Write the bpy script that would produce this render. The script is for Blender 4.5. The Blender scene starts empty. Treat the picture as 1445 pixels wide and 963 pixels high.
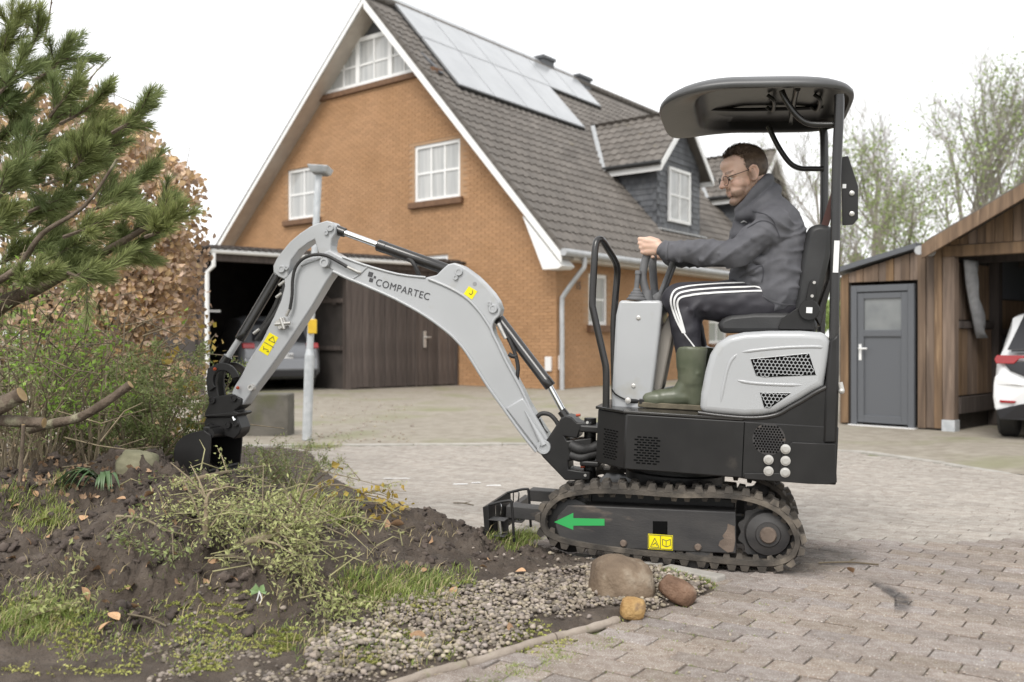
import bpy, math, random
from math import sin, cos, pi, radians, sqrt, atan2, hypot
from mathutils import Vector, Matrix, noise
random.seed(7)
S = bpy.context.scene
COL = S.collection
# ---------------------------------------------------------------- camera
EYE, FOC, PCX, PHZ = 1.02, 1400.0, 722.5, 475.0      # eye height (m), focal length and principal point in photo pixels
cd = bpy.data.cameras.new('camera'); cam = bpy.data.objects.new('camera', cd); COL.objects.link(cam)
cam.location = (0, 0, EYE); cam.rotation_euler = (pi/2, 0, 0)
cd.sensor_width = 36; cd.lens = 36*FOC/1445; cd.clip_end = 3000; cd.clip_start = .05
cd.shift_y = (PHZ-481.5)/1445
cd.dof.use_dof = True; cd.dof.focus_distance = 4.5; cd.dof.aperture_fstop = 2.6
S.camera = cam
# ---------------------------------------------------------------- overcast sky, soft sun, exposure
SUN_EL, SUN_AZ = radians(48), radians(200)             # azimuth measured from +Y towards +X
W = bpy.data.worlds.new('World'); S.world = W; W.use_nodes = True
wt = W.node_tree; wt.nodes.clear()
sky = wt.nodes.new('ShaderNodeTexSky'); sky.sky_type = 'NISHITA'; sky.sun_disc = False
sky.sun_elevation = SUN_EL; sky.sun_rotation = SUN_AZ; sky.air_density = 1.0; sky.dust_density = 1.0; sky.ozone_density = 1.0
hs = wt.nodes.new('ShaderNodeHueSaturation'); hs.inputs['Saturation'].default_value = .08; hs.inputs['Value'].default_value = 1.0
bg = wt.nodes.new('ShaderNodeBackground'); bg.inputs['Strength'].default_value = .15
wo = wt.nodes.new('ShaderNodeOutputWorld')
wt.links.new(sky.outputs[0], hs.inputs['Color']); ov = wt.nodes.new('ShaderNodeMix'); ov.data_type = 'RGBA'; ov.inputs[0].default_value = .8; ov.inputs[7].default_value = (5.1, 5.15, 5.2, 1)   # even cloud cover over most of the sky
wt.links.new(hs.outputs[0], ov.inputs[6]); wt.links.new(ov.outputs[2], bg.inputs[0]); wt.links.new(bg.outputs[0], wo.inputs[0])
sl = bpy.data.lights.new('sun', 'SUN'); sun = bpy.data.objects.new('sun', sl); COL.objects.link(sun)
sl.energy = 1.3; sl.angle = radians(25); sl.color = (1, .96, .9)
sdir = Vector((sin(SUN_AZ)*cos(SUN_EL), cos(SUN_AZ)*cos(SUN_EL), sin(SUN_EL)))
sun.rotation_euler = sdir.to_track_quat('Z', 'Y').to_euler()
S.view_settings.view_transform = 'Standard'; S.view_settings.look = 'None'; S.view_settings.gamma = 1
S.view_settings.exposure = 0.86
S.cycles.use_denoising = True; S.cycles.max_bounces = 6; S.cycles.transparent_max_bounces = 12
S.cycles.sample_clamp_indirect = 6
# ---------------------------------------------------------------- helpers
def ss(a, b, x):
    t = max(0., min(1., (x-a)/(b-a))); return t*t*(3-2*t)
def gz(x, y): return -.2*ss(4.8, 9.5, y)               # the street falls a little towards the houses
def ray(px, py): return Vector(((px-PCX)/FOC, 1, (PHZ-py)/FOC))
CE = Vector((0, 0, EYE))
def at(px, py, D): return CE + ray(px, py)*D           # a surveyed sight line, D metres out
def onground(px, py):
    r = ray(px, py); D = 3.
    for _ in range(30): D = (gz(0, D)-EYE)/r.z
    return Vector((r.x*D, D, gz(0, D)))
def solve(o, e1, e2, px, py):
    m = Matrix((ray(px, py), -e1, -e2)).transposed(); return m.inverted() @ (o-CE)
class MB:
    def __init__(s): s.v = []; s.f = []; s.m = []; s.a = []; s.cur = 0; s.val = 0.
    def add(s, vs, fs):
        o = len(s.v); s.v += [tuple(p) for p in vs]; s.f += [tuple(i+o for i in f) for f in fs]
        s.m += [s.cur]*len(fs); s.a += [s.val]*len(vs); return s
    def box(s, c, d, R=None):
        c = Vector(c); h = Vector(d)/2
        vs = [Vector((sx*h.x, sy*h.y, sz*h.z)) for sz in (-1, 1) for sy in (-1, 1) for sx in (-1, 1)]
        if R is not None: vs = [R @ p for p in vs]
        return s.add([c+p for p in vs], [(0,2,3,1),(4,5,7,6),(0,1,5,4),(2,6,7,3),(0,4,6,2),(1,3,7,5)])
    def span(s, a, b): # box by corners
        a = Vector(a); b = Vector(b); return s.box((a+b)/2, [abs(q) for q in (b-a)])
    def hexa(s, bot, top):   # two quads
        return s.add(list(bot)+list(top), [(3,2,1,0),(4,5,6,7),(0,1,5,4),(1,2,6,5),(2,3,7,6),(3,0,4,7)])
    def prism(s, poly, f0, f1):
        n = len(poly); a = [f0(*p) for p in poly]; b = [f1(*p) for p in poly]
        return s.add(a+b, [tuple(range(n-1, -1, -1)), tuple(range(n, 2*n))]+[(i, (i+1) % n, n+(i+1) % n, n+i) for i in range(n)])
    def tube(s, pts, r, n=8, cap=True, flat=1.0):
        pts = [Vector(p) for p in pts]; k = len(pts); rs = r if isinstance(r, (list, tuple)) else [r]*k
        up = None; vs = []
        for i, p in enumerate(pts):
            t = (pts[min(i+1, k-1)]-pts[max(i-1, 0)])
            if t.length < 1e-9: t = Vector((0, 0, 1))
            t.normalize()
            if up is None: up = Vector((0, 0, 1)) if abs(t.z) < .9 else Vector((1, 0, 0))
            x = t.cross(up); x = x.normalized() if x.length > 1e-6 else t.orthogonal().normalized()
            up = x.cross(t).normalized()
            for j in range(n):
                a = 2*pi*j/n; vs.append(p+(x*cos(a)*flat+up*sin(a))*rs[i])
        fs = [(i*n+j, i*n+(j+1) % n, (i+1)*n+(j+1) % n, (i+1)*n+j) for i in range(k-1) for j in range(n)]
        if cap: fs += [tuple(range(n-1, -1, -1)), tuple((k-1)*n+j for j in range(n))]
        return s.add(vs, fs)
    def lathe(s, o, ax, prof, n=24):   # prof (radius, height along axis)
        o = Vector(o); ax = Vector(ax).normalized(); x = ax.orthogonal().normalized(); y = ax.cross(x)
        k = len(prof); vs = [o+ax*hh+(x*cos(2*pi*j/n)+y*sin(2*pi*j/n))*max(rr, 1e-4) for rr, hh in prof for j in range(n)]
        fs = [(i*n+j, i*n+(j+1) % n, (i+1)*n+(j+1) % n, (i+1)*n+j) for i in range(k-1) for j in range(n)]
        fs += [tuple(range(n-1, -1, -1)), tuple((k-1)*n+j for j in range(n))]
        return s.add(vs, fs)
    def cyl(s, a, b, r, n=16):
        a = Vector(a); b = Vector(b); return s.lathe(a, b-a, [(r, 0), (r, (b-a).length)], n)
    def ball(s, c, r, R=None, nu=14, nv=9):
        c = Vector(c); r = Vector(r) if isinstance(r, (tuple, list, Vector)) else Vector((r, r, r)); vs = []
        for i in range(nv+1):
            t = pi*i/nv
            for j in range(nu):
                p = 2*pi*j/nu; q = Vector((r.x*sin(t)*cos(p), r.y*sin(t)*sin(p), r.z*cos(t)))
                vs.append(c+(R @ q if R is not None else q))
        fs = [(i*nu+j, (i+1)*nu+j, (i+1)*nu+(j+1) % nu, i*nu+(j+1) % nu) for i in range(nv) for j in range(nu)]
        return s.add(vs, fs)
    def capsule(s, a, b, ra, rb, n=14):
        a = Vector(a); b = Vector(b); d = b-a; L = d.length
        if L < 1e-6: return s.ball(a, ra)
        prof = [(ra*sin(t), -ra*cos(t)) for t in [pi/2*i/5 for i in range(6)]]+[(rb*cos(t), L+rb*sin(t)) for t in [pi/2*i/5 for i in range(6)]]
        return s.lathe(a, d, prof, n)
    def mesh(s, name):
        me = bpy.data.meshes.new(name); me.from_pydata(s.v, [], s.f)
        if any(s.m): me.polygons.foreach_set('material_index', s.m)
        if any(s.a):
            at_ = me.attributes.new('var', 'FLOAT', 'POINT'); at_.data.foreach_set('value', s.a)
        me.update(); return me
    def build(s, name, mat, parent=None, smooth=35, bevel=0, kind=None, flip=True):
        return link(name, s.mesh(name), mat, parent, smooth, bevel, kind)
def link(name, me, mat, parent=None, smooth=35, bevel=0, kind=None):
    if mat is not None and not me.materials:
        for q in (mat if isinstance(mat, (list, tuple)) else [mat]): me.materials.append(q)
    if smooth:
        me.polygons.foreach_set('use_smooth', [True]*len(me.polygons))
        if smooth < 170: me.set_sharp_from_angle(angle=radians(smooth))
    o = bpy.data.objects.new(name, me); COL.objects.link(o)
    if parent is not None: o.parent = parent
    if bevel:
        b = o.modifiers.new('bevel', 'BEVEL'); b.width = bevel; b.segments = 2; b.limit_method = 'ANGLE'; b.angle_limit = radians(40)
        b.harden_normals = False
    if kind: o['kind'] = kind
    return o
def fixn(me):
    import bmesh
    bm = bmesh.new(); bm.from_mesh(me); bmesh.ops.recalc_face_normals(bm, faces=bm.faces); bm.to_mesh(me); bm.free(); return me
def tag(o, label, cat=None, group=None, kind=None):
    if label: o['label'] = label
    if cat: o['category'] = cat
    if group: o['group'] = group
    if kind: o['kind'] = kind
    return o
def thing(name, label, cat, loc=(0, 0, 0), rz=0, group=None):
    o = bpy.data.objects.new(name, None); COL.objects.link(o); o.location = loc; o.rotation_euler = (0, 0, rz); o.empty_display_size = .1
    return tag(o, label, cat, group)
def rcopy(src, parent=None, name=None):
    o = src.copy(); COL.objects.link(o)
    if parent is not None: o.parent = parent
    return o
def spline(pts, k=8, closed=False):
    P = [Vector(p) for p in pts]; n = len(P); out = []
    rng = range(n) if closed else range(n-1)
    for i in rng:
        p0, p1, p2, p3 = (P[(i-1) % n], P[i], P[(i+1) % n], P[(i+2) % n]) if closed else (P[max(i-1, 0)], P[i], P[i+1], P[min(i+2, n-1)])
        for j in range(k):
            t = j/k; out.append(.5*((2*p1)+(p2-p0)*t+(2*p0-5*p1+4*p2-p3)*t*t+(3*p1-p0-3*p2+p3)*t**3))
    if not closed: out.append(P[-1].copy())
    return out
def remesh(mb, name, voxel, smooth=4, fac=.5):
    me = mb.mesh(name); o = bpy.data.objects.new(name+'_tmp', me); COL.objects.link(o)
    r = o.modifiers.new('r', 'REMESH'); r.mode = 'VOXEL'; r.voxel_size = voxel
    if smooth: q = o.modifiers.new('s', 'SMOOTH'); q.iterations = smooth; q.factor = fac
    dg = bpy.context.evaluated_depsgraph_get(); ev = o.evaluated_get(dg)
    out = bpy.data.meshes.new_from_object(ev, depsgraph=dg); out.name = name; bpy.data.objects.remove(o); bpy.data.meshes.remove(me)
    return out
# ---------------------------------------------------------------- materials
def mat(name, c, c2=None, rough=.6, metal=0., ns=6., lo=.35, hi=.65, bump=0., bs=60., bd=.01, obj=0., attr=0., spec=.5, coat=0., trans=0., stretch=None, spots=None, hue=0.):
    m = bpy.data.materials.new(name); m.use_nodes = True; nt = m.node_tree; N = nt.nodes; Lk = nt.links
    p = N['Principled BSDF']; p.inputs['Roughness'].default_value = rough; p.inputs['Metallic'].default_value = metal
    p.inputs['Specular IOR Level'].default_value = spec; p.inputs['Coat Weight'].default_value = coat; p.inputs['Coat Roughness'].default_value = .08
    tc = N.new('ShaderNodeTexCoord'); src = tc.outputs['Object']
    if stretch:
        mp = N.new('ShaderNodeMapping'); mp.inputs['Scale'].default_value = stretch; Lk.new(src, mp.inputs[0]); src = mp.outputs[0]
    def nz(scale, det=4.):
        n = N.new('ShaderNodeTexNoise'); n.inputs['Scale'].default_value = scale; n.inputs['Detail'].default_value = det; Lk.new(src, n.inputs[0]); return n.outputs[0]
    def mr(s, a, b, c0=0., d0=1.):
        r = N.new('ShaderNodeMapRange'); Lk.new(s, r.inputs[0])
        for i, q in enumerate((a, b, c0, d0)): r.inputs[i+1].default_value = q
        return r.outputs[0]
    def mix(f, a, b):
        x = N.new('ShaderNodeMix'); x.data_type = 'RGBA'
        for s, k in ((f, 0), (a, 6), (b, 7)):
            if hasattr(s, 'is_linked'): Lk.new(s, x.inputs[k])
            else: x.inputs[k].default_value = s if k == 0 else (*s, 1)
        return x.outputs[2]
    out = None
    if c2 is not None: out = mix(mr(nz(ns), lo, hi), c, c2)
    if spots:
        sc, sscale, a, b = spots; out = mix(mr(nz(sscale, 6), a, b), out if out is not None else c, sc)
    if obj or attr:
        hsv = N.new('ShaderNodeHueSaturation')
        if out is not None: Lk.new(out, hsv.inputs['Color'])
        else: hsv.inputs['Color'].default_value = (*c, 1)
        if obj: r = N.new('ShaderNodeObjectInfo').outputs['Random']; amt = obj
        else:
            an = N.new('ShaderNodeAttribute'); an.attribute_name = 'var'; r = an.outputs['Fac']; amt = attr
        Lk.new(mr(r, 0, 1, 1-amt, 1+amt), hsv.inputs['Value'])
        if hue:
            w = N.new('ShaderNodeMath'); w.operation = 'FRACT'; w2 = N.new('ShaderNodeMath'); w2.operation = 'MULTIPLY'; w2.inputs[1].default_value = 7.3
            Lk.new(r, w2.inputs[0]); Lk.new(w2.outputs[0], w.inputs[0]); Lk.new(mr(w.outputs[0], 0, 1, .5-hue, .5+hue), hsv.inputs['Hue'])
            Lk.new(mr(w.outputs[0], 0, 1, .75, 1.2), hsv.inputs['Saturation'])
        out = hsv.outputs[0]
    if out is not None: Lk.new(out, p.inputs['Base Color'])
    else: p.inputs['Base Color'].default_value = (*c, 1)
    if bump:
        b = N.new('ShaderNodeBump'); b.inputs['Strength'].default_value = bump; b.inputs['Distance'].default_value = bd
        Lk.new(nz(bs, 6), b.inputs['Height']); Lk.new(b.outputs[0], p.inputs['Normal'])
    if trans:
        t = N.new('ShaderNodeBsdfTranslucent'); x = N.new('ShaderNodeMixShader'); x.inputs[0].default_value = trans
        if out is not None: Lk.new(out, t.inputs[0])
        else: t.inputs[0].default_value = (*c, 1)
        Lk.new(p.outputs[0], x.inputs[1]); Lk.new(t.outputs[0], x.inputs[2]); Lk.new(x.outputs[0], N['Material Output'].inputs[0])
    return m
def glassmat(name, tint, alpha):
    m = bpy.data.materials.new(name); m.use_nodes = True; nt = m.node_tree; N = nt.nodes
    p = N['Principled BSDF']; p.inputs['Base Color'].default_value = (*tint, 1); p.inputs['Roughness'].default_value = .03
    t = N.new('ShaderNodeBsdfTransparent'); x = N.new('ShaderNodeMixShader'); x.inputs[0].default_value = alpha
    nt.links.new(t.outputs[0], x.inputs[1]); nt.links.new(p.outputs[0], x.inputs[2]); nt.links.new(x.outputs[0], N['Material Output'].inputs[0]); return m
K = {}
K['soil'] = mat('soil', (.056,.042,.032), (.102,.08,.063), rough=.95, ns=9, bump=.9, bs=55, bd=.02, spots=((.12,.1,.085), 22, .62, .75))
K['clod'] = mat('clod', (.058,.044,.037), (.115,.09,.075), rough=.95, ns=14, bump=.6, bs=90, attr=.35)
K['earth'] = mat('earth', (.2,.18,.14), (.26,.24,.19), rough=.95, ns=3, bump=.4, bs=40)
K['joint'] = mat('joint_sand', (.17,.15,.12), (.12,.14,.045), rough=.95, ns=2.5, lo=.4, hi=.55, bump=.4, bs=120)
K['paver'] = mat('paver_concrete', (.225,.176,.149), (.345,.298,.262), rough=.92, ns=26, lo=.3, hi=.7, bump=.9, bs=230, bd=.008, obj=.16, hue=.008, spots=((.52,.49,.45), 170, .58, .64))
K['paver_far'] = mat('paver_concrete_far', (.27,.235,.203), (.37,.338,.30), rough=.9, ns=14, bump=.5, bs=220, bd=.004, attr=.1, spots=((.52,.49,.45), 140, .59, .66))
K['fore'] = mat('forecourt_paving', (.235,.205,.163), (.325,.293,.243), rough=.9, ns=7, lo=.3, hi=.7, bump=.6, bs=30, spots=((.215,.215,.12), .8, .52, .72))
K['kerb'] = mat('kerb_concrete', (.33,.31,.28), (.42,.4,.37), rough=.9, ns=8, bump=.3, bs=90, obj=.1)
K['edging'] = mat('edging_concrete', (.27,.225,.185), (.37,.315,.265), rough=.9, ns=11, bump=.4, bs=110, spots=((.16,.17,.07), 9, .62, .72))
K['brick'] = mat('brick_face', (.375,.213,.106), (.42,.245,.13), rough=.85, ns=5, bump=.3, bs=90, obj=.08)
K['brickm'] = mat('brick_mass', (.375,.213,.106), (.42,.245,.13), rough=.85, ns=.8, bump=.3, bs=90, attr=.08)
K['mortar'] = mat('mortar', (.41,.265,.16), (.38,.24,.14), rough=.95, ns=8)
K['brown'] = mat('brown_sill_brick', (.13,.07,.04), (.18,.1,.055), rough=.8, ns=9, bump=.2)
K['tile'] = mat('roof_tile', (.118,.104,.091), (.16,.143,.127), rough=.7, ns=2.2, bump=.2, bs=50, obj=.14, spots=((.22,.19,.11), 3, .68, .8))
K['tilem'] = mat('roof_tile_mass', (.118,.104,.091), (.16,.143,.127), rough=.7, ns=2.2, bump=.2, bs=50, attr=.14, spots=((.22,.19,.11), 3, .68, .8))
K['white'] = mat('white_upvc', (.83,.83,.82), (.78,.78,.77), rough=.4, ns=5)
K['soffit'] = mat('soffit_board', (.55,.5,.44), (.62,.57,.5), rough=.6, ns=4)
K['slate'] = mat('slate_shingle', (.085,.09,.1), (.13,.135,.145), rough=.55, ns=3, attr=.2)
K['pane'] = mat('window_pane', (.36,.37,.37), (.5,.5,.49), rough=.06, ns=1.6, spec=.8, stretch=(6,6,.3))
K['darkpane'] = mat('dark_pane', (.05,.055,.06), (.09,.09,.09), rough=.05, ns=2, spec=.8)
K['solar'] = mat('solar_glass', (.33,.34,.355), (.38,.39,.405), rough=.2, ns=1.5, spec=.5, coat=.15)
K['alu'] = mat('aluminium', (.55,.56,.57), rough=.35, metal=.8)
K['black_al'] = mat('black_rail', (.02,.02,.02), rough=.5)
K['zinc'] = mat('zinc_gutter', (.42,.43,.44), (.5,.51,.52), rough=.45, metal=.35, ns=5)
K['galv'] = mat('galvanised_steel', (.46,.49,.51), (.58,.6,.62), rough=.5, metal=.3, ns=14)
K['darkwood'] = mat('dark_stained_plank', (.062,.048,.042), (.1,.08,.07), rough=.75, ns=3, stretch=(6,6,.5), obj=.3, bump=.3, bs=8)
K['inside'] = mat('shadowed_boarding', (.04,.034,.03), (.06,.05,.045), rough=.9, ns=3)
K['wood'] = mat('weathered_brown_plank', (.105,.068,.043), (.195,.128,.08), rough=.75, ns=2.2, stretch=(7,7,.55), obj=.17, bump=.3, bs=8, hue=.004, spots=((.30,.21,.135), 2.3, .62, .76))
K['anthra'] = mat('anthracite_paint', (.104,.11,.121), rough=.45)
K['frosted'] = mat('frosted_pane', (.15,.16,.165), (.21,.22,.22), rough=.2, ns=3, spec=.7)
K['machgrey'] = mat('light_grey_machine_paint', (.385,.394,.405), (.415,.424,.435), rough=.33, ns=3, spec=.5, coat=.35, bump=.04, bs=300, bd=.002, spots=((.36,.355,.335), 9, .62, .8))
K['machblack'] = mat('black_machine_paint', (.014,.0135,.0135), (.021,.02,.02), rough=.4, ns=6, spec=.35, bump=.06, bs=260, bd=.002, spots=((.075,.065,.055), 5, .66, .82))
K['gloss'] = mat('gloss_black_plastic', (.017,.016,.016), (.026,.024,.023), rough=.24, ns=4, spec=.6, bump=.05, bs=7, bd=.02)
K['liner'] = mat('canopy_liner_plastic', (.013,.0125,.0125), (.02,.019,.0185), rough=.28, ns=4, spec=.22, bump=.05, bs=7, bd=.02)
K['canopytop'] = mat('canopy_outer_plastic', (.06,.06,.062), (.08,.08,.082), rough=.4, ns=5, spec=.6)
K['rubber'] = mat('dusty_rubber', (.042,.037,.032), (.095,.081,.067), rough=.9, ns=12, bump=.3, bs=80, spots=((.2,.17,.135), 8, .58, .75))
K['trackframe'] = mat('track_frame_paint', (.028,.027,.028), (.05,.047,.045), rough=.55, ns=5, stretch=(1,1,3), spots=((.16,.125,.1), 6, .62, .78), bump=.1, bs=60)
K['mud'] = mat('dried_mud', (.115,.088,.07), (.18,.138,.11), rough=.95, ns=10, bump=.6, bs=40)
K['chrome'] = mat('chromed_rod', (.75,.76,.77), rough=.16, metal=1.)
K['steel'] = mat('zinc_plated_steel', (.58,.57,.55), (.48,.46,.43), rough=.4, metal=.6, ns=20)
K['hose'] = mat('hydraulic_hose', (.02,.02,.02), (.035,.033,.033), rough=.6, ns=90)
K['levergrey'] = mat('dark_grey_rubber', (.11,.11,.115), (.15,.15,.155), rough=.65, ns=20)
K['vinyl'] = mat('black_seat_vinyl', (.022,.022,.023), (.032,.032,.033), rough=.5, ns=10, bump=.12, bs=200)
K['yellow'] = mat('yellow_label', (.85,.72,.0), rough=.5)
K['green'] = mat('green_arrow_film', (.03,.36,.09), rough=.5)
K['ink'] = mat('dark_ink', (.06,.06,.065), rough=.6)
K['orange'] = mat('orange_plastic_cap', (.38,.06,.02), rough=.5)
K['redweb'] = mat('belt_webbing', (.10,.05,.045), rough=.8)
K['carwhite'] = mat('white_car_paint', (.80,.81,.82), rough=.25, coat=.8)
K['cargrey'] = mat('silver_grey_car_paint', (.19,.196,.21), rough=.3, metal=.3, coat=.6)
K['carblack'] = mat('black_car_trim', (.02,.02,.023), rough=.3)
K['tyre'] = mat('car_tyre', (.02,.02,.02), (.035,.033,.03), rough=.85, ns=9)
K['lampred'] = mat('red_lamp_lens', (.30,.015,.018), rough=.15, coat=.6)
K['concrete'] = mat('shaded_mossy_concrete', (.085,.08,.068), (.14,.13,.112), rough=.95, ns=4, bump=.5, bs=30, spots=((.1,.1,.06), 3, .5, .7))  # whole tone darkened: the block's shade is put into the colour
K['bark'] = mat('grey_brown_bark', (.095,.07,.05), (.17,.13,.098), rough=.9, ns=16, bump=.9, bs=60, bd=.015, stretch=(1,1,.6), spots=((.30,.28,.19), 14, .56, .7))
K['barkfar'] = mat('grey_green_bark', (.22,.20,.17), (.30,.275,.235), rough=.9, ns=3)
K['twig'] = mat('brown_twig', (.15,.115,.075), (.26,.215,.14), rough=.85, ns=14, attr=.4)
K['cutwood'] = mat('cut_wood_end', (.42,.30,.16), (.34,.23,.11), rough=.8, ns=30)
K['needle'] = mat('pine_needle', (.185,.235,.10), (.32,.35,.14), rough=.6, ns=1.6, attr=.4, trans=.4, spec=.25)
K['beech'] = mat('dry_beech_leaf', (.46,.31,.185), (.63,.47,.32), rough=.6, ns=2, attr=.4, trans=.3, hue=.012)
K['leafg'] = mat('fresh_green_leaf', (.19,.235,.085), (.29,.33,.13), rough=.55, ns=5, attr=.4, trans=.3)
K['leafb'] = mat('bright_spring_leaf', (.26,.42,.06), (.32,.48,.09), rough=.5, ns=5, attr=.3, trans=.35)
K['leafp'] = mat('pale_cut_foliage', (.33,.36,.14), (.47,.48,.22), rough=.7, ns=4, attr=.35, trans=.25)
K['leafy'] = mat('yellowing_leaf', (.42,.33,.06), (.36,.25,.06), rough=.6, ns=6, attr=.35, trans=.3)
K['leafd'] = mat('dark_strap_leaf', (.11,.2,.085), (.17,.27,.12), rough=.4, ns=6, attr=.3, trans=.2)
K['litter'] = mat('leaf_litter', (.24,.15,.085), (.36,.24,.15), rough=.8, ns=3, attr=.45)
K['leafr'] = mat('pale_green_round_leaf', (.30,.46,.20), (.38,.54,.27), rough=.4, ns=30, trans=.3)
K['dry'] = mat('fallen_dry_leaf', (.36,.2,.1), (.5,.33,.2), rough=.8, ns=20, obj=.3)
K['grass'] = mat('grass_blade', (.19,.26,.06), (.31,.36,.10), rough=.6, ns=1.5, attr=.4, trans=.3)
K['moss'] = mat('moss_clump', (.25,.27,.065), (.39,.38,.13), rough=.95, ns=5, attr=.4)
K['pebble'] = mat('gravel_pebble', (.195,.158,.125), (.305,.26,.21), rough=.75, ns=3, attr=.55, hue=.02)
K['rock'] = mat('brown_grey_boulder', (.115,.08,.053), (.20,.147,.10), rough=.8, ns=5, lo=.38, hi=.62, bump=.8, bs=45, bd=.012, spots=((.30,.25,.19), 11, .55, .7))
K['rock2'] = mat('red_brown_stone', (.125,.07,.042), (.21,.125,.08), rough=.75, ns=14, lo=.38, hi=.62, bump=.8, bs=70, bd=.01, spots=((.3,.21,.15), 20, .58, .72))
K['rock3'] = mat('ochre_stone', (.30,.17,.06), (.42,.27,.11), rough=.75, ns=14, lo=.38, hi=.62, bump=.8, bs=80, bd=.01, spots=((.17,.11,.07), 18, .55, .7))
K['rock4'] = mat('lichen_stone', (.17,.165,.10), (.25,.235,.155), rough=.9, ns=7, bump=.3)
K['skin'] = None
K['hair'] = mat('dark_brown_hair', (.08,.053,.036), (.145,.098,.067), rough=.5, ns=40, attr=.3)
K['fleece'] = mat('grey_fleece', (.086,.086,.097), (.113,.113,.125), rough=.85, ns=14, bump=.25, bs=300, bd=.003)
K['track'] = mat('navy_black_trousers', (.019,.018,.024), (.028,.026,.034), rough=.55, ns=10, bump=.12, bs=60, bd=.004)
K['stripe'] = mat('white_stripe_tape', (.75,.75,.75), rough=.6)
K['welly'] = mat('olive_rubber_boot', (.085,.097,.062), (.125,.134,.092), rough=.32, ns=9, bump=.1, bs=30)
K['sole'] = mat('muddy_boot_sole', (.11,.095,.065), (.17,.145,.1), rough=.85, ns=14, bump=.3)
K['frameblk'] = mat('dark_spectacle_frame', (.03,.024,.02), rough=.3)
K['lens'] = glassmat('spectacle_lens', (.1,.1,.1), .12)
K['strawb'] = mat('dry_straw', (.40,.33,.17), (.50,.42,.25), rough=.8, ns=3, attr=.3, trans=.2)
K['hole'] = mat('unlit_hole', (.004,.004,.004), rough=.9, spec=.1)
K['skirt'] = mat('dusty_console_panel', (.33,.3,.27), (.38,.35,.31), rough=.5, ns=5)
K['eye'] = mat('eye_white', (.6,.55,.5), rough=.2)
K['iris'] = mat('dark_iris', (.04,.03,.02), rough=.2)
K['tarp'] = mat('grey_quilted_sack', (.2,.2,.205), (.28,.28,.285), rough=.7, ns=9, bump=.5, bs=20)
K['plate'] = mat('number_plate_white', (.75,.75,.75), rough=.4)
# ================================================================ ground, street, forecourt, bed
import numpy as np
rnd = random.Random(11)
def grid(xs, ys, fz):
    nx, ny = len(xs), len(ys); v = [(x, y, fz(x, y)) for y in ys for x in xs]
    return v, [(j*nx+i, j*nx+i+1, (j+1)*nx+i+1, (j+1)*nx+i) for j in range(ny-1) for i in range(nx-1)]
def frange(a, b, n): return [a+(b-a)*i/n for i in range(n+1)]
m = MB(); m.add([(-1500,-60,-.3),(1500,-60,-.3),(1500,2500,-.3),(-1500,2500,-.3)], [(0,1,2,3)])
m.build('ground', K['earth'], kind='structure')
m = MB(); m.add(*grid(frange(-16, 16, 40), frange(-3, 14, 60), lambda x, y: gz(x, y)-.011))
street = m.build('street', K['joint'], kind='structure')
KERB = [at(px, py, 1.22*1400/(py-PHZ)) for px, py in [(60,634),(350,630),(560,628),(750,627),(1000,629),(1190,636),(1310,651),(1445,673),(1640,708)]]
KERB = [Vector((p.x, p.y, 0)) for p in KERB]
def kerby(x):
    for a, b in zip(KERB, KERB[1:]):
        if a.x <= x <= b.x: return a.y+(b.y-a.y)*(x-a.x)/(b.x-a.x)
    return KERB[0].y if x < KERB[0].x else KERB[-1].y
m = MB(); xs = frange(-14, 14, 70); n = len(xs)
m.add([(x, kerby(x)+.06, gz(0, kerby(x))-.006) for x in xs]+[(x, 12.5, -.206) for x in xs]+[(x, 60, -.206) for x in xs],
      [(r*n+i, r*n+i+1, (r+1)*n+i+1, (r+1)*n+i) for r in (0, 1) for i in range(n-1)])
fore = m.build('forecourt', K['fore'], kind='structure')
kerb = thing('kerb', None, None); tag(kerb, 'flush grey kerb line between the street and the house forecourt', None, None, 'structure')
pts = spline(KERB, 10); seg = 1.0; acc = []; L_ = 0
for a, b in zip(pts, pts[1:]):
    acc.append((L_, a, b)); L_ += (b-a).length
def along(s):
    for l0, a, b in acc:
        if s <= l0+(b-a).length: return a+(b-a)*((s-l0)/max((b-a).length, 1e-6))
    return pts[-1]
for i in range(int(L_/seg)):
    a, b = along(i*seg+.006), along((i+1)*seg-.006); d = (b-a).normalized(); nn = Vector((-d.y, d.x, 0)); zz = Vector((0, 0, 1))
    za = Vector((0, 0, gz(0, a.y)+.012+rnd.uniform(-.003, .003)))
    q = MB(); q.hexa([a-nn*.045-zz*.1+za, b-nn*.045-zz*.1+za, b+nn*.045-zz*.1+za, a+nn*.045-zz*.1+za], [a-nn*.045+za, b-nn*.045+za, b+nn*.045+za, a+nn*.045+za])
    q.build('kerb_stone', K['kerb'], kerb, smooth=0, bevel=.008)
# ---- planting bed outline (on the ground)
BEDPX = [(575,963),(870,880),(985,846),(1018,827),(930,806),(840,795),(755,772),(640,752),(560,722),(500,690),(455,660),(440,640),(400,634),(350,632)]
BED = [onground(*p).xy for p in BEDPX]; BED = [tuple(p) for p in BED]+[(-9, 11.0), (-9, 1.2), (-1.6, 1.2), (-.9, 2.4)]
_P = np.array(BED); _Q = np.roll(_P, -1, 0)
def beddist(x, y):
    d = np.array((x, y)); e = _Q-_P; w = d-_P; t = np.clip((w*e).sum(1)/(e*e).sum(1), 0, 1)
    dd = np.sqrt(((w-e*t[:, None])**2).sum(1)).min()
    c = (_P[:, 1] > y) != (_Q[:, 1] > y)
    with np.errstate(divide='ignore', invalid='ignore'): xi = _P[:, 0]+(y-_P[:, 1])/(_Q[:, 1]-_P[:, 1])*(_Q[:, 0]-_P[:, 0])
    return dd if (np.count_nonzero(c & (x < xi)) % 2) else -dd
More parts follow.
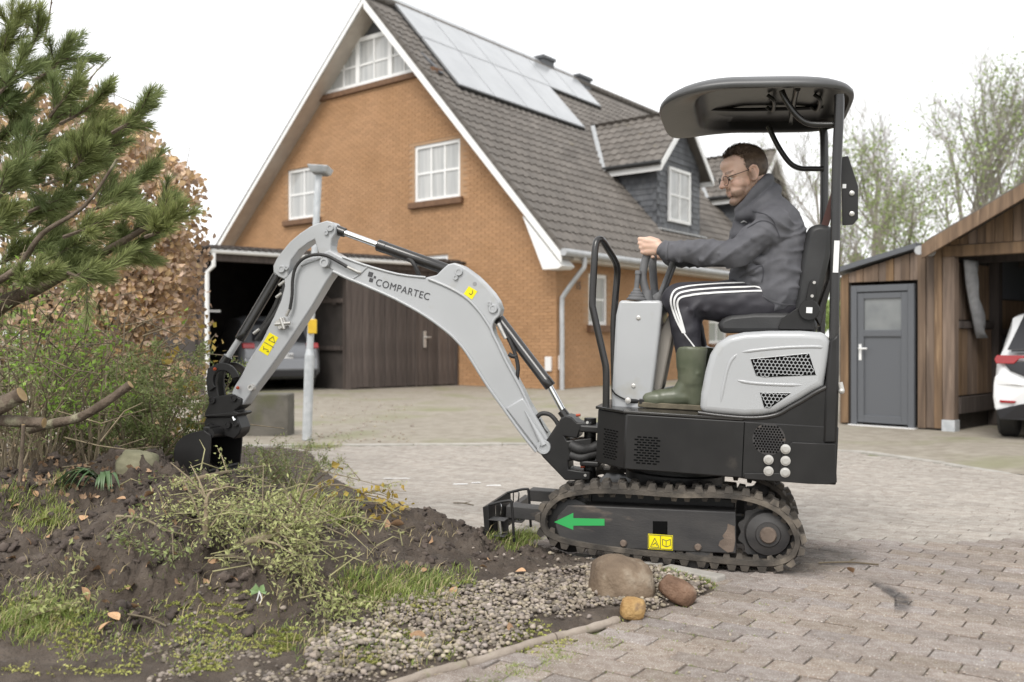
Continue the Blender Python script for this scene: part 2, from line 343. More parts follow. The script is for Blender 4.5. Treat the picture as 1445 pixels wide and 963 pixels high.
HUMPS = [(-1.15,4.05,.62,.5,.33),(-.55,4.62,.55,.36,.16),(-1.9,5.2,.9,.75,.26),(-2.6,4.3,1.,.8,.16),(.12,4.42,.32,.2,.035),(-.9,3.62,.28,.2,.1),(-3.4,6,1.2,1.6,.25)]
def fb(x, y, s, o=4): return noise.fractal((x*s, y*s, 3.7), .9, 2.1, o)
def _vn(x, y, seed):                 # lattice value noise, -1..1, on arrays
    xi = np.floor(x).astype(np.int64); yi = np.floor(y).astype(np.int64); fx = x-xi; fy = y-yi; fx = fx*fx*(3-2*fx); fy = fy*fy*(3-2*fy)
    def hsh(a, b):
        h = (a*374761393+b*668265263+seed*1274126177) & 0xffffffff; h = ((h ^ (h >> 13))*1274126177) & 0xffffffff; return ((h ^ (h >> 16)) & 0xffff)/32767.5-1
    return (hsh(xi, yi)*(1-fx)+hsh(xi+1, yi)*fx)*(1-fy)+(hsh(xi, yi+1)*(1-fx)+hsh(xi+1, yi+1)*fx)*fy
def fbn(x, y, s, o, seed=1):
    r = 0; a = 1.; t = 0
    for k in range(o): r = r+a*_vn(x*s*(.8+.6*.5)+y*s*.31+17*k, y*s-x*s*.31+5*k, seed+k); t += a; a *= .55; s *= 2.07
    return r/t*1.6
def ssn(a, b, x): t = np.clip((x-a)/(b-a), 0, 1); return t*t*(3-2*t)
SXS = np.linspace(-5.5, 1.1, 500); ys = [1.6]
while ys[-1] < 10.8: ys.append(ys[-1]+.0038*ys[-1]*(1 if ys[-1] < 5.3 else 2.6))
SYS = np.array(ys); GXX, GYY = np.meshgrid(SXS, SYS)
DIST = np.full(GXX.shape, 1e9); CR = np.zeros(GXX.shape, int)
for p_, q_ in zip(_P, _Q):
    e = q_-p_; t = np.clip(((GXX-p_[0])*e[0]+(GYY-p_[1])*e[1])/(e@e), 0, 1); DIST = np.minimum(DIST, (GXX-p_[0]-t*e[0])**2+(GYY-p_[1]-t*e[1])**2)
    c = (p_[1] > GYY) != (q_[1] > GYY)
    if p_[1] != q_[1]: CR += (c & (GXX < p_[0]+(GYY-p_[1])/(q_[1]-p_[1])*(q_[0]-p_[0]))).astype(int)
DIST = np.sqrt(DIST)*np.where(CR % 2 == 1, 1, -1)
HH = sum(a*np.exp(-((GXX-cx)/sx)**2-((GYY-cy)/sy)**2) for cx, cy, sx, sy, a in HUMPS)
KK = ssn(-.03, .45, DIST); HL = np.minimum(1, HH/.12)*KK*(.35+.85*ssn(-.25, .35, fbn(GXX, GYY, 1.5, 2, 77)))
SOIL = -.2*ssn(4.8, 9.5, GYY)-.02+.045*ssn(-.03, .06, DIST)+HH*KK*(1+.25*fbn(GXX, GYY, 2.3, 3, 3))+(.008+.045*HL)*fbn(GXX, GYY, 6, 4, 11)
RG = np.abs(fbn(GXX, GYY, 15, 3, 23)); SOIL += (.012+.028*HL)*ssn(.02, .2, DIST)*(RG-.35)+(.003+.016*HL)*fbn(GXX, GYY, 42, 2, 31)+(.0015+.007*HL)*fbn(GXX, GYY, 95, 1, 41)-.06*HL*ssn(.15, .6, fbn(GXX, GYY, 3.6, 3, 51))
def _look(A, x, y):
    fx = (x+5.5)/6.6*499
    if not 0 <= fx < 499 or not SYS[0] <= y < SYS[-1]: return None
    i = int(fx); j = int(np.searchsorted(SYS, y, 'right'))-1; u = fx-i; v = (y-SYS[j])/(SYS[j+1]-SYS[j])
    return float((A[j, i]*(1-u)+A[j, i+1]*u)*(1-v)+(A[j+1, i]*(1-u)+A[j+1, i+1]*u)*v)
_bd = beddist
def beddist(x, y):
    r = _look(DIST, x, y); return _bd(x, y) if r is None else r
def soilz(x, y, d=None):
    r = _look(SOIL, x, y); return gz(x, y) if r is None else r
ny, nx = GXX.shape; idx = np.arange(ny*nx).reshape(ny, nx); ok = DIST > -.05
fk = ok[:-1, :-1] & ok[:-1, 1:] & ok[1:, :-1] & ok[1:, 1:]
fs = np.stack([idx[:-1, :-1][fk], idx[:-1, 1:][fk], idx[1:, 1:][fk], idx[1:, :-1][fk]], 1)
me = bpy.data.meshes.new('garden_soil'); me.vertices.add(ny*nx); me.vertices.foreach_set('co', np.stack([GXX, GYY, SOIL], -1).astype(np.float32).ravel())
me.loops.add(fs.size); me.loops.foreach_set('vertex_index', fs.astype(np.int32).ravel()); me.polygons.add(len(fs)); me.polygons.foreach_set('loop_start', np.arange(0, fs.size, 4, dtype=np.int32)); me.update(calc_edges=True)
bed = link('garden_soil', me, K['soil'], None, 180, kind='structure')
# ---- clods
def icomesh(sub):
    import bmesh
    bm = bmesh.new(); bmesh.ops.create_icosphere(bm, subdivisions=sub, radius=1); bm.verts.ensure_lookup_table()
    r = [tuple(p.co) for p in bm.verts], [tuple(q.index for q in f.verts) for f in bm.faces]; bm.free(); return r
ICO1, ICO2 = icomesh(1), icomesh(2)
def lump(mb, c, r, seed, ico=ICO1, squash=(1, 1, .7), rough=.35, ang=0):
    ca, sa = cos(ang), sin(ang); vs = []
    for p in ico[0]:
        k = 1+rough*noise.noise((p[0]*1.3+seed, p[1]*1.3, p[2]*1.3))+rough*.4*noise.noise((p[0]*3.1+seed, p[1]*3.1, p[2]*3.1)); x, y, z = p[0]*squash[0]*k*r, p[1]*squash[1]*k*r, p[2]*squash[2]*k*r
        vs.append((c[0]+x*ca-y*sa, c[1]+x*sa+y*ca, c[2]+z))
    mb.add(vs, ico[1])
m = MB()
for i in range(9000):
    x = rnd.uniform(-2.6, .5); y = rnd.uniform(2.9, 5.6); d = beddist(x, y)
    hh = sum(a*math.exp(-((x-cx)/sx)**2-((y-cy)/sy)**2) for cx, cy, sx, sy, a in HUMPS)
    if d < .03 or hh < .05*rnd.uniform(.5, 1.6): continue
    r = .0028+.024*rnd.random()**7; m.val = rnd.random(); lump(m, (x, y, soilz(x, y, d)+r*.1), r, i*1.7, ICO2 if r > .012 else ICO1, rough=1.1, ang=rnd.uniform(0, 6))
m.build('soil_clods', K['clod'], smooth=180, kind='stuff')
# ---- pavers
def proj(p):
    D = p[1]; return PCX+p[0]/D*FOC, PHZ-(p[2]-EYE)/D*FOC
d1 = Vector((-2022, 1400, 0)).normalized(); d2 = Vector((-d1.y*-1, -d1.x*1, 0)); d2 = Vector((d1.y, -d1.x, 0))
ang1 = atan2(d1.y, d1.x); cand = []
for j in range(-40, 150):
    for i in range(-120, 110):
        c = d1*((i+(.5 if j % 2 else 0)+.08*sin(j*2.1))*.2)+d2*(j*.1)
        if c.y < 2.3 or c.y > 11.5: continue
        px, py = proj((c.x, c.y, gz(c.x, c.y)))
        if px < 300 or px > 2250 or py > 1150: continue
        if c.y > kerby(c.x)-.1 or beddist(c.x, c.y) > .06: continue
        cand.append(((1 if -60 < px < 1500 and py < 985 else .2)*1/c.y**3, c))
cand.sort(key=lambda q: -q[0])
def pav(mb, c, R, lx=.1, ly=.0475, ch=.007, dz=0, bottom=.05):
    b = [(-lx,-ly),(lx,-ly),(lx,ly),(-lx,ly)]; t = [(x-ch*(1 if x > 0 else -1), y-ch*(1 if y > 0 else -1)) for x, y in b]
    vs = [(x,y,-bottom) for x,y in b]+[(x,y,-ch*.8) for x,y in b]+[(x,y,0) for x,y in t]
    fs = [(8,9,10,11)]+[(4+i,4+(i+1)%4,8+(i+1)%4,8+i) for i in range(4)]+[(i,(i+1)%4,4+(i+1)%4,4+i) for i in range(4)]
    return mb.add([c+R @ Vector(p) for p in vs], fs)
pm = []
for k in range(4):
    q = MB(); pav(q, Vector(), Matrix.Identity(3), .0985-rnd.random()*.003, .0485-rnd.random()*.0022, rnd.uniform(.003, .0065)); pm.append(q.mesh('paver'))
for i, (_, c) in enumerate(cand[:300]):
    o = link('paver', pm[i % 4], K['paver'], street, smooth=0)
    o.location = (c.x, c.y, gz(c.x, c.y)+rnd.uniform(-.0025, .0035)); o.rotation_euler = (rnd.uniform(-.022, .022), rnd.uniform(-.014, .014), ang1+rnd.uniform(-.012, .012)+(pi if rnd.random() < .5 else 0))
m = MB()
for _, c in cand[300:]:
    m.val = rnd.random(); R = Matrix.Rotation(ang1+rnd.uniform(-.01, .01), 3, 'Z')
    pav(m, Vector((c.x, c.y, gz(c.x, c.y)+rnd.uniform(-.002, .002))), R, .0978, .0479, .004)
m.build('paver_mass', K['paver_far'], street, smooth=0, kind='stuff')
# chalk-white marks on the street
q = MB()
for px, py, w, h in [(650,684,22,1.6),(672,682,14,1.4),(697,686,22,1.6),(560,676,40,1.0)]:
    c = onground(px, py); ww = w/1400*c.y; hhh = h/1400*c.y*c.y/1.1*.5
    q.add([(c.x-ww/2, c.y-hhh, gz(0,c.y)+.005), (c.x+ww/2, c.y-hhh*.6, gz(0,c.y)+.005), (c.x+ww/2*.8, c.y+hhh, gz(0,c.y)+.005), (c.x-ww/2*.9, c.y+hhh*.5, gz(0,c.y)+.005)], [(0,1,2,3)])
q.build('street_marking', K['plate'], street, smooth=0)
# ---- edging stones
edg = thing('edging', None, None); tag(edg, 'low concrete edging between gravel and pavers', None, None, 'structure')
ep = spline([onground(*p) for p in [(470,1000),(600,955),(670,937),(760,908),(820,893),(872,877)]], 6); nE = len(ep)
for a, b in [(0, 11), (11, 20), (20, nE-1)]:
    P = ep[a:b+1]; P = [p+Vector((0, 0, .004)) for p in P]; P[0] = P[0].lerp(P[1], .12); P[-1] = P[-1].lerp(P[-2], .12)
    q = MB(); q.tube(P, [.0165*(1+.1*sin(i*2.3)) for i in range(len(P))], 10); q.build('edging_stone', K['edging'], edg, smooth=60)
# concrete slab edge behind the boulders, under the track
q = MB(); A, B, C_ = onground(800, 791), onground(930, 806), onground(1012, 822)
for a, b in ((A, B), (B, C_)):
    d = (b-a).normalized(); nn = Vector((-d.y, d.x, 0)); a2, b2 = a+d*.004, b-d*.004
    q = MB(); q.hexa([a2-Vector((0,0,.08)), b2-Vector((0,0,.08)), b2+nn*.08-Vector((0,0,.08)), a2+nn*.08-Vector((0,0,.08))], [p+Vector((0,0,.02)) for p in (a2, b2, b2+nn*.08, a2+nn*.08)])
    q.build('edging_stone', K['kerb'], edg, smooth=0, bevel=.008)
# ---- gravel
GPX = [(440,975),(560,968),(640,944),(760,905),(872,874),(960,857),(1006,832),(930,812),(850,803),(760,822),(640,850),(520,885),(430,930)]
GP = [tuple(onground(*p).xy) for p in GPX]
def inpoly(P, x, y):
    r = False
    for (x0, y0), (x1, y1) in zip(P, P[1:]+P[:1]):
        if (y0 > y) != (y1 > y) and x < x0+(y-y0)/(y1-y0)*(x1-x0): r = not r
    return r
m = MB(); npb = 0; xa, xb = min(p[0] for p in GP), max(p[0] for p in GP); ya, yb = min(p[1] for p in GP), max(p[1] for p in GP)
while npb < 6600:
    x, y = rnd.uniform(xa-.15, xb), rnd.uniform(ya-.05, yb+.15)
    if not inpoly(GP, x, y) and rnd.random() > .02: continue
    if beddist(x, y) < .012 or fb(x, y, 3, 2) > .3+rnd.random()*.5: continue
    if x < -.35+.5*(rnd.random()-.5) and fb(x+4, y, 4, 3) > -.15: continue
    npb += 1; r = .005+.0095*rnd.random()**2; m.val = rnd.random()
    lump(m, (x, y, soilz(x, y)+r*.35+.012*rnd.random()), r, npb*.77, ICO1 if npb % 4 else ICO2, (1, rnd.uniform(.6, .95), rnd.uniform(.45, .75)), .4, rnd.uniform(0, 6.3))
m.build('gravel', K['pebble'], smooth=180, kind='stuff')
# ---- loose grit on the pavers
m = MB()
for i in range(240):
    px = rnd.uniform(880, 1445); py = 800+165*rnd.random(); c = onground(px, py)
    if beddist(c.x, c.y) > 0: continue
    r = rnd.uniform(.002, .0055); m.val = rnd.uniform(.5, 1); lump(m, (c.x, c.y, r*.4), r, i*.9)
m.build('grit', K['pebble'], smooth=180, kind='stuff')
m = MB()
for i in range(1500):
    px, py = rnd.uniform(150, 560), rnd.uniform(885, 975); r_ = ray(px, py); D = (-EYE+.02)/r_.z; x, y = r_.x*D, D
    if beddist(x, y) < .02 or fb(x, y, 2.6, 3) < .0: continue
    r = .004+.009*rnd.random()**2; m.val = rnd.random()*.8; lump(m, (x, y, soilz(x, y)+r*.2), r, i*.77, ICO1, (1, .8, .6), .5, rnd.uniform(0, 6.3))
m.build('scattered_pebbles', K['pebble'], smooth=180, kind='stuff')
# oil and dirt stains on the pavers
def stain(name, pxs, mt):
    c = [onground(*p) for p in pxs]; q = MB(); cc = sum(c, Vector())/len(c); pts = spline([(p.x, p.y, .0) for p in c], 4, True); vs = [(cc.x, cc.y, .0052)]; n = len(pts)
    for k in (.55, 1.0):
        for p in pts: vs.append((cc.x+(p.x-cc.x)*k, cc.y+(p.y-cc.y)*k, .0052))
    q.add(vs, [(0, 1+i, 1+(i+1) % n) for i in range(n)]+[(1+i, 1+n+i, 1+n+(i+1) % n, 1+(i+1) % n) for i in range(n)])
    me = q.mesh(name); a_ = me.attributes.new('fade', 'FLOAT', 'POINT'); a_.data.foreach_set('value', [1.]+[.95]*n+[0.]*n); return link(name, me, mt, street, 0)
def stainmat(name, col, amt):
    m_ = mat(name, col, rough=.7); nt = m_.node_tree; N = nt.nodes; p = N['Principled BSDF']; an = N.new('ShaderNodeAttribute'); an.attribute_name = 'fade'; tc = N.new('ShaderNodeTexCoord'); nz_ = N.new('ShaderNodeTexNoise'); nz_.inputs['Scale'].default_value = 28; nz_.inputs['Detail'].default_value = 8
    nt.links.new(tc.outputs['Object'], nz_.inputs[0]); a = N.new('ShaderNodeMath'); a.operation = 'MULTIPLY_ADD'; a.inputs[1].default_value = 1.6; a.inputs[2].default_value = -.3; nt.links.new(nz_.outputs[0], a.inputs[0]); b_ = N.new('ShaderNodeMath'); b_.operation = 'MULTIPLY'; nt.links.new(a.outputs[0], b_.inputs[0]); nt.links.new(an.outputs['Fac'], b_.inputs[1]); c_ = N.new('ShaderNodeMath'); c_.operation = 'MULTIPLY'; c_.use_clamp = True; c_.inputs[1].default_value = amt; nt.links.new(b_.outputs[0], c_.inputs[0]); nt.links.new(c_.outputs[0], p.inputs['Alpha']); return m_
OIL, DIRT = stainmat('oil_stain', (.045,.043,.045), 1.0), stainmat('dirt_smear', (.09,.08,.065), .75)
stain('oil_stain', [(1222,818),(1250,824),(1278,838),(1292,852),(1284,866),(1262,868),(1268,852),(1248,838)], OIL)
stain('dirt_smear', [(1090,812),(1110,780),(1150,768),(1205,772),(1235,790),(1180,806),(1140,818)], DIRT)
# ---- boulders
def boulder(name, label, px, py, D, w, hh, dep, mt, seed, tilt=0, rough=.3, cat='boulder', box=.72):
    q = MB(); q.ball((0, 0, 0), 1, nu=48, nv=30); vs = []
    for p in q.v:
        v_ = Vector(p); k = max(abs(v_.x), abs(v_.y), abs(v_.z)); v_ = v_*(1+box*.35*(1/max(k, .58)-1)*1.0)*.93
        k = 1+rough*noise.fractal((v_.x*.9+seed, v_.y*.9, v_.z*.9), 1, 2, 3)*.55+.012*noise.fractal((v_.x*6+seed, v_.y*6, v_.z*6), 1, 2, 3)
        v_ = v_*k; v_ = Vector((v_.x*w/2, v_.y*dep/2, v_.z*hh/2)); v_ = Matrix.Rotation(tilt, 3, 'Y') @ v_; vs.append(v_)
    q.v = [tuple(v_) for v_ in vs]; o = q.build(name, mt, smooth=180); o.location = at(px, py, D); return tag(o, label, cat)
boulder('boulder', 'large rounded grey brown boulder in front of the rubber track', 875, 825, 3.84, .285, .235, .25, K['rock'], 2.3, rough=.28, box=.45)
boulder('boulder', 'small reddish brown stone lying right of the large boulder', 956, 834, 3.80, .165, .10, .11, K['rock2'], 5.1, tilt=.55, rough=.25)
boulder('boulder', 'small round ochre yellow stone in front of the large boulder', 893, 859, 3.60, .098, .092, .085, K['rock3'], 9.4, rough=.25)
boulder('boulder', 'pale lichen covered stone half buried left of the bucket', 194, 656, 4.95, .21, .17, .16, K['rock4'], 1.2, tilt=.2)
boulder('boulder', 'pale brown lump of rock in the dirt before the dozer blade', 614, 766, 4.4, .08, .09, .07, K['mud'], 7.7, cat='stone')
# ================================================================ brick house  (a = along the gable, b = along the eaves, z up; origin at the near corner)
HC = Vector(((785-PCX)/FOC*22.8, 22.8, -.2))
GX = Vector((-1572, 1400, 0)).normalized(); SY = Vector((957, 1400, 0)).normalized(); ZZ = Vector((0, 0, 1))
def h3(a, b, z): return GX*a+SY*b+ZZ*z
house = thing('brick_house', 'tall orange brick house with steep tiled roof, solar panels and slate dormers', 'house', HC)
LEN = 18.5; AP = (6.25, 10.2); RS = 1.061          # ridge position, right slope
def rz(a): return 3.6+RS*a                          # underside of the right roof slope
LS = (AP[1]-3.6)/(13.9-AP[0])
def lz(a): return AP[1]-LS*(a-AP[0])
GN = SY*-1; SN = GX*-1                              # outward normals
# --- walls
def hbox(mb, a0, a1, b0, b1, z0, z1):
    mb.hexa([h3(a0,b0,z0),h3(a1,b0,z0),h3(a1,b1,z0),h3(a0,b1,z0)], [h3(a0,b0,z1),h3(a1,b0,z1),h3(a1,b1,z1),h3(a0,b1,z1)]); return mb
WIN = [(3.12,4.80,4.72,6.2,3), (8.86,10.36,4.68,6.18,2)]
WING = [(3.55,4.6,2.15,3.3,2), ]                    # half hidden behind the boom
SIDEW = [(1.5,2.45,1.5,2.75,1), (8.8,10.2,1.0,2.3,2)]
m = MB()
def topz(a): return min(7.98, 3.42+RS*a, lz(a)-.05)
def strips(lo, hi, holes_, top, pt, extra=()):
    br = sorted({lo, hi, *extra, *[w[0] for w in holes_], *[w[1] for w in holes_]})
    for a0, a1 in zip(br, br[1:]):
        zs = -.1; mid = (a0+a1)/2
        for w in sorted([w for w in holes_ if w[0] <= mid <= w[1]], key=lambda w: w[2]):
            m.hexa([pt(a0,.012,zs),pt(a1,.012,zs),pt(a1,.3,zs),pt(a0,.3,zs)], [pt(a0,.012,w[2]),pt(a1,.012,w[2]),pt(a1,.3,w[2]),pt(a0,.3,w[2])]); zs = w[3]
        m.hexa([pt(a0,.012,zs),pt(a1,.012,zs),pt(a1,.3,zs),pt(a0,.3,zs)], [pt(a0,.012,top(a0)),pt(a1,.012,top(a1)),pt(a1,.3,top(a1)),pt(a0,.3,top(a0))])
strips(0, 13.4, WIN+WING, topz, lambda a, o, z: h3(a, o, z), (4.29, (AP[1]-.05-7.98)/LS+AP[0]))
strips(.3, LEN, SIDEW, lambda b: 3.3, lambda b, o, z: h3(o, b, z))
hbox(m, .3, 13.4, LEN-.3, LEN, -.1, 3.3)
m.prism([(0.3,3.3),(13.4,3.3),(AP[0],10.0)], lambda a, z: h3(a, LEN-.3, z), lambda a, z: h3(a, LEN, z))
wall = m.build('wall', K['mortar'], house, smooth=0)
# recessed slate gable top behind the window band
m = MB(); m.prism([(3.9,8.0),(9.4,7.95),(AP[0],10.1)], lambda a, z: h3(a, .11, z), lambda a, z: h3(a, .25, z)); m.build('gable_cladding', K['slate'], house, smooth=0)
# --- openings: (a0,a1,z0,z1) on the gable
def window(parent, f, w0, w1, z0, z1, n, rows=2, depth=.1, fr=.09, sill=True, blind=True):
    """f(u, out, z) -> local point"""
    q = MB()
    def bar(u0, u1, za, zb, o0=-.02, o1=.05): q.hexa([f(u0,o0,za),f(u1,o0,za),f(u1,o1,za),f(u0,o1,za)], [f(u0,o0,zb),f(u1,o0,zb),f(u1,o1,zb),f(u0,o1,zb)])
    bar(w0, w0+fr, z0, z1); bar(w1-fr, w1, z0, z1); bar(w0+fr, w1-fr, z0, z0+fr); bar(w0+fr, w1-fr, z1-fr, z1)
    g = .028; W_ = (w1-w0-2*fr); H_ = (z1-z0-2*fr)
    win = q.build('window', K['white'], parent, smooth=0)
    q = MB()
    for i in range(1, n): u = w0+fr+W_*i/n; bar(u-g, u+g, z0+fr, z1-fr, -.012, .03)
    for j in range(1, rows):
        z = z0+fr+H_*j/rows
        for i in range(n): bar(w0+fr+W_*i/n+(g if i else 0), w0+fr+W_*(i+1)/n-(g if i < n-1 else 0), z-g, z+g, -.012, .03)
    if q.v: q.build('glazing_bar', K['white'], win, smooth=0)
    for i in range(n):
        for j in range(rows):
            u0, u1 = w0+fr+W_*i/n+(g if i else 0), w0+fr+W_*(i+1)/n-(g if i < n-1 else 0); za, zb = z0+fr+H_*j/rows+(g if j else 0), z0+fr+H_*(j+1)/rows-(g if j < rows-1 else 0)
            q = MB(); q.hexa([f(u0,-.01,za),f(u1,-.01,za),f(u1,.006,za),f(u0,.006,za)], [f(u0,-.01,zb),f(u1,-.01,zb),f(u1,.006,zb),f(u0,.006,zb)]); q.build('pane', K['pane'], win, smooth=0)
    return win
gf = lambda a, o, z: h3(a, -o+.1, z)
sf = lambda b, o, z: h3(-o+.1, b, z)
for w in WIN+WING:
    window(house, gf, *w)
    q = MB(); hbox(q, w[0]-.14, w[1]+.14, -.12, .011, w[2]-.17, w[2]-.005); q.build('sill', K['brown'], house, smooth=0, bevel=.015)
for w in SIDEW:
    window(house, sf, *w)
    q = MB(); hbox(q, -.12, .011, w[0]-.1, w[1]+.1, w[2]-.17, w[2]-.005); q.build('sill', K['brown'], house, smooth=0)
# --- bricks
BL, BH = .25, .0775
def holes(L, u0, u1, z0, z1):
    return any(u1 > w[0]-.01 and u0 < w[1]+.01 and z1 > w[2]-.02 and z0 < w[3]+.02 for w in L)
bricks = []
for wallid in (0, 1):
    rows = int(8.0/BH) if wallid == 0 else int(3.3/BH)
    for r in range(rows):
        z0 = r*BH; u = -.125*(r % 2)
        lo = 0.; 
        if wallid == 0:
            hi = 13.4 if z0 < 3.4 else min(13.4, AP[0]+(AP[1]-.25-z0-BH)/LS); lo = max(0., (z0+BH-3.42)/RS)
        else: hi = LEN
        while u < hi:
            a, b = max(lo, u+.006), min(hi, u+BL-.006); u += BL
            if b-a < .05 or holes(WIN+WING if wallid == 0 else SIDEW, a, b, z0, z0+BH): continue
            bricks.append((wallid, a, b, z0+.006, z0+BH-.006))
full = [q for q in bricks if abs(q[2]-q[1]-(BL-.012)) < 1e-4]
near = sorted(full, key=lambda q: (0 if q[0] == 0 else .6)+abs(q[1]-1.6)*.55+abs(q[3]-2.2))[:300]; nset = set(near)
q = MB(); q.box((0, 0, 0), (BL-.012, .03, BH-.012)); bme = q.mesh('brick')
angs = (atan2(GX.y, GX.x), atan2(SY.y, SY.x))
for wallid, a, b, z0, z1 in near:
    o = link('brick', bme, K['brick'], wall, smooth=0); c = h3((a+b)/2, .012, (z0+z1)/2) if wallid == 0 else h3(.012, (a+b)/2, (z0+z1)/2)
    o.location = c; o.rotation_euler = (0, 0, angs[wallid]+(pi if random.random() < .5 else 0))
m = MB()
for bq in bricks:
    if bq in nset: continue
    wallid, a, b, z0, z1 = bq; m.val = random.random()
    pt = (lambda u, o, z: h3(u, .012-o, z)) if wallid == 0 else (lambda u, o, z: h3(.012-o, u, z))
    P = [pt(a,.015,z0),pt(b,.015,z0),pt(b,.015,z1),pt(a,.015,z1),pt(a,-.01,z0),pt(b,-.01,z0),pt(b,-.01,z1),pt(a,-.01,z1)]
    m.add(P, [(0,1,2,3),(4,5,1,0),(3,2,6,7),(5,6,2,1),(4,0,3,7)])
m.build('brick_mass', K['brickm'], wall, smooth=0, kind='stuff')
# --- attic window band and brick ledge
q = MB(); hbox(q, 4.0, 9.35, -.09, .30, 7.98, 8.14); q.build('sill', K['brown'], house, smooth=0, bevel=.02)
q = MB(); fr = .1
def slab(mb, pts, b0, b1): mb.prism(pts, lambda a, z: h3(a, b0, z), lambda a, z: h3(a, b1, z))
L0, L1, R0, R1 = (8.5, 8.15), (7.05, 9.35), (5.75, 9.42), (4.4, 8.15)
slab(q, [(8.62,8.15),(8.62,8.25),(4.3,8.25),(4.3,8.15)], .0, .1)
slab(q, [(8.62,8.25),(8.48,8.25),(7.10,9.37),(7.10,9.49)], .0, .1); slab(q, [(5.72,9.46),(5.72,9.34),(4.40,8.25),(4.25,8.25)], .0, .1)
slab(q, [(7.10,9.49),(7.10,9.37),(5.72,9.34),(5.72,9.46)], .0, .1)
for a in (7.1, 5.75): slab(q, [(a-.08,8.25),(a+.08,8.25),(a+.08,9.38),(a-.08,9.38)], -.005, .09)
aw = q.build('attic_window', K['white'], house, smooth=0)
q = MB()
for z in (8.72,): slab(q, [(7.02,z-.025),(7.02,z+.025),(5.83,z+.025),(5.83,z-.025)], .015, .08)
slab(q, [(8.0,8.71),(8.0,8.76),(7.18,8.76),(7.18,8.71)], .015, .08); slab(q, [(5.67,8.71),(5.67,8.76),(4.9,8.76),(4.9,8.71)], .015, .08)
for a, zt in ((6.42,9.36),(7.72,8.9),(5.2,8.95)): slab(q, [(a-.025,8.25),(a+.025,8.25),(a+.025,zt),(a-.025,zt)], .015, .08)
q.build('glazing_bar', K['white'], aw, smooth=0)
q = MB(); slab(q, [(7.02,8.25),(7.02,9.36),(5.83,9.34),(5.83,8.25)], .04, .055); q.build('pane', K['pane'], aw, smooth=0)
q = MB(); slab(q, [(8.48,8.25),(7.18,8.25),(7.18,9.3)], .04, .055); q.build('pane', K['pane'], aw, smooth=0)
q = MB(); slab(q, [(4.42,8.25),(5.67,8.25),(5.67,9.28)], .04, .055); q.build('pane', K['pane'], aw, smooth=0)
# --- roof slabs
OV = -.55
m = MB()
slab2 = lambda pts, b0, b1: m.prism(pts, lambda a, z: h3(a, b0, z), lambda a, z: h3(a, b1, z))
EA = -.5
slab2([(EA, rz(EA)-.06), (AP[0], rz(AP[0])-.06), (AP[0], rz(AP[0])+.10), (EA, rz(EA)+.10)], OV+.03, LEN+.4)
slab2([(AP[0]+.002, AP[1]+.02), (14.2, lz(14.2)), (14.2, lz(14.2)+.2), (AP[0]+.002, AP[1]+.20)], OV+.03, LEN+.4)
roof = m.build('roof', K['tilem'], house, smooth=0)
m = MB(); m.prism([(EA+.05, rz(EA)-.10), (AP[0], rz(AP[0])-.12), (14.1, lz(14.1)-.05), (14.1, lz(14.1)-.01), (AP[0], rz(AP[0])-.07), (EA+.05, rz(EA)-.065)], lambda a, z: h3(a, OV+.05, z), lambda a, z: h3(a, .5, z))
m.build('soffit', K['soffit'], house, smooth=0)
# bargeboards: white strip + grey-beige inner soffit line
m = MB(); m.prism([(EA-.02, rz(EA)-.22), (AP[0], rz(AP[0])-.24), (AP[0], rz(AP[0])+.0), (EA-.02, rz(EA)+.0)], lambda a, z: h3(a, OV-.01, z), lambda a, z: h3(a, OV+.03, z)); m.build('bargeboard', K['white'], house, smooth=0)
m = MB(); m.prism([(AP[0]+.003, AP[1]-.06), (14.2, lz(14.2)-.12), (14.2, lz(14.2)+.03), (AP[0]+.003, AP[1]+.09)], lambda a, z: h3(a, OV-.01, z), lambda a, z: h3(a, OV+.03, z)); m.build('bargeboard', K['white'], house, smooth=0)
m = MB(); m.prism([(EA-.03, rz(EA)-.28), (.62, rz(.62)-.28), (.02, rz(EA)-.34), (-.42, rz(EA)-.34)], lambda a, z: h3(a, OV+.0, z), lambda a, z: h3(a, .02, z)); m.build('eaves_box', K['white'], house, smooth=0)
m = MB(); hbox(m, EA+.02, 0.0, .03, LEN+.3, 2.96, 3.0); hbox(m, EA-.02, EA+.02, .0, LEN+.3, 2.95, 3.16); m.build('soffit', K['soffit'], house, smooth=0)
# --- tiles on the right slope
q = MB(); TW, TL = .30, .36; ns = 6; prof = [(-.5, .012), (-.3, .0), (-.1, .004), (.12, .03), (.32, .045), (.5, .02)]
def tile_geo(mb, place):   # place(u across, v up the slope, n)
    P = [place(u*TW, 0, n+.028) for u, n in prof]+[place(u*TW, TL, n*.9) for u, n in prof]+[place(u*TW, 0, n-.005) for u, n in prof]
    k = len(prof); mb.add(P, [(i, i+1, k+i+1, k+i) for i in range(k-1)]+[(2*k+i, 2*k+i+1, i+1, i) for i in range(k-1)])
sl = sqrt(1+RS*RS); UPS = (GX+ZZ*RS)/sl; NRM = SY.cross(UPS).normalized(); NRM = NRM if NRM.z > 0 else -NRM
tile_geo(q, lambda u, v_, n: Vector((u, v_, n))); tme = q.mesh('roof_tile')
PAN = [(3.73+.0, 5.15, .56, 7.04, 4), (5.17, 6.5, .56, 10.45, 6)]
D1 = dict(b0=6.38, b1=9.4, a=.62); D2 = dict(b0=14.0, b1=17.0, a=.62)
spots_ = []
nr = int((AP[0]-EA)*sl/.33); nc = int((LEN+.3-OV)/TW)
for r in range(nr):
    for c in range(nc):
        a = EA-.03+r*.33/sl; b = OV+.15+c*TW
        if any(p[0]+.1 < a and a+.33/sl < p[1]-.02 and p[2]+.15 < b < p[3]-.15 for p in PAN): continue
        if any(d['b0']+.1 < b < d['b1']-.1 and d['a']-.1 < a < 2.4 for d in (D1, D2)): continue
        spots_.append((a, b))
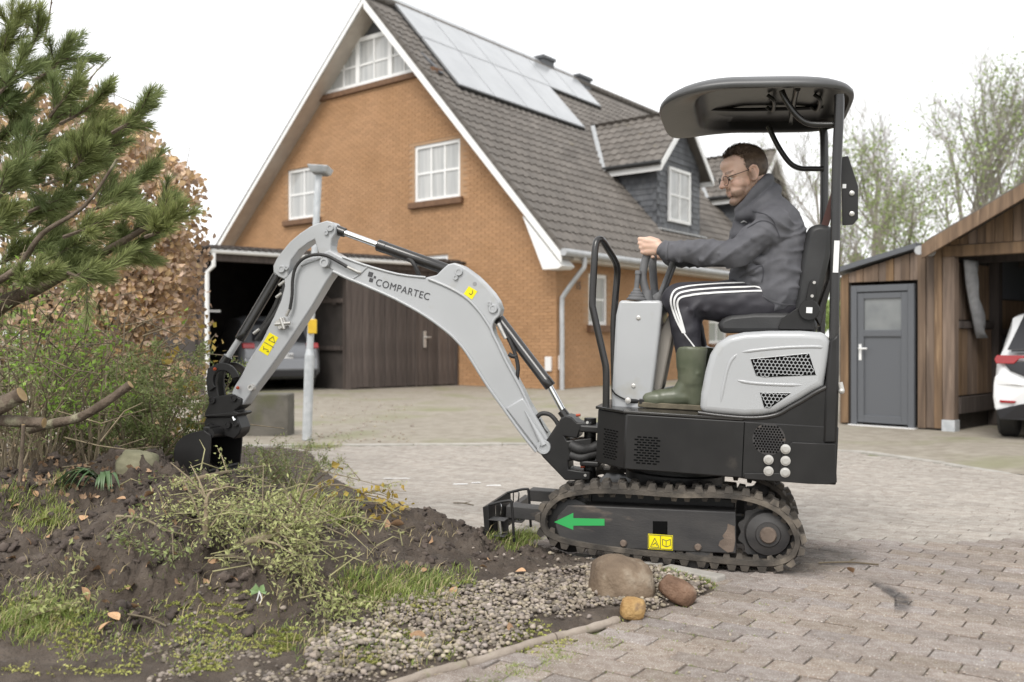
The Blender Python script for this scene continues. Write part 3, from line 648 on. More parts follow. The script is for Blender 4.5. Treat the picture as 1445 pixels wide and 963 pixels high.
spots_.sort(key=lambda p: -(1/(HC+h3(p[0], p[1], rz(p[0]))).y)+(5 if p[1] > 6 else 0)+(1 if p[0] < -9 else 0))
RM = Matrix((SY, UPS, NRM)).transposed().to_4x4()
def tpos(a, b): return h3(a, b, rz(a)+.105)
for a, b in spots_[:300]:
    o = link('roof_tile', tme, K['tile'], roof, smooth=50); o.matrix_local = Matrix.Translation(tpos(a, b)) @ RM
m = MB()
for a, b in spots_[300:]:
    m.val = random.random(); p0 = tpos(a, b); tile_geo(m, lambda u, v_, n: p0+SY*u+UPS*v_+NRM*n)
m.build('roof_tile_mass', K['tilem'], roof, smooth=50, kind='stuff')
m = MB()
for i in range(int((LEN+.9)/.36)): 
    b = OV+i*.36; m.tube([h3(AP[0], b, AP[1]+.2), h3(AP[0], b+.39, AP[1]+.215)], [.13, .115], 10)
m.build('ridge_tile', K['tilem'], roof, smooth=40, kind='stuff')
m = MB()
for i in range(nr):   # verge tiles along the gable edge
    a = EA-.02+i*.33/sl; p = h3(a, OV+.0, rz(a)+.06); m.hexa([p, p+UPS*.36, p+UPS*.36+SY*.1, p+SY*.1], [p+NRM*.115, p+UPS*.36+NRM*.085, p+UPS*.36+NRM*.085+SY*.1, p+NRM*.115+SY*.1])
m.build('verge_tile', K['tilem'], roof, smooth=0, kind='stuff')
# --- solar panels
for a0, a1, b0, b1, n in PAN:
    for i in range(n):
        w = (b1-b0)/n; q = MB(); B0, B1 = b0+i*w+.012, b0+(i+1)*w-.012
        base = lambda a, b, n_: h3(a, b, rz(a)+.10)+NRM*n_
        q.hexa([base(a0,B0,.10),base(a0,B1,.10),base(a1,B1,.10),base(a1,B0,.10)], [base(a0,B0,.145),base(a0,B1,.145),base(a1,B1,.145),base(a1,B0,.145)])
        fr_ = q.build('solar_panel', K['alu'], house, smooth=0)
        q = MB(); e = .03; q.hexa([base(a0+e,B0+e,.14),base(a0+e,B1-e,.14),base(a1-e,B1-e,.14),base(a1-e,B0+e,.14)], [base(a0+e,B0+e,.149),base(a0+e,B1-e,.149),base(a1-e,B1-e,.149),base(a1-e,B0+e,.149)]); q.build('glass', K['solar'], fr_, smooth=0)
    q = MB(); q.hexa([base(a0-.03,b0,.0),base(a0-.03,b1,.0),base(a0+.03,b1,.0),base(a0+.03,b0,.0)], [base(a0-.03,b0,.12),base(a0-.03,b1,.12),base(a0+.03,b1,.095),base(a0+.03,b0,.095)]); q.build('mounting_rail', K['black_al'], house, smooth=0)
    q = MB(); q.hexa([base(a0,b0-.01,.0),base(a0,b0+.05,.0),base(a1,b0+.05,.0),base(a1,b0-.01,.0)], [base(a0,b0-.01,.095),base(a0,b0+.05,.095),base(a1,b0+.05,.095),base(a1,b0-.01,.095)]); q.build('mounting_rail', K['black_al'], house, smooth=0)
# --- chimneys
for b, w, hgt in ((8.2, .7, .48), (10.6, .85, .36)):
    q = MB(); q.cur = 0; hbox(q, AP[0]-.1, AP[0]+.55, b, b+w, AP[1]-.6, AP[1]+hgt); hbox(q, AP[0]-.16, AP[0]+.61, b-.06, b+w+.06, AP[1]+hgt, AP[1]+hgt+.1); q.build('chimney', K['slate'], house, smooth=0)
# --- dormers
def dormer(d):
    b0, b1, a0 = d['b0'], d['b1'], d['a']; zb = rz(a0)+.08; ze = 6.35; mid = (b0+b1)/2; zr = 7.75; half = (b1-b0)/2
    dm = MB(); dm.prism([(b0, zb-.3), (b1, zb-.3), (b1, ze), (mid, zr-.12), (b0, ze)], lambda b, z: h3(a0, b, z), lambda b, z: h3(a0+.14, b, z))
    am = (ze-3.7)/RS
    for bb, s in ((b0, 1), (b1, -1)):
        dm.prism([(a0+.14, zb-.3), (a0+.14, ze), (am+.05, ze), (a0+.14, rz(a0)-.2)], lambda a, z: h3(a, bb, z), lambda a, z: h3(a, bb+s*.14, z))
    dr = dm.build('dormer', K['slate'], house, smooth=0)
    # slate shingles
    sm = MB(); rows = int((zr-zb)/.17)
    for r in range(rows):
        z = zb+r*.17; hw = half if z+.1 < ze else max(0, half*(1-(z-ze)/(zr-ze)))
        n = int(2*hw/.22)
        for i in range(n):
            b = mid-hw+(i+(.5 if r % 2 else 0))*.22
            if d['wb0']-.24 < b < d['wb1']+.02 and d['wz0']-.05 < z+.09 < d['wz1']+.1: continue
            if b+.22 > mid+hw: continue
            sm.val = random.random(); P = [(b+.004,z),(b+.216,z),(b+.216,z+.2),(b+.004,z+.2)]; sm.add([h3(a0-.03,*P[0]),h3(a0-.03,*P[1]),h3(a0-.008,*P[2]),h3(a0-.008,*P[3]),h3(a0,*P[0]),h3(a0,*P[1])], [(0,1,2,3),(4,5,1,0),(5,1,2),(4,3,0)])
    for r in range(int((ze-zb+.3)/.17)):
        z = zb-.2+r*.17; amax = (z-3.75)/RS
        a = a0+(.11 if r % 2 else 0)
        while a < amax:
            for bb, s in ((b0, -1), (b1, 1)):
                sm.val = random.random(); P = [(a+.004,z),(a+.216,z),(a+.216,z+.2),(a+.004,z+.2)]
                sm.add([h3(P[0][0],bb+s*.03,P[0][1]),h3(P[1][0],bb+s*.03,P[1][1]),h3(P[2][0],bb+s*.008,P[2][1]),h3(P[3][0],bb+s*.008,P[3][1])], [(0,1,2,3)])
            a += .22
    sm.build('slate_shingles', K['slate'], dr, smooth=0, kind='stuff')
    f = lambda b, o, z: h3(a0-o-.03, b, z)
    q = MB()
    window(dr, f, d['wb0'], d['wb1'], d['wz0'], d['wz1'], 2)
    q = MB(); hbox(q, a0-.2, a0+.1, b0-.12, b1+.12, zb-.06, zb-.02); q.build('flashing', K['zinc'], dr, smooth=0)
    # roof of the dormer
    ov = .34; zo = ze-.8*ov*.9; fr0 = a0-.32; pit = (zr-ze)/half; am2 = lambda z: (z-3.62)/RS
    rm = MB()
    for s in (-1, 1):
        e = mid+s*(half+ov); zz = zr-pit*(half+ov)
        rm.hexa([h3(fr0, e, zz), h3(fr0, mid, zr), h3(am2(zr)+.3, mid, zr), h3(am2(zz)+.3, e, zz)], [h3(fr0, e, zz+.14), h3(fr0, mid, zr+.14), h3(am2(zr)+.3, mid, zr+.14), h3(am2(zz)+.3, e, zz+.14)])
    dro = rm.build('dormer_roof', K['tilem'], dr, smooth=0)
    tm = MB(); slp = sqrt(1+pit*pit)
    for s in (-1, 1):
        e = mid+s*(half+ov); zz = zr-pit*(half+ov)+.145; upv = Vector(SY*(-s)+ZZ*pit)/slp; ac = GX; nn = ac.cross(upv).normalized(); nn = nn if nn.z > 0 else -nn
        for r in range(int((half+ov)*slp/.33)+1):
            zc = zz+r*.33*pit/slp; bb = e-s*r*.33/slp
            for c in range(int((am2(zc)+.1-fr0)/TW)):
                tm.val = random.random(); p0 = h3(fr0+.15+c*TW, bb, zc); tile_geo(tm, lambda u, v_, n: p0+ac*u+upv*v_*.98+nn*n)
    tm.build('dormer_tiles', K['tilem'], dr, smooth=50, kind='stuff')
    bm_ = MB()
    for s in (-1, 1):
        e = mid+s*(half+ov+.02); zz = zr-pit*(half+ov)
        P = [(e, zz-.12), (e, zz+.1), (mid+s*.002, zr+.12), (mid+s*.002, zr-.12)]; bm_.prism(P, lambda b, z: h3(fr0-.03, b, z), lambda b, z: h3(fr0+.01, b, z))
        hbox(bm_, fr0, am2(zz)+.2, min(e, e-s*.05), max(e, e-s*.05), zz-.12, zz+.1)
    bm_.build('dormer_bargeboard', K['white'], dr, smooth=0)
    for s in (-1, 1):
        gm = MB(); gm.tube([h3(fr0-.02, mid+s*(half+ov+.09), zr-pit*(half+ov)+.1), h3(am2(zr-pit*(half+ov)+.1)+.1, mid+s*(half+ov+.09), zr-pit*(half+ov)+.1)], .07, 8)
        gm.build('dormer_gutter', K['black_al'], dr, smooth=60)
    vm = MB()
    for s in (-1, 1):
        P0 = h3(am2(zr)-.1, mid+s*.1, zr+.2); P1 = h3(am2(zr-pit*(half+ov))-.05, mid+s*(half+ov+.15), rz(am2(zr-pit*(half+ov))-.05)+.17)
        dx = GX*.08; vm.hexa([P0-dx-ZZ*.05, P1-dx-ZZ*.05, P1+dx-ZZ*.05, P0+dx-ZZ*.05], [P0-dx+ZZ*.02, P1-dx+ZZ*.02, P1+dx+ZZ*.02, P0+dx+ZZ*.02])
        if s < 0:
            P2 = h3(a0+.05, b0-.1, rz(a0)+.15); P3 = h3(am2(ze), b0-.1, rz(am2(ze))+.15); vm.hexa([P2-SY*.06-ZZ*.05,P3-SY*.06-ZZ*.05,P3+SY*.1-ZZ*.05,P2+SY*.1-ZZ*.05],[P2-SY*.06,P3-SY*.06,P3+SY*.1,P2+SY*.1])
    vm.build('valley_flashing', K['zinc'], dr, smooth=0)
for d, wb0 in ((D1, 7.08), (D2, 14.75)):
    d.update(wb0=wb0, wb1=wb0+1.5, wz0=4.6, wz1=6.2); dormer(d)
# --- gutter and downpipe
q = MB(); gz_ = rz(EA)+.02; q.tube([h3(EA-.09, OV-.02, gz_), h3(EA-.09, LEN+.4, gz_)], .085, 10); q.build('gutter', K['zinc'], house, smooth=60)
q = MB(); q.tube(spline([h3(EA-.09, .35, gz_-.05), h3(EA-.08, .35, gz_-.28), h3(EA+.02, .3, gz_-.42), h3(-.16, .12, gz_-.9), h3(-.1, .1, gz_-1.1), h3(-.1, .1, 1.2), h3(-.1, .1, -.05)], 6), .058, 10); q.build('downpipe', K['zinc'], house, smooth=60)
for z in (.62, .66): pass
q = MB(); hbox(q, -.08, .0, -.0-.12+.2, .2+.02, .45, .78); q.build('meter_box', K['plate'], house, smooth=0, bevel=.01)
q = MB(); hbox(q, .12, .3, -.07, 0., .42, .75); q.build('meter_box', K['plate'], house, smooth=0, bevel=.01)
def text(name, body, mt, parent, o, ex, ey, size, depth=.004, bold=0., spacing=1.0, align='CENTER'):
    cu = bpy.data.curves.new(name, 'FONT'); cu.body = body; cu.size = size; cu.extrude = depth/2; cu.offset = bold; cu.space_character = spacing; cu.align_x = align; cu.align_y = 'CENTER'
    t = bpy.data.objects.new(name+'_t', cu); COL.objects.link(t); dg = bpy.context.evaluated_depsgraph_get()
    me = bpy.data.meshes.new_from_object(t.evaluated_get(dg), depsgraph=dg); bpy.data.objects.remove(t); bpy.data.curves.remove(cu); me.name = name
    ex = Vector(ex).normalized(); ey = Vector(ey).normalized(); en = ex.cross(ey).normalized(); ey = en.cross(ex)
    me.transform(Matrix.Translation(Vector(o)) @ Matrix((ex, ey, en)).transposed().to_4x4()); me.materials.clear(); me.materials.append(mt)
    return link(name, me, None, parent, smooth=0)
text('house_number', '15', K['ink'], house, h3(-.03, .95, 2.42), SY, ZZ, .26)
# ================================================================ carport with plank wall
CB = HC+h3(3.19, 0, 0); CDIR = Vector((-.76, -.65, 0)).normalized()      # facade runs from the gable towards the left
CIN = Vector((CDIR.y, -CDIR.x, 0)); CIN = -CIN if CIN.y < 0 else CIN     # into the building
CIN = Vector((-.70, .714, 0))
cp = thing('carport', 'dark boarded carport with white gutter and plank wall against the brick gable', 'carport', CB)
def c3(t, n, z): return CDIR*t+CIN*n+ZZ*z
def cbox(mb, t0, t1, n0, n1, z0, z1): mb.hexa([c3(t0,n0,z0),c3(t1,n0,z0),c3(t1,n1,z0),c3(t0,n1,z0)], [c3(t0,n0,z1),c3(t1,n0,z1),c3(t1,n1,z1),c3(t0,n1,z1)]); return mb
TP, TE = 3.25, 6.55       # plank wall 0..TP, open bay TP..TE
w = .155; t = .02; k = 0
q = MB(); cbox(q, -w/2, w/2, 0, .022, 0, 2.78); plank = []
for v_ in range(3):
    q = MB(); ww = w-.008; q.hexa([c3(0,0,0),c3(ww,0,0),c3(ww,.022,0),c3(0,.022,0)], [c3(0,0,2.8),c3(ww,0,2.8),c3(ww,.022,2.8),c3(0,.022,2.8)]); plank.append(q.mesh('plank'))
while t < TP-w:
    if not (.0 < t < .98): pass
    o = link('plank', plank[k % 3], K['darkwood'], cp, smooth=0); o.location = c3(t, -.012*(k % 2)-.03+random.uniform(-.003, .003), .02+random.uniform(0, .02)); t += w; k += 1
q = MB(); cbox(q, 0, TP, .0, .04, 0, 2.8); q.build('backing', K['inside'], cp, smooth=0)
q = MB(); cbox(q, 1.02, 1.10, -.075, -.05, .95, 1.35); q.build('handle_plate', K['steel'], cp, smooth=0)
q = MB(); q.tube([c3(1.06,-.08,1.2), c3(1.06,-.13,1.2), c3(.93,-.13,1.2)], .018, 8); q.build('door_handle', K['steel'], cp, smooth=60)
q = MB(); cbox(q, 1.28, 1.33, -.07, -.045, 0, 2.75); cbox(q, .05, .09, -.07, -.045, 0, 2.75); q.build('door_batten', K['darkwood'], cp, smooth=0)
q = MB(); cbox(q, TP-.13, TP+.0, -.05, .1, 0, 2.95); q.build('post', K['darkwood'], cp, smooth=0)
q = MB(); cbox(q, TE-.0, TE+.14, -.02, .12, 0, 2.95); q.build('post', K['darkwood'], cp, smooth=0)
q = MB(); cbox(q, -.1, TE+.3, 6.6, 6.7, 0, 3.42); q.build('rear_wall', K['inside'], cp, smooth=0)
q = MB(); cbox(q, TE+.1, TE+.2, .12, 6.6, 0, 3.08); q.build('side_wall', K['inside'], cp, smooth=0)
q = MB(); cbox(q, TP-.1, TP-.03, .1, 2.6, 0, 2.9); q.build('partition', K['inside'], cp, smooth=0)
for z in (.9, 2.0): q = MB(); cbox(q, TP+.0, TP+.05, .1, 2.5, z, z+.1); q.build('rail', K['darkwood'], cp, smooth=0)
q = MB(); q.hexa([c3(TP,.3,1.95),c3(TP+.04,.3,1.95),c3(TP+.04,.45,1.95),c3(TP,.45,1.95)], [c3(TP,2.0,2.9),c3(TP+.04,2.0,2.9),c3(TP+.04,2.15,2.9),c3(TP,2.15,2.9)]); q.build('brace', K['darkwood'], cp, smooth=0)
q = MB(); cbox(q, -.02, TE+.25, -.10, .05, 2.80, 3.13); q.build('fascia', K['darkwood'], cp, smooth=0)
q = MB()   # corrugated roof sheet
n = 90
for r in range(n):
    t0, t1 = -.02+(TE+.4)*r/n, -.02+(TE+.4)*(r+1)/n; z0, z1 = 3.05+.03*(r % 2), 3.05+.03*((r+1) % 2)
    q.add([c3(t0,-.3,z0),c3(t1,-.3,z1),c3(t1,6.8,z1+.35),c3(t0,6.8,z0+.35),c3(t0,-.3,z0-.03),c3(t1,-.3,z1-.03),c3(t1,6.8,z1+.32),c3(t0,6.8,z0+.32)], [(0,1,2,3),(7,6,5,4),(4,5,1,0)])
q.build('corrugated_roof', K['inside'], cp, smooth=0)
q = MB(); q.tube([c3(1.2,-.22,2.98), c3(TE+.05,-.22,3.0)], .06, 10); q.build('gutter', K['white'], cp, smooth=60)
q = MB(); q.tube([c3(TE-.02,-.22,2.95), c3(TE-.02,-.22,2.68), c3(TE+.06,-.1,2.55), c3(TE+.06,-.1,0)], .045, 10); q.build('downpipe', K['white'], cp, smooth=30)
q = MB(); cbox(q, TE-.75, TE-.2, .9, .95, 1.75, 1.8); q.build('shelf_bracket', K['plate'], cp, smooth=0)
cb = thing('cabinet', 'grey metal cabinet standing in the shade at the back of the carport', 'cabinet', CB+c3(TE-1.75, 4.6, 0))
q = MB(); cbox(q, 0, .55, 0, .5, 0.05, 2.2); q.build('body', K['tarp'], cb, smooth=0, bevel=.01)
q = MB(); cbox(q, .26, .29, -.02, 0, .1, 2.15); q.build('door_edge', K['zinc'], cb, smooth=0)
# ================================================================ cars
def car(name, label, loc, fwd, paint, wid=1.8, dims=None, style='hatch'):
    """rear is at local x=0, length runs to +x, y to the left"""
    root = thing(name, label, 'car', loc, atan2(fwd.y, fwd.x))
    hw = wid/2
    # stations along x: (x, half width low, half width belt, half width roof, z sill, z bumper, z belt, z roof)
    st = [(0.0, .86, .84, .0, .42, .78, .80, .80), (.05, .95, .90, .0, .30, .86, .92, .92), (.18, .99, .96, .70, .25, .92, .98, 1.06), (.42, 1., .98, .76, .22, .92, 1.0, 1.30), (.72, 1., .985, .78, .20, .92, 1.0, 1.50), (1.4, 1., .99, .80, .2, .92, 1.0, 1.56), (2.4, 1., .99, .80, .2, .9, .99, 1.54), (3.0, 1., .98, .76, .2, .88, .97, 1.33), (3.45, .98, .95, .55, .22, .82, .94, .99), (3.9, .93, .88, .4, .28, .74, .84, .86), (4.15, .8, .72, .3, .35, .6, .66, .68)]
    q = MB(); ring = []
    for x, wl, wb, wr, zs, zb, zt, zr in st:
        half = [(0, zs), (wl*.9, zs), (wl, zs+.12), (wl*1.0, (zs+zb)/2), (wb, zb), (wb*.965, zt), (max(wr, wb*.9) if zr-zt < .05 else wr+.06, zr-.06 if zr-zt > .05 else zr), (wr*.8, zr), (0, zr+.005)]
        pts = [Vector((x, y*hw, z)) for y, z in half]; ring.append(pts+[Vector((p.x, -p.y, p.z)) for p in pts[-2:0:-1]])
    n = len(ring[0]); vs = [p for r in ring for p in r]
    fs = [(i*n+j, i*n+(j+1) % n, (i+1)*n+(j+1) % n, (i+1)*n+j) for i in range(len(ring)-1) for j in range(n)]+[tuple(range(n-1, -1, -1)), tuple(len(vs)-n+j for j in range(n))]
    q.add(vs, fs); o = q.build('body', paint, root, smooth=50)
    return root, hw
def wheels(root, hw, xs, r=.34):
    for x in xs:
        for s in (-1, 1):
            q = MB(); yo = s*hw*.985; q.lathe((x, yo, r), (0, -s, 0), [(r*.62, -.0), (r*.92, 0.0), (r, .03), (r, .19), (r*.9, .215), (.05, .2)], 28); w_ = q.build('wheel', K['tyre'], root, smooth=40)
            q = MB(); q.lathe((x, yo-s*.004, r), (0, s, 0), [(r*.6, -.01), (r*.6, .006), (.06, .015), (.05, .0)], 20); q.build('rim', K['alu'], w_, smooth=40)
# grey car, nose into the carport
gdir = Vector((-.42, .907, 0)).normalized()
GP0 = at(397, 551, 22.3); gc, hw = car('parked_car', 'silver grey car parked tail out inside the dark carport', Vector((GP0.x, GP0.y, -.205)), gdir, K['cargrey'])
wheels(gc, hw, (.75, 3.3)); gc.scale = (1.05, 1.03, 1.1)
def carpatch(root, name, mt, y0, y1, z0, z1, x=-.012, x1=.0, d=.03, parent=None, bev=.01):
    q = MB(); q.hexa([(x,y0,z0),(x,y1,z0),(x+d,y1,z0),(x+d,y0,z0)], [(x1,y0,z1),(x1,y1,z1),(x1+d,y1,z1),(x1+d,y0,z1)]); return q.build(name, mt, parent or root, smooth=0, bevel=bev)
carpatch(gc, 'rear_bumper', K['cargrey'], -.8, .8, .42, .66, -.06, -.03, .1, bev=.03)
carpatch(gc, 'bumper_trim', K['carblack'], -.78, .78, .28, .43, -.04, -.05, .12, bev=.02)
pl = carpatch(gc, 'number_plate', K['plate'], -.26, .26, .66, .77, -.03, -.02, .02, bev=.003)
text('plate_lettering', 'RD BT 1386', K['ink'], pl, (-.036, 0, .715), (0, -1, 0), (0, 0, 1), .105, depth=.004)
for s in (-1, 1):
    carpatch(gc, 'tail_light', K['lampred'], min(s*.56, s*.83), max(s*.56, s*.83), .87, .98, .0, .045, .1, bev=.02)
q = MB(); q.hexa([(.10,-.60,1.02),(.10,.60,1.02),(.14,.60,1.02),(.14,-.60,1.02)], [(.60,-.52,1.44),(.60,.52,1.44),(.64,.52,1.44),(.64,-.52,1.44)]); q.build('rear_window', K['carblack'], gc, smooth=0, bevel=.01)
# ================================================================ lamp post, concrete block
lp = at(433, 621, 1.22*1400/146); lpz = -.2
lamp = thing('street_lamp', 'slim galvanised lamp post with flat square head and yellow box on it', 'street lamp', (lp.x, lp.y, lpz))
hh = (at(445, 240, lp.y).z-lpz)
tl = Vector((.07, 0, 0))
q = MB(); q.tube([(0,0,0), tl*.45+Vector((0,0,1.0))], .056, 14); q.tube([tl*.45+Vector((0,0,.98)), tl*.47+Vector((0,0,1.07))], [.056,.04], 14); q.build('base_pipe', K['galv'], lamp, smooth=50)
q = MB(); q.tube([tl*.45+Vector((0,0,1.0)), tl*2+Vector((0,0,hh-.03))], .04, 14); q.build('pole', K['galv'], lamp, smooth=50)
q = MB(); c = tl*2+Vector((0,0,hh)); q.hexa([c+Vector(p) for p in ((-.07,-.12,-.045),(.11,-.12,-.045),(.11,.18,-.045),(-.07,.18,-.045))], [c+Vector(p) for p in ((-.11,-.16,.045),(.14,-.16,.03),(.14,.22,.03),(-.11,.22,.045))]); q.build('lamp_head', K['galv'], lamp, smooth=0, bevel=.012)
q = MB(); q.span(c+Vector((-.05,-.1,-.055)), c+Vector((.09,.15,-.044))); q.build('diffuser', K['tarp'], lamp, smooth=0)
yb = at(444, 461, lp.y).z-lpz
q = MB(); q.span((tl.x*1.05-.05,-.07,yb-.085), (tl.x*1.05+.055,-.035,yb+.085)); q.build('yellow_box', mat('amber_enamel', (.72,.47,.03), (.6,.38,.03), rough=.5, ns=9), lamp, smooth=0, bevel=.01)
cbk = at(368, 615, 12.2); conc = tag(MB().build('x', K['concrete']) if False else None, '') if False else None
q = MB(); q.span((cbk.x-.75, cbk.y, -.25), (cbk.x+.34, cbk.y+.35, .31)); o = q.build('concrete_block', K['concrete'], smooth=0, bevel=.02); tag(o, 'low weathered concrete block standing left of the lamp post', 'block')
# ================================================================ timber garage on the right
SA = at(1190, 598, 1.22*1400/123); SA = Vector((SA.x, SA.y, -.2)); SD = Vector((.70, -.714, 0)).normalized(); SI = Vector((.714, .70, 0)).normalized()
shed = thing('timber_garage', 'brown weathered timber garage with lean-to, grey door and open bay', 'garage', SA)
def s3(t, n, z): return SD*t+SI*n+ZZ*z
def spix(px, py, n=0): 
    r = solve(SA+SI*n, SD, ZZ, px, py); return r.y, r.z
def sbox(mb, t0, t1, n0, n1, z0, z1): mb.hexa([s3(t0,n0,z0),s3(t1,n0,z0),s3(t1,n1,z0),s3(t0,n1,z0)], [s3(t0,n0,z1),s3(t1,n0,z1),s3(t1,n1,z1),s3(t0,n1,z1)]); return mb
tl0, zl0 = spix(1190, 386); tl1, zl1 = spix(1300, 350); tg, zg = spix(1301, 352, -.42); tq, zq = spix(1445, 266, -.42)
dl, dzt = spix(1203, 404); dr_, _ = spix(1292, 404); _, dzb = spix(1250, 601)
op0, oz = spix(1343, 364)
GS = (zq-zg)/(tq-tg); tg += .24; zg += .24*GS
TEND = op0+5.2
def rooft(t): return zl0+(zl1-zl0)*(t-tl0)/(tl1-tl0) if t < tg else min(zg+GS*(t-tg), zg+GS*(TEND*.5+tg*.5+.3-tg)*2-GS*(t-tg) if t > (TEND+tg)/2 else 99)
# planks
w = .108; t = -.02; k = 0; pm_ = {}
def plank_at(t, z0, z1, n=0, name='plank'):
    q = MB(); g = .0035; sl_ = rooft(t+w/2)-rooft(t-w/2) if False else 0
    q.hexa([s3(t+g,n,z0),s3(t+w-g,n,z0),s3(t+w-g,n+.024,z0),s3(t+g,n+.024,z0)], [s3(t+g,n,z1[0]),s3(t+w-g,n,z1[1]),s3(t+w-g,n+.024,z1[1]),s3(t+g,n+.024,z1[0])])
    return q.build(name, K['wood'], shed, smooth=0)
while t < TEND:
    n = -.03+.012*(k % 2)+random.uniform(-.003, .003); zt = (rooft(t)-.03, rooft(t+w)-.03); k += 1
    a, b = t, t+w; t += w
    if dl-.02 < (a+b)/2 < dr_+.02: plank_at(a, dzt+.05, zt, n); continue
    if (a+b)/2 > op0-.1:
        plank_at(a, oz+.16, zt, n); continue
    plank_at(a, .0+random.uniform(0, .03), zt, n)
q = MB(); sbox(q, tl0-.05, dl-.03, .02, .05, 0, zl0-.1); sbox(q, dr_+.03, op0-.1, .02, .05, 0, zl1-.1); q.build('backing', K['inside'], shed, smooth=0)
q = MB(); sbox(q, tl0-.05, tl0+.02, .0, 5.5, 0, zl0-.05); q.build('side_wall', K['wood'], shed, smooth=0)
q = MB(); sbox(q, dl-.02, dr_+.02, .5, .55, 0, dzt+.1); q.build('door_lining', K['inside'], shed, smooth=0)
# roofs
def roofslab(name, t0, z0, t1, z1, th, mt, n0=-.25, n1=6.2):
    q = MB(); q.hexa([s3(t0,n0,z0),s3(t1,n0,z1),s3(t1,n1,z1),s3(t0,n1,z0)], [s3(t0,n0,z0+th),s3(t1,n0,z1+th),s3(t1,n1,z1+th),s3(t0,n1,z0+th)]); return q.build(name, mt, shed, smooth=0)
roofslab('lean_to_roof', tl0-.15, rooft(tl0)-.02, tl1-.02, rooft(tl1-.03)-.0, .07, K['anthra'], -.12)
tm_ = (TEND+tg)/2
roofslab('roof', tg-.22, zg-.22*GS+.0, tm_, zg+GS*(tm_-tg), .09, K['tilem'], -.4)
roofslab('roof', tm_+.002, zg+GS*(tm_-tg), TEND+.3, zg-.3*GS, .09, K['tilem'], -.4)
q = MB(); q.hexa([s3(tg-.24,-.44,zg-.24*GS-.12),s3(tm_,-.44,zg+GS*(tm_-tg)-.12),s3(tm_,-.39,zg+GS*(tm_-tg)-.12),s3(tg-.24,-.39,zg-.24*GS-.12)], [s3(tg-.24,-.44,zg-.24*GS+.06),s3(tm_,-.44,zg+GS*(tm_-tg)+.06),s3(tm_,-.39,zg+GS*(tm_-tg)+.06),s3(tg-.24,-.39,zg-.24*GS+.06)]); q.build('bargeboard', K['wood'], shed, smooth=0)
q = MB(); q.tube([s3(tg-.28,-.42,zg-.22*GS-.02), s3(tg-.28,6.2,zg-.22*GS-.02)], .06, 8); q.build('gutter', K['zinc'], shed, smooth=60)
# opening frame and interior
q = MB(); sbox(q, op0-.1, op0+.05, -.045, .1, .14, oz+.01); q.build('post', K['wood'], shed, smooth=0, bevel=.006)
q = MB(); sbox(q, op0-.11, op0+.06, -.055, .11, -.02, .14); q.build('post_base', K['galv'], shed, smooth=0, bevel=.006)
q = MB(); sbox(q, op0-.1, TEND, -.05, .1, oz+.012, oz+.15); q.build('lintel', K['wood'], shed, smooth=0)
for i in range(7):
    n0 = .1+i*.17; q = MB(); sbox(q, op0+.0, op0+.03, n0+.004, n0+.166, .45, 1.32); q.build('plank', K['wood'], shed, smooth=0)
for i in range(7):
    n0 = .1+i*.17; q = MB(); sbox(q, op0-.03, op0+.0, n0+.004, n0+.166, 1.44, oz-.05); q.build('plank', K['wood'], shed, smooth=0)
q = MB(); sbox(q, op0-.03, op0+.06, .1, 1.3, 1.33, 1.42); q.build('rail', K['darkwood'], shed, smooth=0)
q = MB(); sbox(q, op0+.0, op0+.08, .1, 1.3, .22, .43); q.build('rail', K['darkwood'], shed, smooth=0)
for n0 in (1.3, 2.6):
    q = MB(); sbox(q, op0-.02, op0+.12, n0, n0+.14, 0, oz+.1); q.build('post', K['darkwood'], shed, smooth=0)
q = MB(); sbox(q, op0-.06, op0-.03, .1, 5.5, 0, oz+.3); q.build('side_lining', K['inside'], shed, smooth=0)
q = MB(); sbox(q, op0+.0, op0+.04, 1.44, 2.6, .1, 1.25); q.build('lining_panel', K['anthra'], shed, smooth=0)
q = MB(); sbox(q, op0+.0, op0+.04, 1.44, 2.6, 1.75, 2.4); q.build('lining_panel', K['anthra'], shed, smooth=0)
q = MB(); sbox(q, op0+.0, op0+.04, 1.44, 2.6, 1.3, 1.73); q.build('lining_panel', K['wood'], shed, smooth=0)
q = MB(); sbox(q, op0+.0, op0+.09, 1.44, 2.6, 1.24, 1.32); q.build('rail', K['darkwood'], shed, smooth=0)
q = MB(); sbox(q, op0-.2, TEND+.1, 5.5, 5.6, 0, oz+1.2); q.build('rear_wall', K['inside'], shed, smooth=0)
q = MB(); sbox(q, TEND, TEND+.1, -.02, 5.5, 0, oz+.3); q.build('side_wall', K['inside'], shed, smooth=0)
for i in range(3):
    q = MB(); sbox(q, op0-.05, TEND, .9+i*1.4, 1.02+i*1.4, oz-.02, oz+.14); q.build('ceiling_beam', K['darkwood'], shed, smooth=0)
# hanging sack
q = MB()
for r in range(11):
    f_ = r/10; zt = oz-.02-f_*1.0; n0 = .16+.15*f_+.28*f_*f_; wd = .26*(1-.15*f_)-.12*max(0, f_-.75)*2
    q.add([s3(op0+.08, n0, zt), s3(op0+.15+.03*sin(f_*7), n0+wd*.33, zt-.02), s3(op0+.13+.03*cos(f_*9), n0+wd*.66, zt-.02), s3(op0+.07, n0+wd, zt)], [])
q.f = [(r*4+i, r*4+i+1, r*4+i+5, r*4+i+4) for r in range(10) for i in range(3)]; q.m = [0]*len(q.f)
o = q.build('hanging_sack', K['tarp'], smooth=180); o.location = SA; o.modifiers.new('th', 'SOLIDIFY').thickness = .05; tag(o, 'grey quilted sheet hanging from the lintel inside the timber garage', 'sheet')
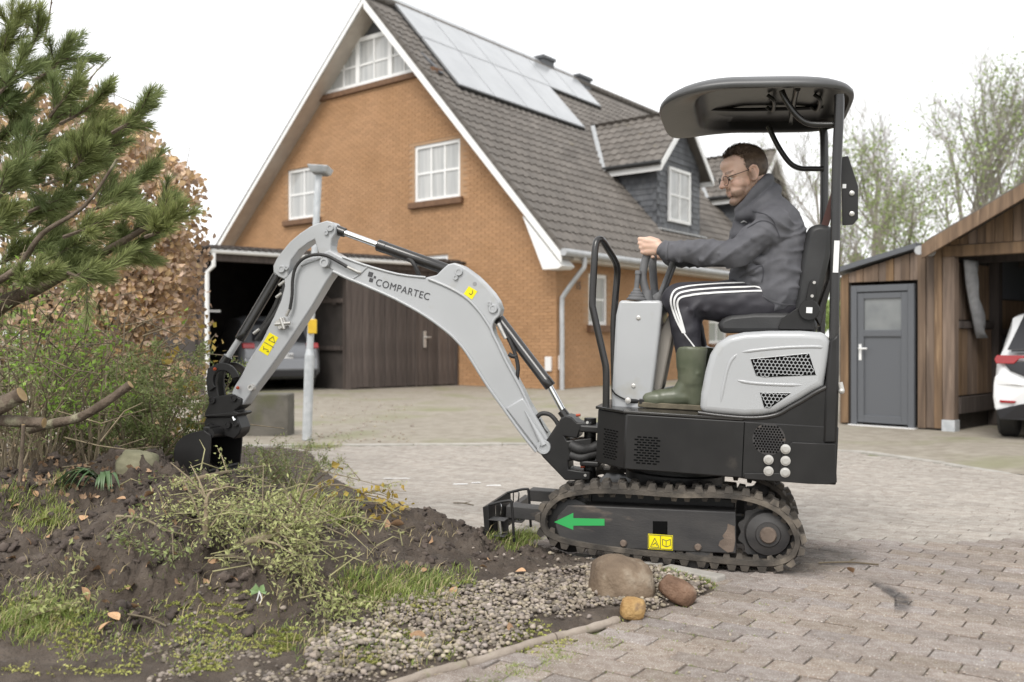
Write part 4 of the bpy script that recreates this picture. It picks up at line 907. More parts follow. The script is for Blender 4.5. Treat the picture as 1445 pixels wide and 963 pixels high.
# door
dw = dr_-dl
q = MB()
for a, b, z0, z1 in ((dl, dl+.085, dzb, dzt), (dr_-.085, dr_, dzb, dzt), (dl+.085, dr_-.085, dzt-.09, dzt)): sbox(q, a, b, -.05, .02, z0, z1)
door = q.build('door', K['anthra'], shed, smooth=0, bevel=.006)
zmid = spix(1250, 470)[1]; zp = spix(1250, 413)[1]
q = MB(); a, b = dl+.09, dr_-.09
for x0, x1, z0, z1 in ((a, a+.09, dzb+.03, zp), (b-.09, b, dzb+.03, zp), (a+.09, b-.09, dzb+.03, dzb+.13), (a+.09, b-.09, zmid-.05, zmid+.04), (a+.09, b-.09, zp-.08, zp)): sbox(q, x0, x1, -.035, .02, z0, z1)
q.build('door_leaf', K['anthra'], door, smooth=0, bevel=.006)
q = MB(); sbox(q, a+.085, b-.085, -.01, .01, dzb+.125, zmid-.045); q.build('door_panel', K['anthra'], door, smooth=0)
q = MB(); sbox(q, a+.085, b-.085, -.01, .01, zmid+.035, zp-.075); q.build('door_pane', K['frosted'], door, smooth=0)
zh = spix(1208, 495)[1]
q = MB(); sbox(q, a+.025, a+.06, -.045, -.034, zh-.13, zh+.09); q.tube([s3(a+.045,-.04,zh+.03), s3(a+.045,-.085,zh+.03), s3(a+.16,-.085,zh+.03)], .012, 8); q.build('door_handle', K['white'], door, smooth=40)
q = MB(); sbox(q, dl-.02, dr_+.02, -.1, .02, dzb-.06, dzb-.003); q.build('door_sill', K['plate'], door, smooth=0)
# ================================================================ white car in the bay
cdir = Vector((.55, .835, 0)).normalized()
cl = at(1399, 590, 11.7); wc_c = Vector((cl.x, cl.y, -.2))+Vector((cdir.y, -cdir.x, 0))*.90
wc, hw = car('parked_car', 'white electric hatchback seen from behind, parked before the timber garage', wc_c, cdir, K['carwhite'])
wheels(wc, hw, (.62, 3.35), .335)
def wpatch(name, mt, pts, x0=-.02, th=.05, parent=None, bev=.008):
    q = MB(); q.prism(pts, lambda y, z: Vector((x0+shape(y, z), y, z)), lambda y, z: Vector((x0+th+shape(y, z), y, z))); return q.build(name, mt, parent or wc, smooth=0, bevel=bev)
shape = lambda y, z: .05*(abs(y)/.9)**4+max(0, z-.92)*.16
wpatch('rear_bumper', K['carwhite'], [(-.86,.34),(.86,.34),(.885,.5),(.88,.66),(.86,.78),(.6,.70),(.45,.68),(-.45,.68),(-.6,.70),(-.86,.78),(-.88,.66),(-.885,.5)], -.07, .12, bev=.04)
wpatch('tailgate_panel', K['carblack'], [(.78,.93),(.70,.82),(.5,.735),(.3,.71),(-.3,.71),(-.5,.735),(-.70,.82),(-.78,.93)], -.045, .06)
wpatch('bumper_trim', K['carblack'], [(.80,.25),(.84,.36),(.60,.43),(.3,.50),(-.3,.50),(-.60,.43),(-.84,.36),(-.80,.25)], -.085, .08)
for s in (1, -1):
    wpatch('tail_light', K['lampred'], [(s*.85,.90),(s*.87,.95),(s*.845,1.0),(s*.3,.995),(s*.3,.972),(s*.60,.962),(s*.66,.90)], -.05, .07)
    wpatch('reflector', K['lampred'], [(s*.80,.445),(s*.81,.475),(s*.63,.47),(s*.65,.445)], -.085, .05, bev=.004)
q = MB(); q.hexa([(.05,-.74,1.06),(.05,.74,1.06),(.16,.74,1.06),(.16,-.74,1.06)], [(.50,-.60,1.50),(.50,.60,1.50),(.66,.60,1.50),(.66,-.60,1.50)]); rw = q.build('rear_window', K['carblack'], wc, smooth=0, bevel=.01)
q = MB(); q.hexa([(.06,-.70,1.03),(.06,.70,1.03),(.16,.70,1.03),(.16,-.70,1.03)], [(.10,-.69,1.08),(.10,.69,1.08),(.2,.69,1.08),(.2,-.69,1.08)]); q.build('window_trim', K['cargrey'], wc, smooth=0)
# ================================================================ bare trees behind the garage
rt = random.Random(5)
def tree(name, label, base, H, r, seed, leaf, leafn, group=None, mt=None, split=.3, spread=.5, lean=(0, 0), lsize=.075, lo=.25):
    R_ = random.Random(seed); root = thing(name, label, 'tree', base, 0, group); tr, tw, lv = MB(), MB(), []
    def branch(p, d, L, rr, lev):
        n = 5 if lev < 2 else 3; pts = [p]; rs = [rr]; q = p.copy(); dd = d.copy()
        for i in range(n):
            dd = (dd+Vector((R_.gauss(0, .09), R_.gauss(0, .09), R_.gauss(.05, .05)))).normalized(); q = q+dd*L/n; pts.append(q.copy()); rs.append(max(.004, rr*(1-.72*(i+1)/n)))
        (tr if lev == 0 else tw).tube(pts, rs, 7 if lev == 0 else (5 if lev == 1 else 3), cap=False)
        if lev >= 2:
            for p_ in pts[1:]: lv.append(p_)
        if lev < 4:
            k = (11, 7, 6, 3)[lev]
            for i in range(k):
                f_ = (lo if lev == 0 else .2)+(1-(lo if lev == 0 else .2))*(i+R_.random())/k; j = min(int(f_*n), n-1); b = pts[j].lerp(pts[j+1], f_*n-j)
                az = R_.uniform(0, 2*pi); side = Vector((cos(az), sin(az), 0)); t_ = (pts[j+1]-pts[j]).normalized(); side = (side-t_*side.dot(t_)).normalized()
                nd = (t_*(1-spread*R_.uniform(.6, 1.1))+side*spread*1.15+Vector((0, 0, .22))).normalized(); branch(b, nd, L*R_.uniform(.36, .55)*(1.05-.35*f_ if lev == 0 else 1), max(.004, rs[j]*.5), lev+1)
    branch(Vector((0, 0, 0)), Vector((lean[0], lean[1], 1)).normalized(), H, r, 0)
    tr.build('trunk', mt or K['barkfar'], root, smooth=60)
    tw.build('branches', mt or K['barkfar'], root, smooth=60)
    if leafn:
        m = MB()
        for i in range(leafn):
            c = lv[int(len(lv)*R_.random())]+Vector((R_.gauss(0, .22), R_.gauss(0, .22), R_.gauss(0, .22))); m.val = R_.random(); leafquad(m, c, lsize*R_.uniform(.6, 1.3), R_)
        m.build('leaves', leaf, root, smooth=0, kind='stuff')
    return root
def leafquad(m, c, s, R_, asp=.55, d=None):
    if d is None:
        d = Vector((R_.gauss(0, 1), R_.gauss(0, 1), R_.gauss(0, 1)))
    d = d.normalized(); x = d.cross(Vector((R_.gauss(0, 1), R_.gauss(0, 1), R_.gauss(0, 1)))).normalized(); nn = d.cross(x)
    m.add([c-d*s*.5, c+x*s*asp*.5+nn*s*.1, c+d*s*.5, c-x*s*asp*.5+nn*s*.1], [(0, 1, 2), (0, 2, 3)])
K['leaftree'] = mat('young_tree_leaf', (.24,.33,.10), (.34,.42,.15), rough=.6, ns=3, attr=.35, trans=.35)
def tb(px, D): return Vector(((px-PCX)/FOC*D, D, -.3))
def th(py, D): return EYE+(PHZ-py)/FOC*D+.3
TG = 'bare spring trees behind the timber garage'
tree('bare_tree', 'tall bare tree with upright fan of twigs, highest of the trees behind the garage', tb(1352, 26), th(88, 26)*.8, .19, 3, K['leaftree'], 150, TG, spread=.42, lo=.42)
tree('bare_tree', 'slender bare tree just right of the excavator roof post', tb(1228, 28), th(150, 28)*.82, .13, 8, K['leaftree'], 60, TG, spread=.36, lo=.3)
tree('bare_tree', 'young tree with pale green leaves between two bare trees behind the garage', tb(1290, 24), th(205, 24)*.88, .10, 12, K['leaftree'], 2200, TG, spread=.5, lo=.3, lsize=.085)
tree('bare_tree', 'green leafing tree at the right edge above the garage roof', tb(1405, 25), th(120, 25)*.82, .12, 21, K['leaftree'], 2600, TG, spread=.38, lo=.3, lsize=.085)
tree('bare_tree', 'bare tree with many thin stems right beside the seat back', tb(1185, 31), th(185, 31)*.82, .11, 27, K['leaftree'], 300, TG, spread=.4, lo=.25)
tree('bare_tree', 'low bushy tree with fresh green leaves low behind the lean-to roof', tb(1262, 22), th(255, 22)*.9, .08, 31, K['leaftree'], 2600, TG, spread=.6, lo=.2, lsize=.085)
tree('bare_tree', 'bare tree behind the second dormer, left of the roof posts', tb(1128, 44), th(225, 44)*.9, .13, 37, K['leaftree'], 200, TG, spread=.45, lo=.3)
tree('bare_tree', 'leafy tree whose crown fills the gap above the garage bargeboard', tb(1450, 30), th(160, 30)*.82, .12, 44, K['leaftree'], 2000, TG, spread=.42, lo=.25, lsize=.09)
# far wood that closes the horizon
m = MB()
for i in range(9000):
    a = rt.uniform(-.95, .95); D = rt.uniform(85, 110); c = Vector((sin(a)*D, cos(a)*D, abs(rt.gauss(0, 1))*1.5+rt.uniform(0, 3.0)+1.2*sin(a*23))); m.val = rt.random(); leafquad(m, c, rt.uniform(.8, 1.8), rt, .8)
o = m.build('distant_woods', K['leaftree'], smooth=0, kind='stuff'); tag(o, 'low line of distant woods')
# ================================================================ mini excavator (local x forward, y to the operator's left = towards the viewer, z up)
PSI, PIT = radians(13.3), radians(2.5)
MF0 = Vector((-cos(PSI), sin(PSI), 0)); ML = Vector((-sin(PSI), -cos(PSI), 0)); MF = (MF0*cos(PIT)+ZZ*sin(PIT)).normalized(); MU = MF.cross(ML).normalized()
_r = ray(1095, 806); MO = CE+_r*(EYE/-_r.z)*.985+MF*.5-ML*.43
MM = Matrix((MF, ML, MU)).transposed().to_4x4(); MM.translation = MO
ex = thing('mini_excavator', 'light grey and black mini excavator on rubber tracks with canopy, working at the planting bed', 'excavator'); ex.matrix_world = MM
def L(px, py, v):
    s = solve(MO+ML*v, MF, MU, px, py); return (s.y, s.z)
def L3(px, py, v): a = L(px, py, v); return Vector((a[0], v, a[1]))
def ext(mb, pts, v0, v1): return mb.prism(pts, lambda u, w: Vector((u, v0, w)), lambda u, w: Vector((u, v1, w)))
def plate(name, pxs, v, v0, v1, mt, parent=ex, bevel=.006, smooth=35, k=0, closed=True):
    pts = [L(px, py, v) for px, py in pxs]
    if k: pts = [(p.x, p.z) for p in spline([(a, 0, b) for a, b in pts], k, True)]
    q = MB(); ext(q, pts, v0, v1); me = fixn(q.mesh(name)); return link(name, me, mt, parent, smooth, bevel)
B_, G_, GL = K['machblack'], K['machgrey'], K['gloss']
# ---- tracks
TR = spline([(*L(px, py, .43), 0) for px, py in [(757,737),(763,715),(784,695),(812,687),(850,684),(900,686),(960,690),(1010,690),(1052,694),(1092,707),(1119,727),(1133,752),(1135,772),(1126,791),(1108,802),(1083,806),(1040,804),(980,798),(920,792),(860,785),(812,777),(782,769),(763,757)]], 6, True)
def resample(P, n, closed=True):
    Q = P+[P[0]]; ds = [0]
    for a, b in zip(Q, Q[1:]): ds.append(ds[-1]+(b-a).length)
    out = []; j = 0
    for i in range(n):
        s = ds[-1]*i/n
        while ds[j+1] < s: j += 1
        out.append(Q[j].lerp(Q[j+1], (s-ds[j])/max(ds[j+1]-ds[j], 1e-9)))
    return out
TR = resample(TR, 144); nT = len(TR); cen = sum(TR, Vector())/nT
def tn0(i):
    t = (TR[(i+1) % nT]-TR[i-1]).normalized(); n_ = Vector((t.y, -t.x, 0)); return n_ if n_.dot(TR[i]-cen) > 0 else -n_
TR = [TR[i]-tn0(i)*.014 for i in range(nT)]
def tn(i):
    t = (TR[(i+1) % nT]-TR[i-1]).normalized(); n_ = Vector((t.y, -t.x, 0)); return t, (n_ if n_.dot(TR[i]-cen) > 0 else -n_)
for side in (1, -1):
    va, vb = (.25, .43) if side > 0 else (-.43, -.25)
    q = MB(); th_ = .026; ring = []
    for i in range(nT):
        _, n_ = tn(i); p = TR[i]; o_ = p-n_*.0; i_ = p-n_*th_; e = n_*.006
        ring.append([(o_.x, va+.012, o_.y), ((o_-e).x, va, (o_-e).y), (i_.x, va, i_.y), (i_.x, vb, i_.y), ((o_-e).x, vb, (o_-e).y), (o_.x, vb-.012, o_.y)])
    vs = [p for r in ring for p in r]; q.add(vs, [(i*6+j, i*6+(j+1) % 6, ((i+1) % nT)*6+(j+1) % 6, ((i+1) % nT)*6+j) for i in range(nT) for j in range(6)])
    tk = q.build('rubber_track', K['rubber'], ex, smooth=40)
    nl = 40
    for l_ in range(nl):
        i = int(l_*nT/nl); t, n_ = tn(i); p = TR[i]; hw_ = .021
        q = MB()
        for a, b, sh in ((va+.0, (va+vb)/2-.012, .0), ((va+vb)/2+.012, vb-.0, .017)):
            c = p+t*sh; P0 = [c-t*hw_-n_*.004, c+t*hw_-n_*.004]; P1 = [c-t*hw_*.6+n_*.021, c+t*hw_*.6+n_*.021]
            q.hexa([(P0[0].x,a,P0[0].y),(P0[1].x,a,P0[1].y),(P0[1].x,b,P0[1].y),(P0[0].x,b,P0[0].y)], [(P1[0].x,a+.008,P1[0].y),(P1[1].x,a+.008,P1[1].y),(P1[1].x,b-.004,P1[1].y),(P1[0].x,b-.004,P1[0].y)])
        q.build('tread_lug', K['rubber'], tk, smooth=0, kind='stuff')
        q = MB(); c = p+t*.04; n0 = c-n_*th_; n1 = c-n_*(th_+.022)
        q.hexa([(x.x, va+.03, x.y) for x in (n0-t*.016, n0+t*.016)]+[(x.x, va+.055, x.y) for x in (n0+t*.016, n0-t*.016)], [(x.x, va+.034, x.y) for x in (n1-t*.010, n1+t*.010)]+[(x.x, va+.05, x.y) for x in (n1+t*.010, n1-t*.010)])
        vs_ = .03; q.add([(x[0], va+vb-x[1], x[2]) for x in q.v], q.f)
        q.build('drive_lug', K['rubber'], tk, smooth=0, kind='stuff')
    s_ = side; yo = lambda v: v*s_
    fr_ = plate('track_frame', [(783,741),(787,728),(801,713),(830,714),(1038,723),(1039,782),(860,774),(803,767),(788,757)], .405, yo(.28), yo(.405), K['trackframe'], bevel=.005)
    plate('frame_core', [(800,725),(1050,735),(1050,775),(810,763)], .39, yo(.22), yo(.28), B_, fr_, bevel=0)
    if side > 0:
        q = MB(); ext(q, [L(*p, .4065) for p in [(782,737),(809,724),(809,731.5),(853,732.5),(853,742),(809,742),(809,748)]], .4055, .4070); q.build('direction_arrow', K['green'], fr_, smooth=0)
        plate('access_hole', [(921,735.5),(942,736),(942,755),(921,754)], .406, .401, .4064, K['hole'], fr_, bevel=.002)
        lab = plate('warning_label', [(914.5,753.5),(949.5,756),(949.5,777),(914.5,775)], .4075, .4056, .4075, K['yellow'], fr_, bevel=0)
        q = MB()
        def line(a, b, r=.0014, v=.4082): q.tube([L3(*a, v), L3(*b, v)], r, 4)
        for a, b in (((918,772),(924,759.5)),((924,759.5),(930,772.7)),((930,772.7),(918,772)),((932,756),(932,775)),((915.5,754.8),(948.5,757)),((948.5,757),(948.5,775.8)),((948.5,775.8),(915.5,773.8)),((915.5,773.8),(915.5,754.8)),((921,769.5),(925,766)),((925,766),(927,770)),((935,761),(940,763.5)),((940,763.5),(946,761.5)),((946,761.5),(946,770)),((946,770),(940,772)),((940,772),(935,769.5)),((935,769.5),(935,761)),((940,763.5),(940,772))): line(a, b)
        q.build('label_symbols', K['ink'], lab, smooth=0, kind='stuff')
        for px, py in ((880,766.5),(985,772)):
            a = L3(px, py, .4); q = MB(); q.lathe(a, (0, 1, 0), [(.016, 0), (.016, .012), (.011, .02)], 12); q.build('axle_bolt', K['mud'], fr_, smooth=40)
        q = MB(); rm_ = random.Random(2); mp = [L(px+rm_.uniform(-2.5,2.5), py+rm_.uniform(-2,2), .406) for px, py in [(1024,744),(1029,741),(1035,742),(1036,752),(1037,762),(1036,772),(1035,779),(1026,778),(1019,776),(1014,771),(1018,766),(1022,761),(1020,755),(1024,750)]]; ext(q, mp, .4052, .4068); q.build('mud_patch', K['mud'], fr_, smooth=0)
    for px, py in ((888,783),(985,788),(935,785)):
        a = L3(px, py, .40); q = MB(); q.lathe((a.x, yo(.29), a.z), (0, s_, 0), [(.045, 0), (.058, .005), (.058, .03), (.045, .034), (.045, .08), (.058, .084), (.058, .108), (.02, .112)], 20); q.build('track_roller', K['steel'] if False else K['trackframe'], ex, smooth=40)
    a = L3(803, 743, .40); q = MB(); q.lathe((a.x, yo(.29), a.z), (0, s_, 0), [(.09, 0), (.122, .01), (.122, .09), (.09, .1)], 28); q.build('idler_wheel', B_, ex, smooth=40)
    # sprocket
    a = L3(1084, 756, .42); R0 = .116; q = MB(); pr = []
    for i in range(72):
        t_ = i % 6; r_ = R0*(1.12 if t_ in (2, 3) else 1.0 if t_ in (0, 5) else 1.05); an = 2*pi*i/72; pr.append((a.x+r_*cos(an), a.z+r_*sin(an)))
    ext(q, pr, yo(.33), yo(.36)); q.lathe((a.x, yo(.36), a.z), (0, s_, 0), [(.1, 0), (.1, .012), (.092, .03), (.055, .042), (.05, .05), (.036, .05)], 32); sp_ = q.build('drive_sprocket', K['trackframe'], ex, smooth=35)
    q = MB(); q.lathe((a.x, yo(.405), a.z), (0, s_, 0), [(.036, 0), (.036, .014), (.03, .022)], 14); q.build('hub', K['mud'], sp_, smooth=40)
q = MB(); q.span((-.32, -.26, .14), (.34, .26, .27)); q.build('undercarriage', B_, ex, smooth=0, bevel=.01)
# ---- dozer blade
pb = [L(px, py, .44) for px, py in [(681,716),(689,713),(690,735),(690,757),(686,768),(679,768),(683,745),(682,730)]]
u0 = pb[0][0]
bl = thing('x', None, None) if False else None
q = MB(); ext(q, pb, .0, .44); ext(q, [(u_, min(w_, .085)) for u_, w_ in pb], -.45, -.001); blade = link('dozer_blade', fixn(q.mesh('dozer_blade')), B_, ex, 35, .003)
for s_ in (1, -1):
    v_, vi = (.44, .36) if s_ > 0 else (.08, .01)
    q = MB(); P = lambda px, py: L(px, py, .44)
    for z0, z1 in ((733, 736.5), (755, 759)):
        a, b = P(688, z0), P(712, z1); q.span((a[0], vi, b[1]), (b[0], v_, a[1]))
    a, b = P(690, 735), P(711, 757); q.span((a[0], vi-.012, b[1]), (b[0], vi, a[1])); q.build('end_bracket', K['trackframe'], blade, smooth=0, bevel=.003, kind='stuff')
    q = MB(); a, b = P(701, 737), P(703, 756); q.tube([(a[0], (v_+vi)/2, a[1]), (b[0], (v_+vi)/2, b[1])], .014, 12); q.build('hinge_pin', K['chrome'], blade, smooth=50)
    q = MB(); a, b, c = P(697, 729), P(697, 713), P(704, 728); q.tube(spline([(a[0], v_-.03, a[1]), (b[0], v_-.03, b[1]-.003), (b[0]-.006, v_-.03, b[1]), (c[0]-.002, v_-.03, b[1]), (c[0], v_-.03, c[1])], 3), .0032, 6); q.build('pin_loop', K['chrome'], blade, smooth=60)
    q = MB(); a, b, c, d = P(688, 714), P(716, 708), P(721, 713), P(724, 766); q.tube(spline([(a[0], v_-.02, a[1]), (b[0], v_-.02, b[1]), (c[0], v_-.02, c[1]-.008), (d[0], v_-.02, d[1])], 5), .0065, 8); q.build('guard_bar', B_, blade, smooth=60)
    q = MB(); a, b = P(704, 718), P(770, 742); q.span((a[0], s_*.20, b[1]-.01), (b[0], s_*.30, a[1]-.01)); q.build('blade_arm', K['trackframe'], blade, smooth=0, bevel=.004)
# ---- slewing ring and upper deck
a = L3(952, 680, 0); q = MB(); q.lathe((a.x+.0, 0, .25), (0, 0, 1), [(.20, 0), (.20, .05), (.235, .05), (.235, .085), (.205, .09), (.205, .16)], 40); q.build('slew_ring', B_, ex, smooth=35)
uR, uM, uF = L(1181, 660, .42)[0], L(883, 600, .42)[0], L(843, 600, .25)[0]
zb, zt = .385, .632
plan = [(uR, .42), (uM, .42), (uF, .25), (uF, -.25), (uM, -.42), (uR, -.42)]
q = MB(); q.prism(plan, lambda u, v: Vector((u, v, zb)), lambda u, v: Vector((u, v, zt))); deck = link('lower_body', fixn(q.mesh('lower_body')), B_, ex, 30, .006)
q = MB(); pl2 = [(u+.012 if u > 0 else L(1049, 592, .42)[0], v*1.004) for u, v in plan]; q.prism(pl2, lambda u, v: Vector((u, v, zt+.001)), lambda u, v: Vector((u, v, zt+.014))); link('deck_plate', fixn(q.mesh('deck_plate')), GL, ex, 30, .003)
uS = L(1049, 630, .42)[0]; q = MB(); q.span((uS-.002, .4195, zb+.004), (uS+.002, .4215, zt-.004)); q.build('panel_seam', K['hole'], deck, smooth=0)
# rear black cowl under the hood
plate('rear_cowl', [(1046,592),(1075,589),(1100,580),(1130,566),(1163,546),(1176,500),(1181,682),(1049,676)], .42, -.415, .4165, B_, bevel=.01)
plate('weight_plate', [(1113,629),(1118,624),(1179,627),(1181,681),(1168,684),(1140,683),(1050,676),(1050,668),(1100,668),(1104,640)], .43, .421, .433, K['trackframe'] if False else B_, bevel=.003)
for px, py in ((1108.5,634),(1108.5,650.5),(1108,667),(1084.5,649),(1084.5,665)):
    a = L3(px, py, .434); q = MB(); q.lathe(a, (0, 1, 0), [(.021, 0), (.021, .004), (.0125, .005), (.0125, .013)], 20); q.build('bolt', K['steel'], ex, smooth=35)
def hexfield(mb, poly, v, pitch, r, depth):
    xs_ = [p[0] for p in poly]; zs_ = [p[1] for p in poly]; j = 0; z = min(zs_)
    while z < max(zs_):
        u = min(xs_)+(pitch/2 if j % 2 else 0)
        while u < max(xs_):
            if inpoly(poly, u, z):
                P = [(u+r*cos(pi/6+pi/3*k), z+r*sin(pi/6+pi/3*k)) for k in range(6)]; ext(mb, P, v, v+depth)
            u += pitch
        z += pitch*.866; j += 1
def circ(px, py, r, v, n=24): c = L(px, py, v); return [(c[0]+r*cos(2*pi*i/n), c[1]+r*sin(2*pi*i/n)) for i in range(n)]
q = MB(); ext(q, circ(1085, 620, .069, .42), .4205, .4218); vent = q.build('round_vent', K['trackframe'], ex, smooth=0)
q = MB(); hexfield(q, circ(1085, 620, .065, .42), .4219, .0125, .005, .0006); q.build('vent_holes', K['hole'], vent, smooth=0, kind='stuff')
def slots(name, c0, du, rows, v0, v1, hz):   # louvre slots on the side or on the chamfer
    q = MB()
    for r in range(rows):
        n_ = 4 if r % 2 == 0 else 5
        for k in range(n_):
            f_ = (k-(n_-1)/2)*.024; a = c0(f_-.009, (r-(rows-1)/2)*.0115); b = c0(f_+.009, (r-(rows-1)/2)*.0115)
            q.hexa([a-ZZ*.0032, b-ZZ*.0032, b-ZZ*.0032+hz, a-ZZ*.0032+hz], [a+ZZ*.0032, b+ZZ*.0032, b+ZZ*.0032+hz, a+ZZ*.0032+hz])
    q.build(name, K['hole'], deck, smooth=0, kind='stuff')
c1 = L3(913, 636, .42); slots('vent_slots', lambda f_, g: Vector((c1.x-f_, .4195, c1.z+g)), 0, 11, 0, 0, Vector((0, .0015, 0)))
ch = Vector((uM-uF, .42-.25, 0)).normalized(); cn = Vector((ch.y, -ch.x, 0)); cn = cn if cn.y > 0 else -cn; c2 = L3(861, 627, .335)
c2.x, c2.y = (uM+uF)/2, .335
slots('vent_slots', lambda f_, g: c2+ch*f_+ZZ*g-cn*.0005, 0, 12, 0, 0, cn*.0015)
# ---- hood (light grey engine cover)
HP = [(987,582),(989,556),(995,525),(1002,500),(1012,484),(1028,474),(1050,469),(1085,467),(1130,467),(1158,469),(1171,474),(1172,484),(1167,520),(1163,545),(1148,553),(1130,564),(1110,575),(1095,583),(1075,587),(1050,588),(1015,585)]
hoodp = [L(px, py, .42) for px, py in HP]
def hood_geo(name, grow, v, mt, bev):
    c = (sum(p[0] for p in hoodp)/len(hoodp), sum(p[1] for p in hoodp)/len(hoodp)); q = MB(); ext(q, [(c[0]+(p[0]-c[0])*grow, c[1]+(p[1]-c[1])*grow) for p in hoodp], -v, v); o = link(name, fixn(q.mesh(name)), mt, ex, 50, 0)
    b = o.modifiers.new('bevel', 'BEVEL'); b.width = bev; b.segments = 5; b.limit_method = 'ANGLE'; b.angle_limit = radians(60); return o
hood = hood_geo('engine_hood', 1.0, .425, G_, .035)
seal = q = MB(); sp = [L(px, py, .42) for px, py in [(985,583),(1015,587),(1050,590),(1076,589.5),(1098,585),(1114,576),(1133,565.5),(1150,555),(1166,547)]]
q.tube(spline([(u, .413, w) for u, w in sp], 5), .011, 8); q.build('hood_seal', GL, ex, smooth=60)
for name, pts in (('upper_grille', [(1058,506.5),(1143,498),(1153,530),(1078,533.5),(1066,531)]), ('lower_grille', [(1072,553.5),(1117,554.5),(1086,577),(1078,576)])):
    P = [L(px, py, .425) for px, py in pts]; q = MB(); ext(q, P, .4235, .4262); gr = q.build(name, G_, hood, smooth=0, bevel=.004)
    c = (sum(p[0] for p in P)/len(P), sum(p[1] for p in P)/len(P)); sh = lambda k, l: [(c[0]+(p[0]-c[0])*k, c[1]+(p[1]-c[1])*l) for p in P]
    q = MB(); ext(q, sh(.97, .94), .4262, .4266); q.build('grille_opening', K['hole'], gr, smooth=0)
    q = MB(); pitch = .0165; R6 = pitch/sqrt(3); inn = sh(.955, .92); zs_ = [p[1] for p in P]; j = 0; z = min(zs_)
    while z < max(zs_):
        u = min(p[0] for p in P)+(pitch/2 if j % 2 else 0)
        while u < max(p[0] for p in P):
            for k in range(3):
                a0, a1 = pi/6+pi/3*k, pi/6+pi/3*(k+1); A_, B2 = Vector((u+R6*cos(a0), 0, z+R6*sin(a0))), Vector((u+R6*cos(a1), 0, z+R6*sin(a1)))
                if inpoly(inn, A_.x, A_.z) and inpoly(inn, B2.x, B2.z):
                    d = (B2-A_).normalized(); n_ = Vector((-d.z, 0, d.x))*.0015; q.hexa([A_-n_+Vector((0, .4264, 0)), B2-n_+Vector((0, .4264, 0)), B2+n_+Vector((0, .4264, 0)), A_+n_+Vector((0, .4264, 0))], [A_-n_+Vector((0, .4275, 0)), B2-n_+Vector((0, .4275, 0)), B2+n_+Vector((0, .4275, 0)), A_+n_+Vector((0, .4275, 0))])
            u += pitch
        z += pitch*.866; j += 1
    q.build('grille_mesh', G_, gr, smooth=0, kind='stuff')
def ridge(pts, r, name='swage'):
    q = MB(); P = spline([L3(px, py, .4205) for px, py in pts], 5); q.tube(P, [r*min(1, .25+1.5*min(i, len(P)-1-i)/6) for i in range(len(P))], 8, flat=1); q.build(name, G_, hood, smooth=60)
ridge([(1036,536),(1060,540.5),(1100,543),(1140,543.5)], .009); ridge([(1042,498),(1070,494),(1110,490.5),(1150,489.5),(1163,491)], .009); ridge([(1042,498),(1030,512),(1022,540),(1016,575)], .009)
# ---- operator console
CP = [(874,424),(933,424),(935,430),(931,470),(925,520),(920,560),(914,579),(864,579),(863,563),(864,540),(867,480),(869,445)]
q = MB(); ext(q, [L(px, py, .19) for px, py in CP], -.17, .19); con = link('control_console', fixn(q.mesh('control_console')), G_, ex, 50, 0)
b = con.modifiers.new('bevel', 'BEVEL'); b.width = .014; b.segments = 4; b.limit_method = 'ANGLE'; b.angle_limit = radians(40)
plate('console_skirt', [(930,470),(946,440),(950,470),(934,548),(918,578),(912,579)], .10, -.12, .10, K['skirt'], bevel=.01)
for px, py in ((901,449),(894,545)):
    q = MB(); q.lathe(L3(px, py, .188), (0, 1, 0), [(.011, 0), (.011, .004), (.006, .006), (.006, .010)], 14); q.build('screw', K['steel'], con, smooth=40)
def boot(px, py, v, R_=.04, hh_=.055, top=None):
    a = L3(px, py, v); q = MB(); prof = []
    for i in range(4): r_ = R_*(1-.2*i); prof += [(r_, hh_*i/4), (r_*1.0, hh_*i/4+.006), (r_*.86, hh_*i/4+.010)]
    prof.append((R_*.3, hh_)); q.lathe(a, (0, 0, 1), prof, 20); q.build('lever_boot', K['levergrey'], ex, smooth=30); return a
a = boot(898, 423.5, .15, .047); q = MB(); q.tube([L3(898,408,.15), L3(900.5,383,.15)], [.012,.012], 10); q.tube([L3(900.3,387,.15), L3(900.6,382,.15)], [.016,.014], 10); q.build('joystick', K['levergrey'], ex, smooth=50)
for pts, v, r_ in (([(913,416),(907,392),(910,370),(914,357),(914,345)], .12, .019), ([(924,416),(922,392),(921,372),(922,356),(924,350)], -.02, .019)):
    q = MB(); q.tube(spline([L3(px, py, v) for px, py in pts], 4), r_, 12); q.tube([L3(pts[0][0], 410, v), L3(pts[0][0], 424, v)], [.024, .03], 12); q.build('control_lever', K['levergrey'], ex, smooth=50)
for v, dx in ((.05, 0), (-.03, 4)):
    q = MB(); q.tube([L3(930+dx,420,v), L3(950+dx,368,v)], .012, 10, flat=1.4); q.tube([L3(926+dx,424,v), L3(932+dx,414,v)], [.03,.014], 10); q.build('travel_lever', K['levergrey'], ex, smooth=50)
# travel pedal and cable
q = MB(); q.tube([L3(888,566,.2), L3(910,567,.17)], .011, 8); q.span(L3(902,563,.2), L3(926,569,.08)); q.build('foot_pedal', B_, ex, smooth=0, bevel=.003)
q = MB(); q.lathe(L3(886.5,565.5,.2), (0, 1, 0), [(.014, 0), (.014, .014), (.006, .017)], 16); q.build('pedal_bolt', K['steel'], ex, smooth=40)
q = MB(); q.tube(spline([L3(863,549,.2), L3(868,556,.2), L3(878,562,.2), L3(888,566,.2)], 5), .004, 6); q.build('cable', B_, ex, smooth=60)
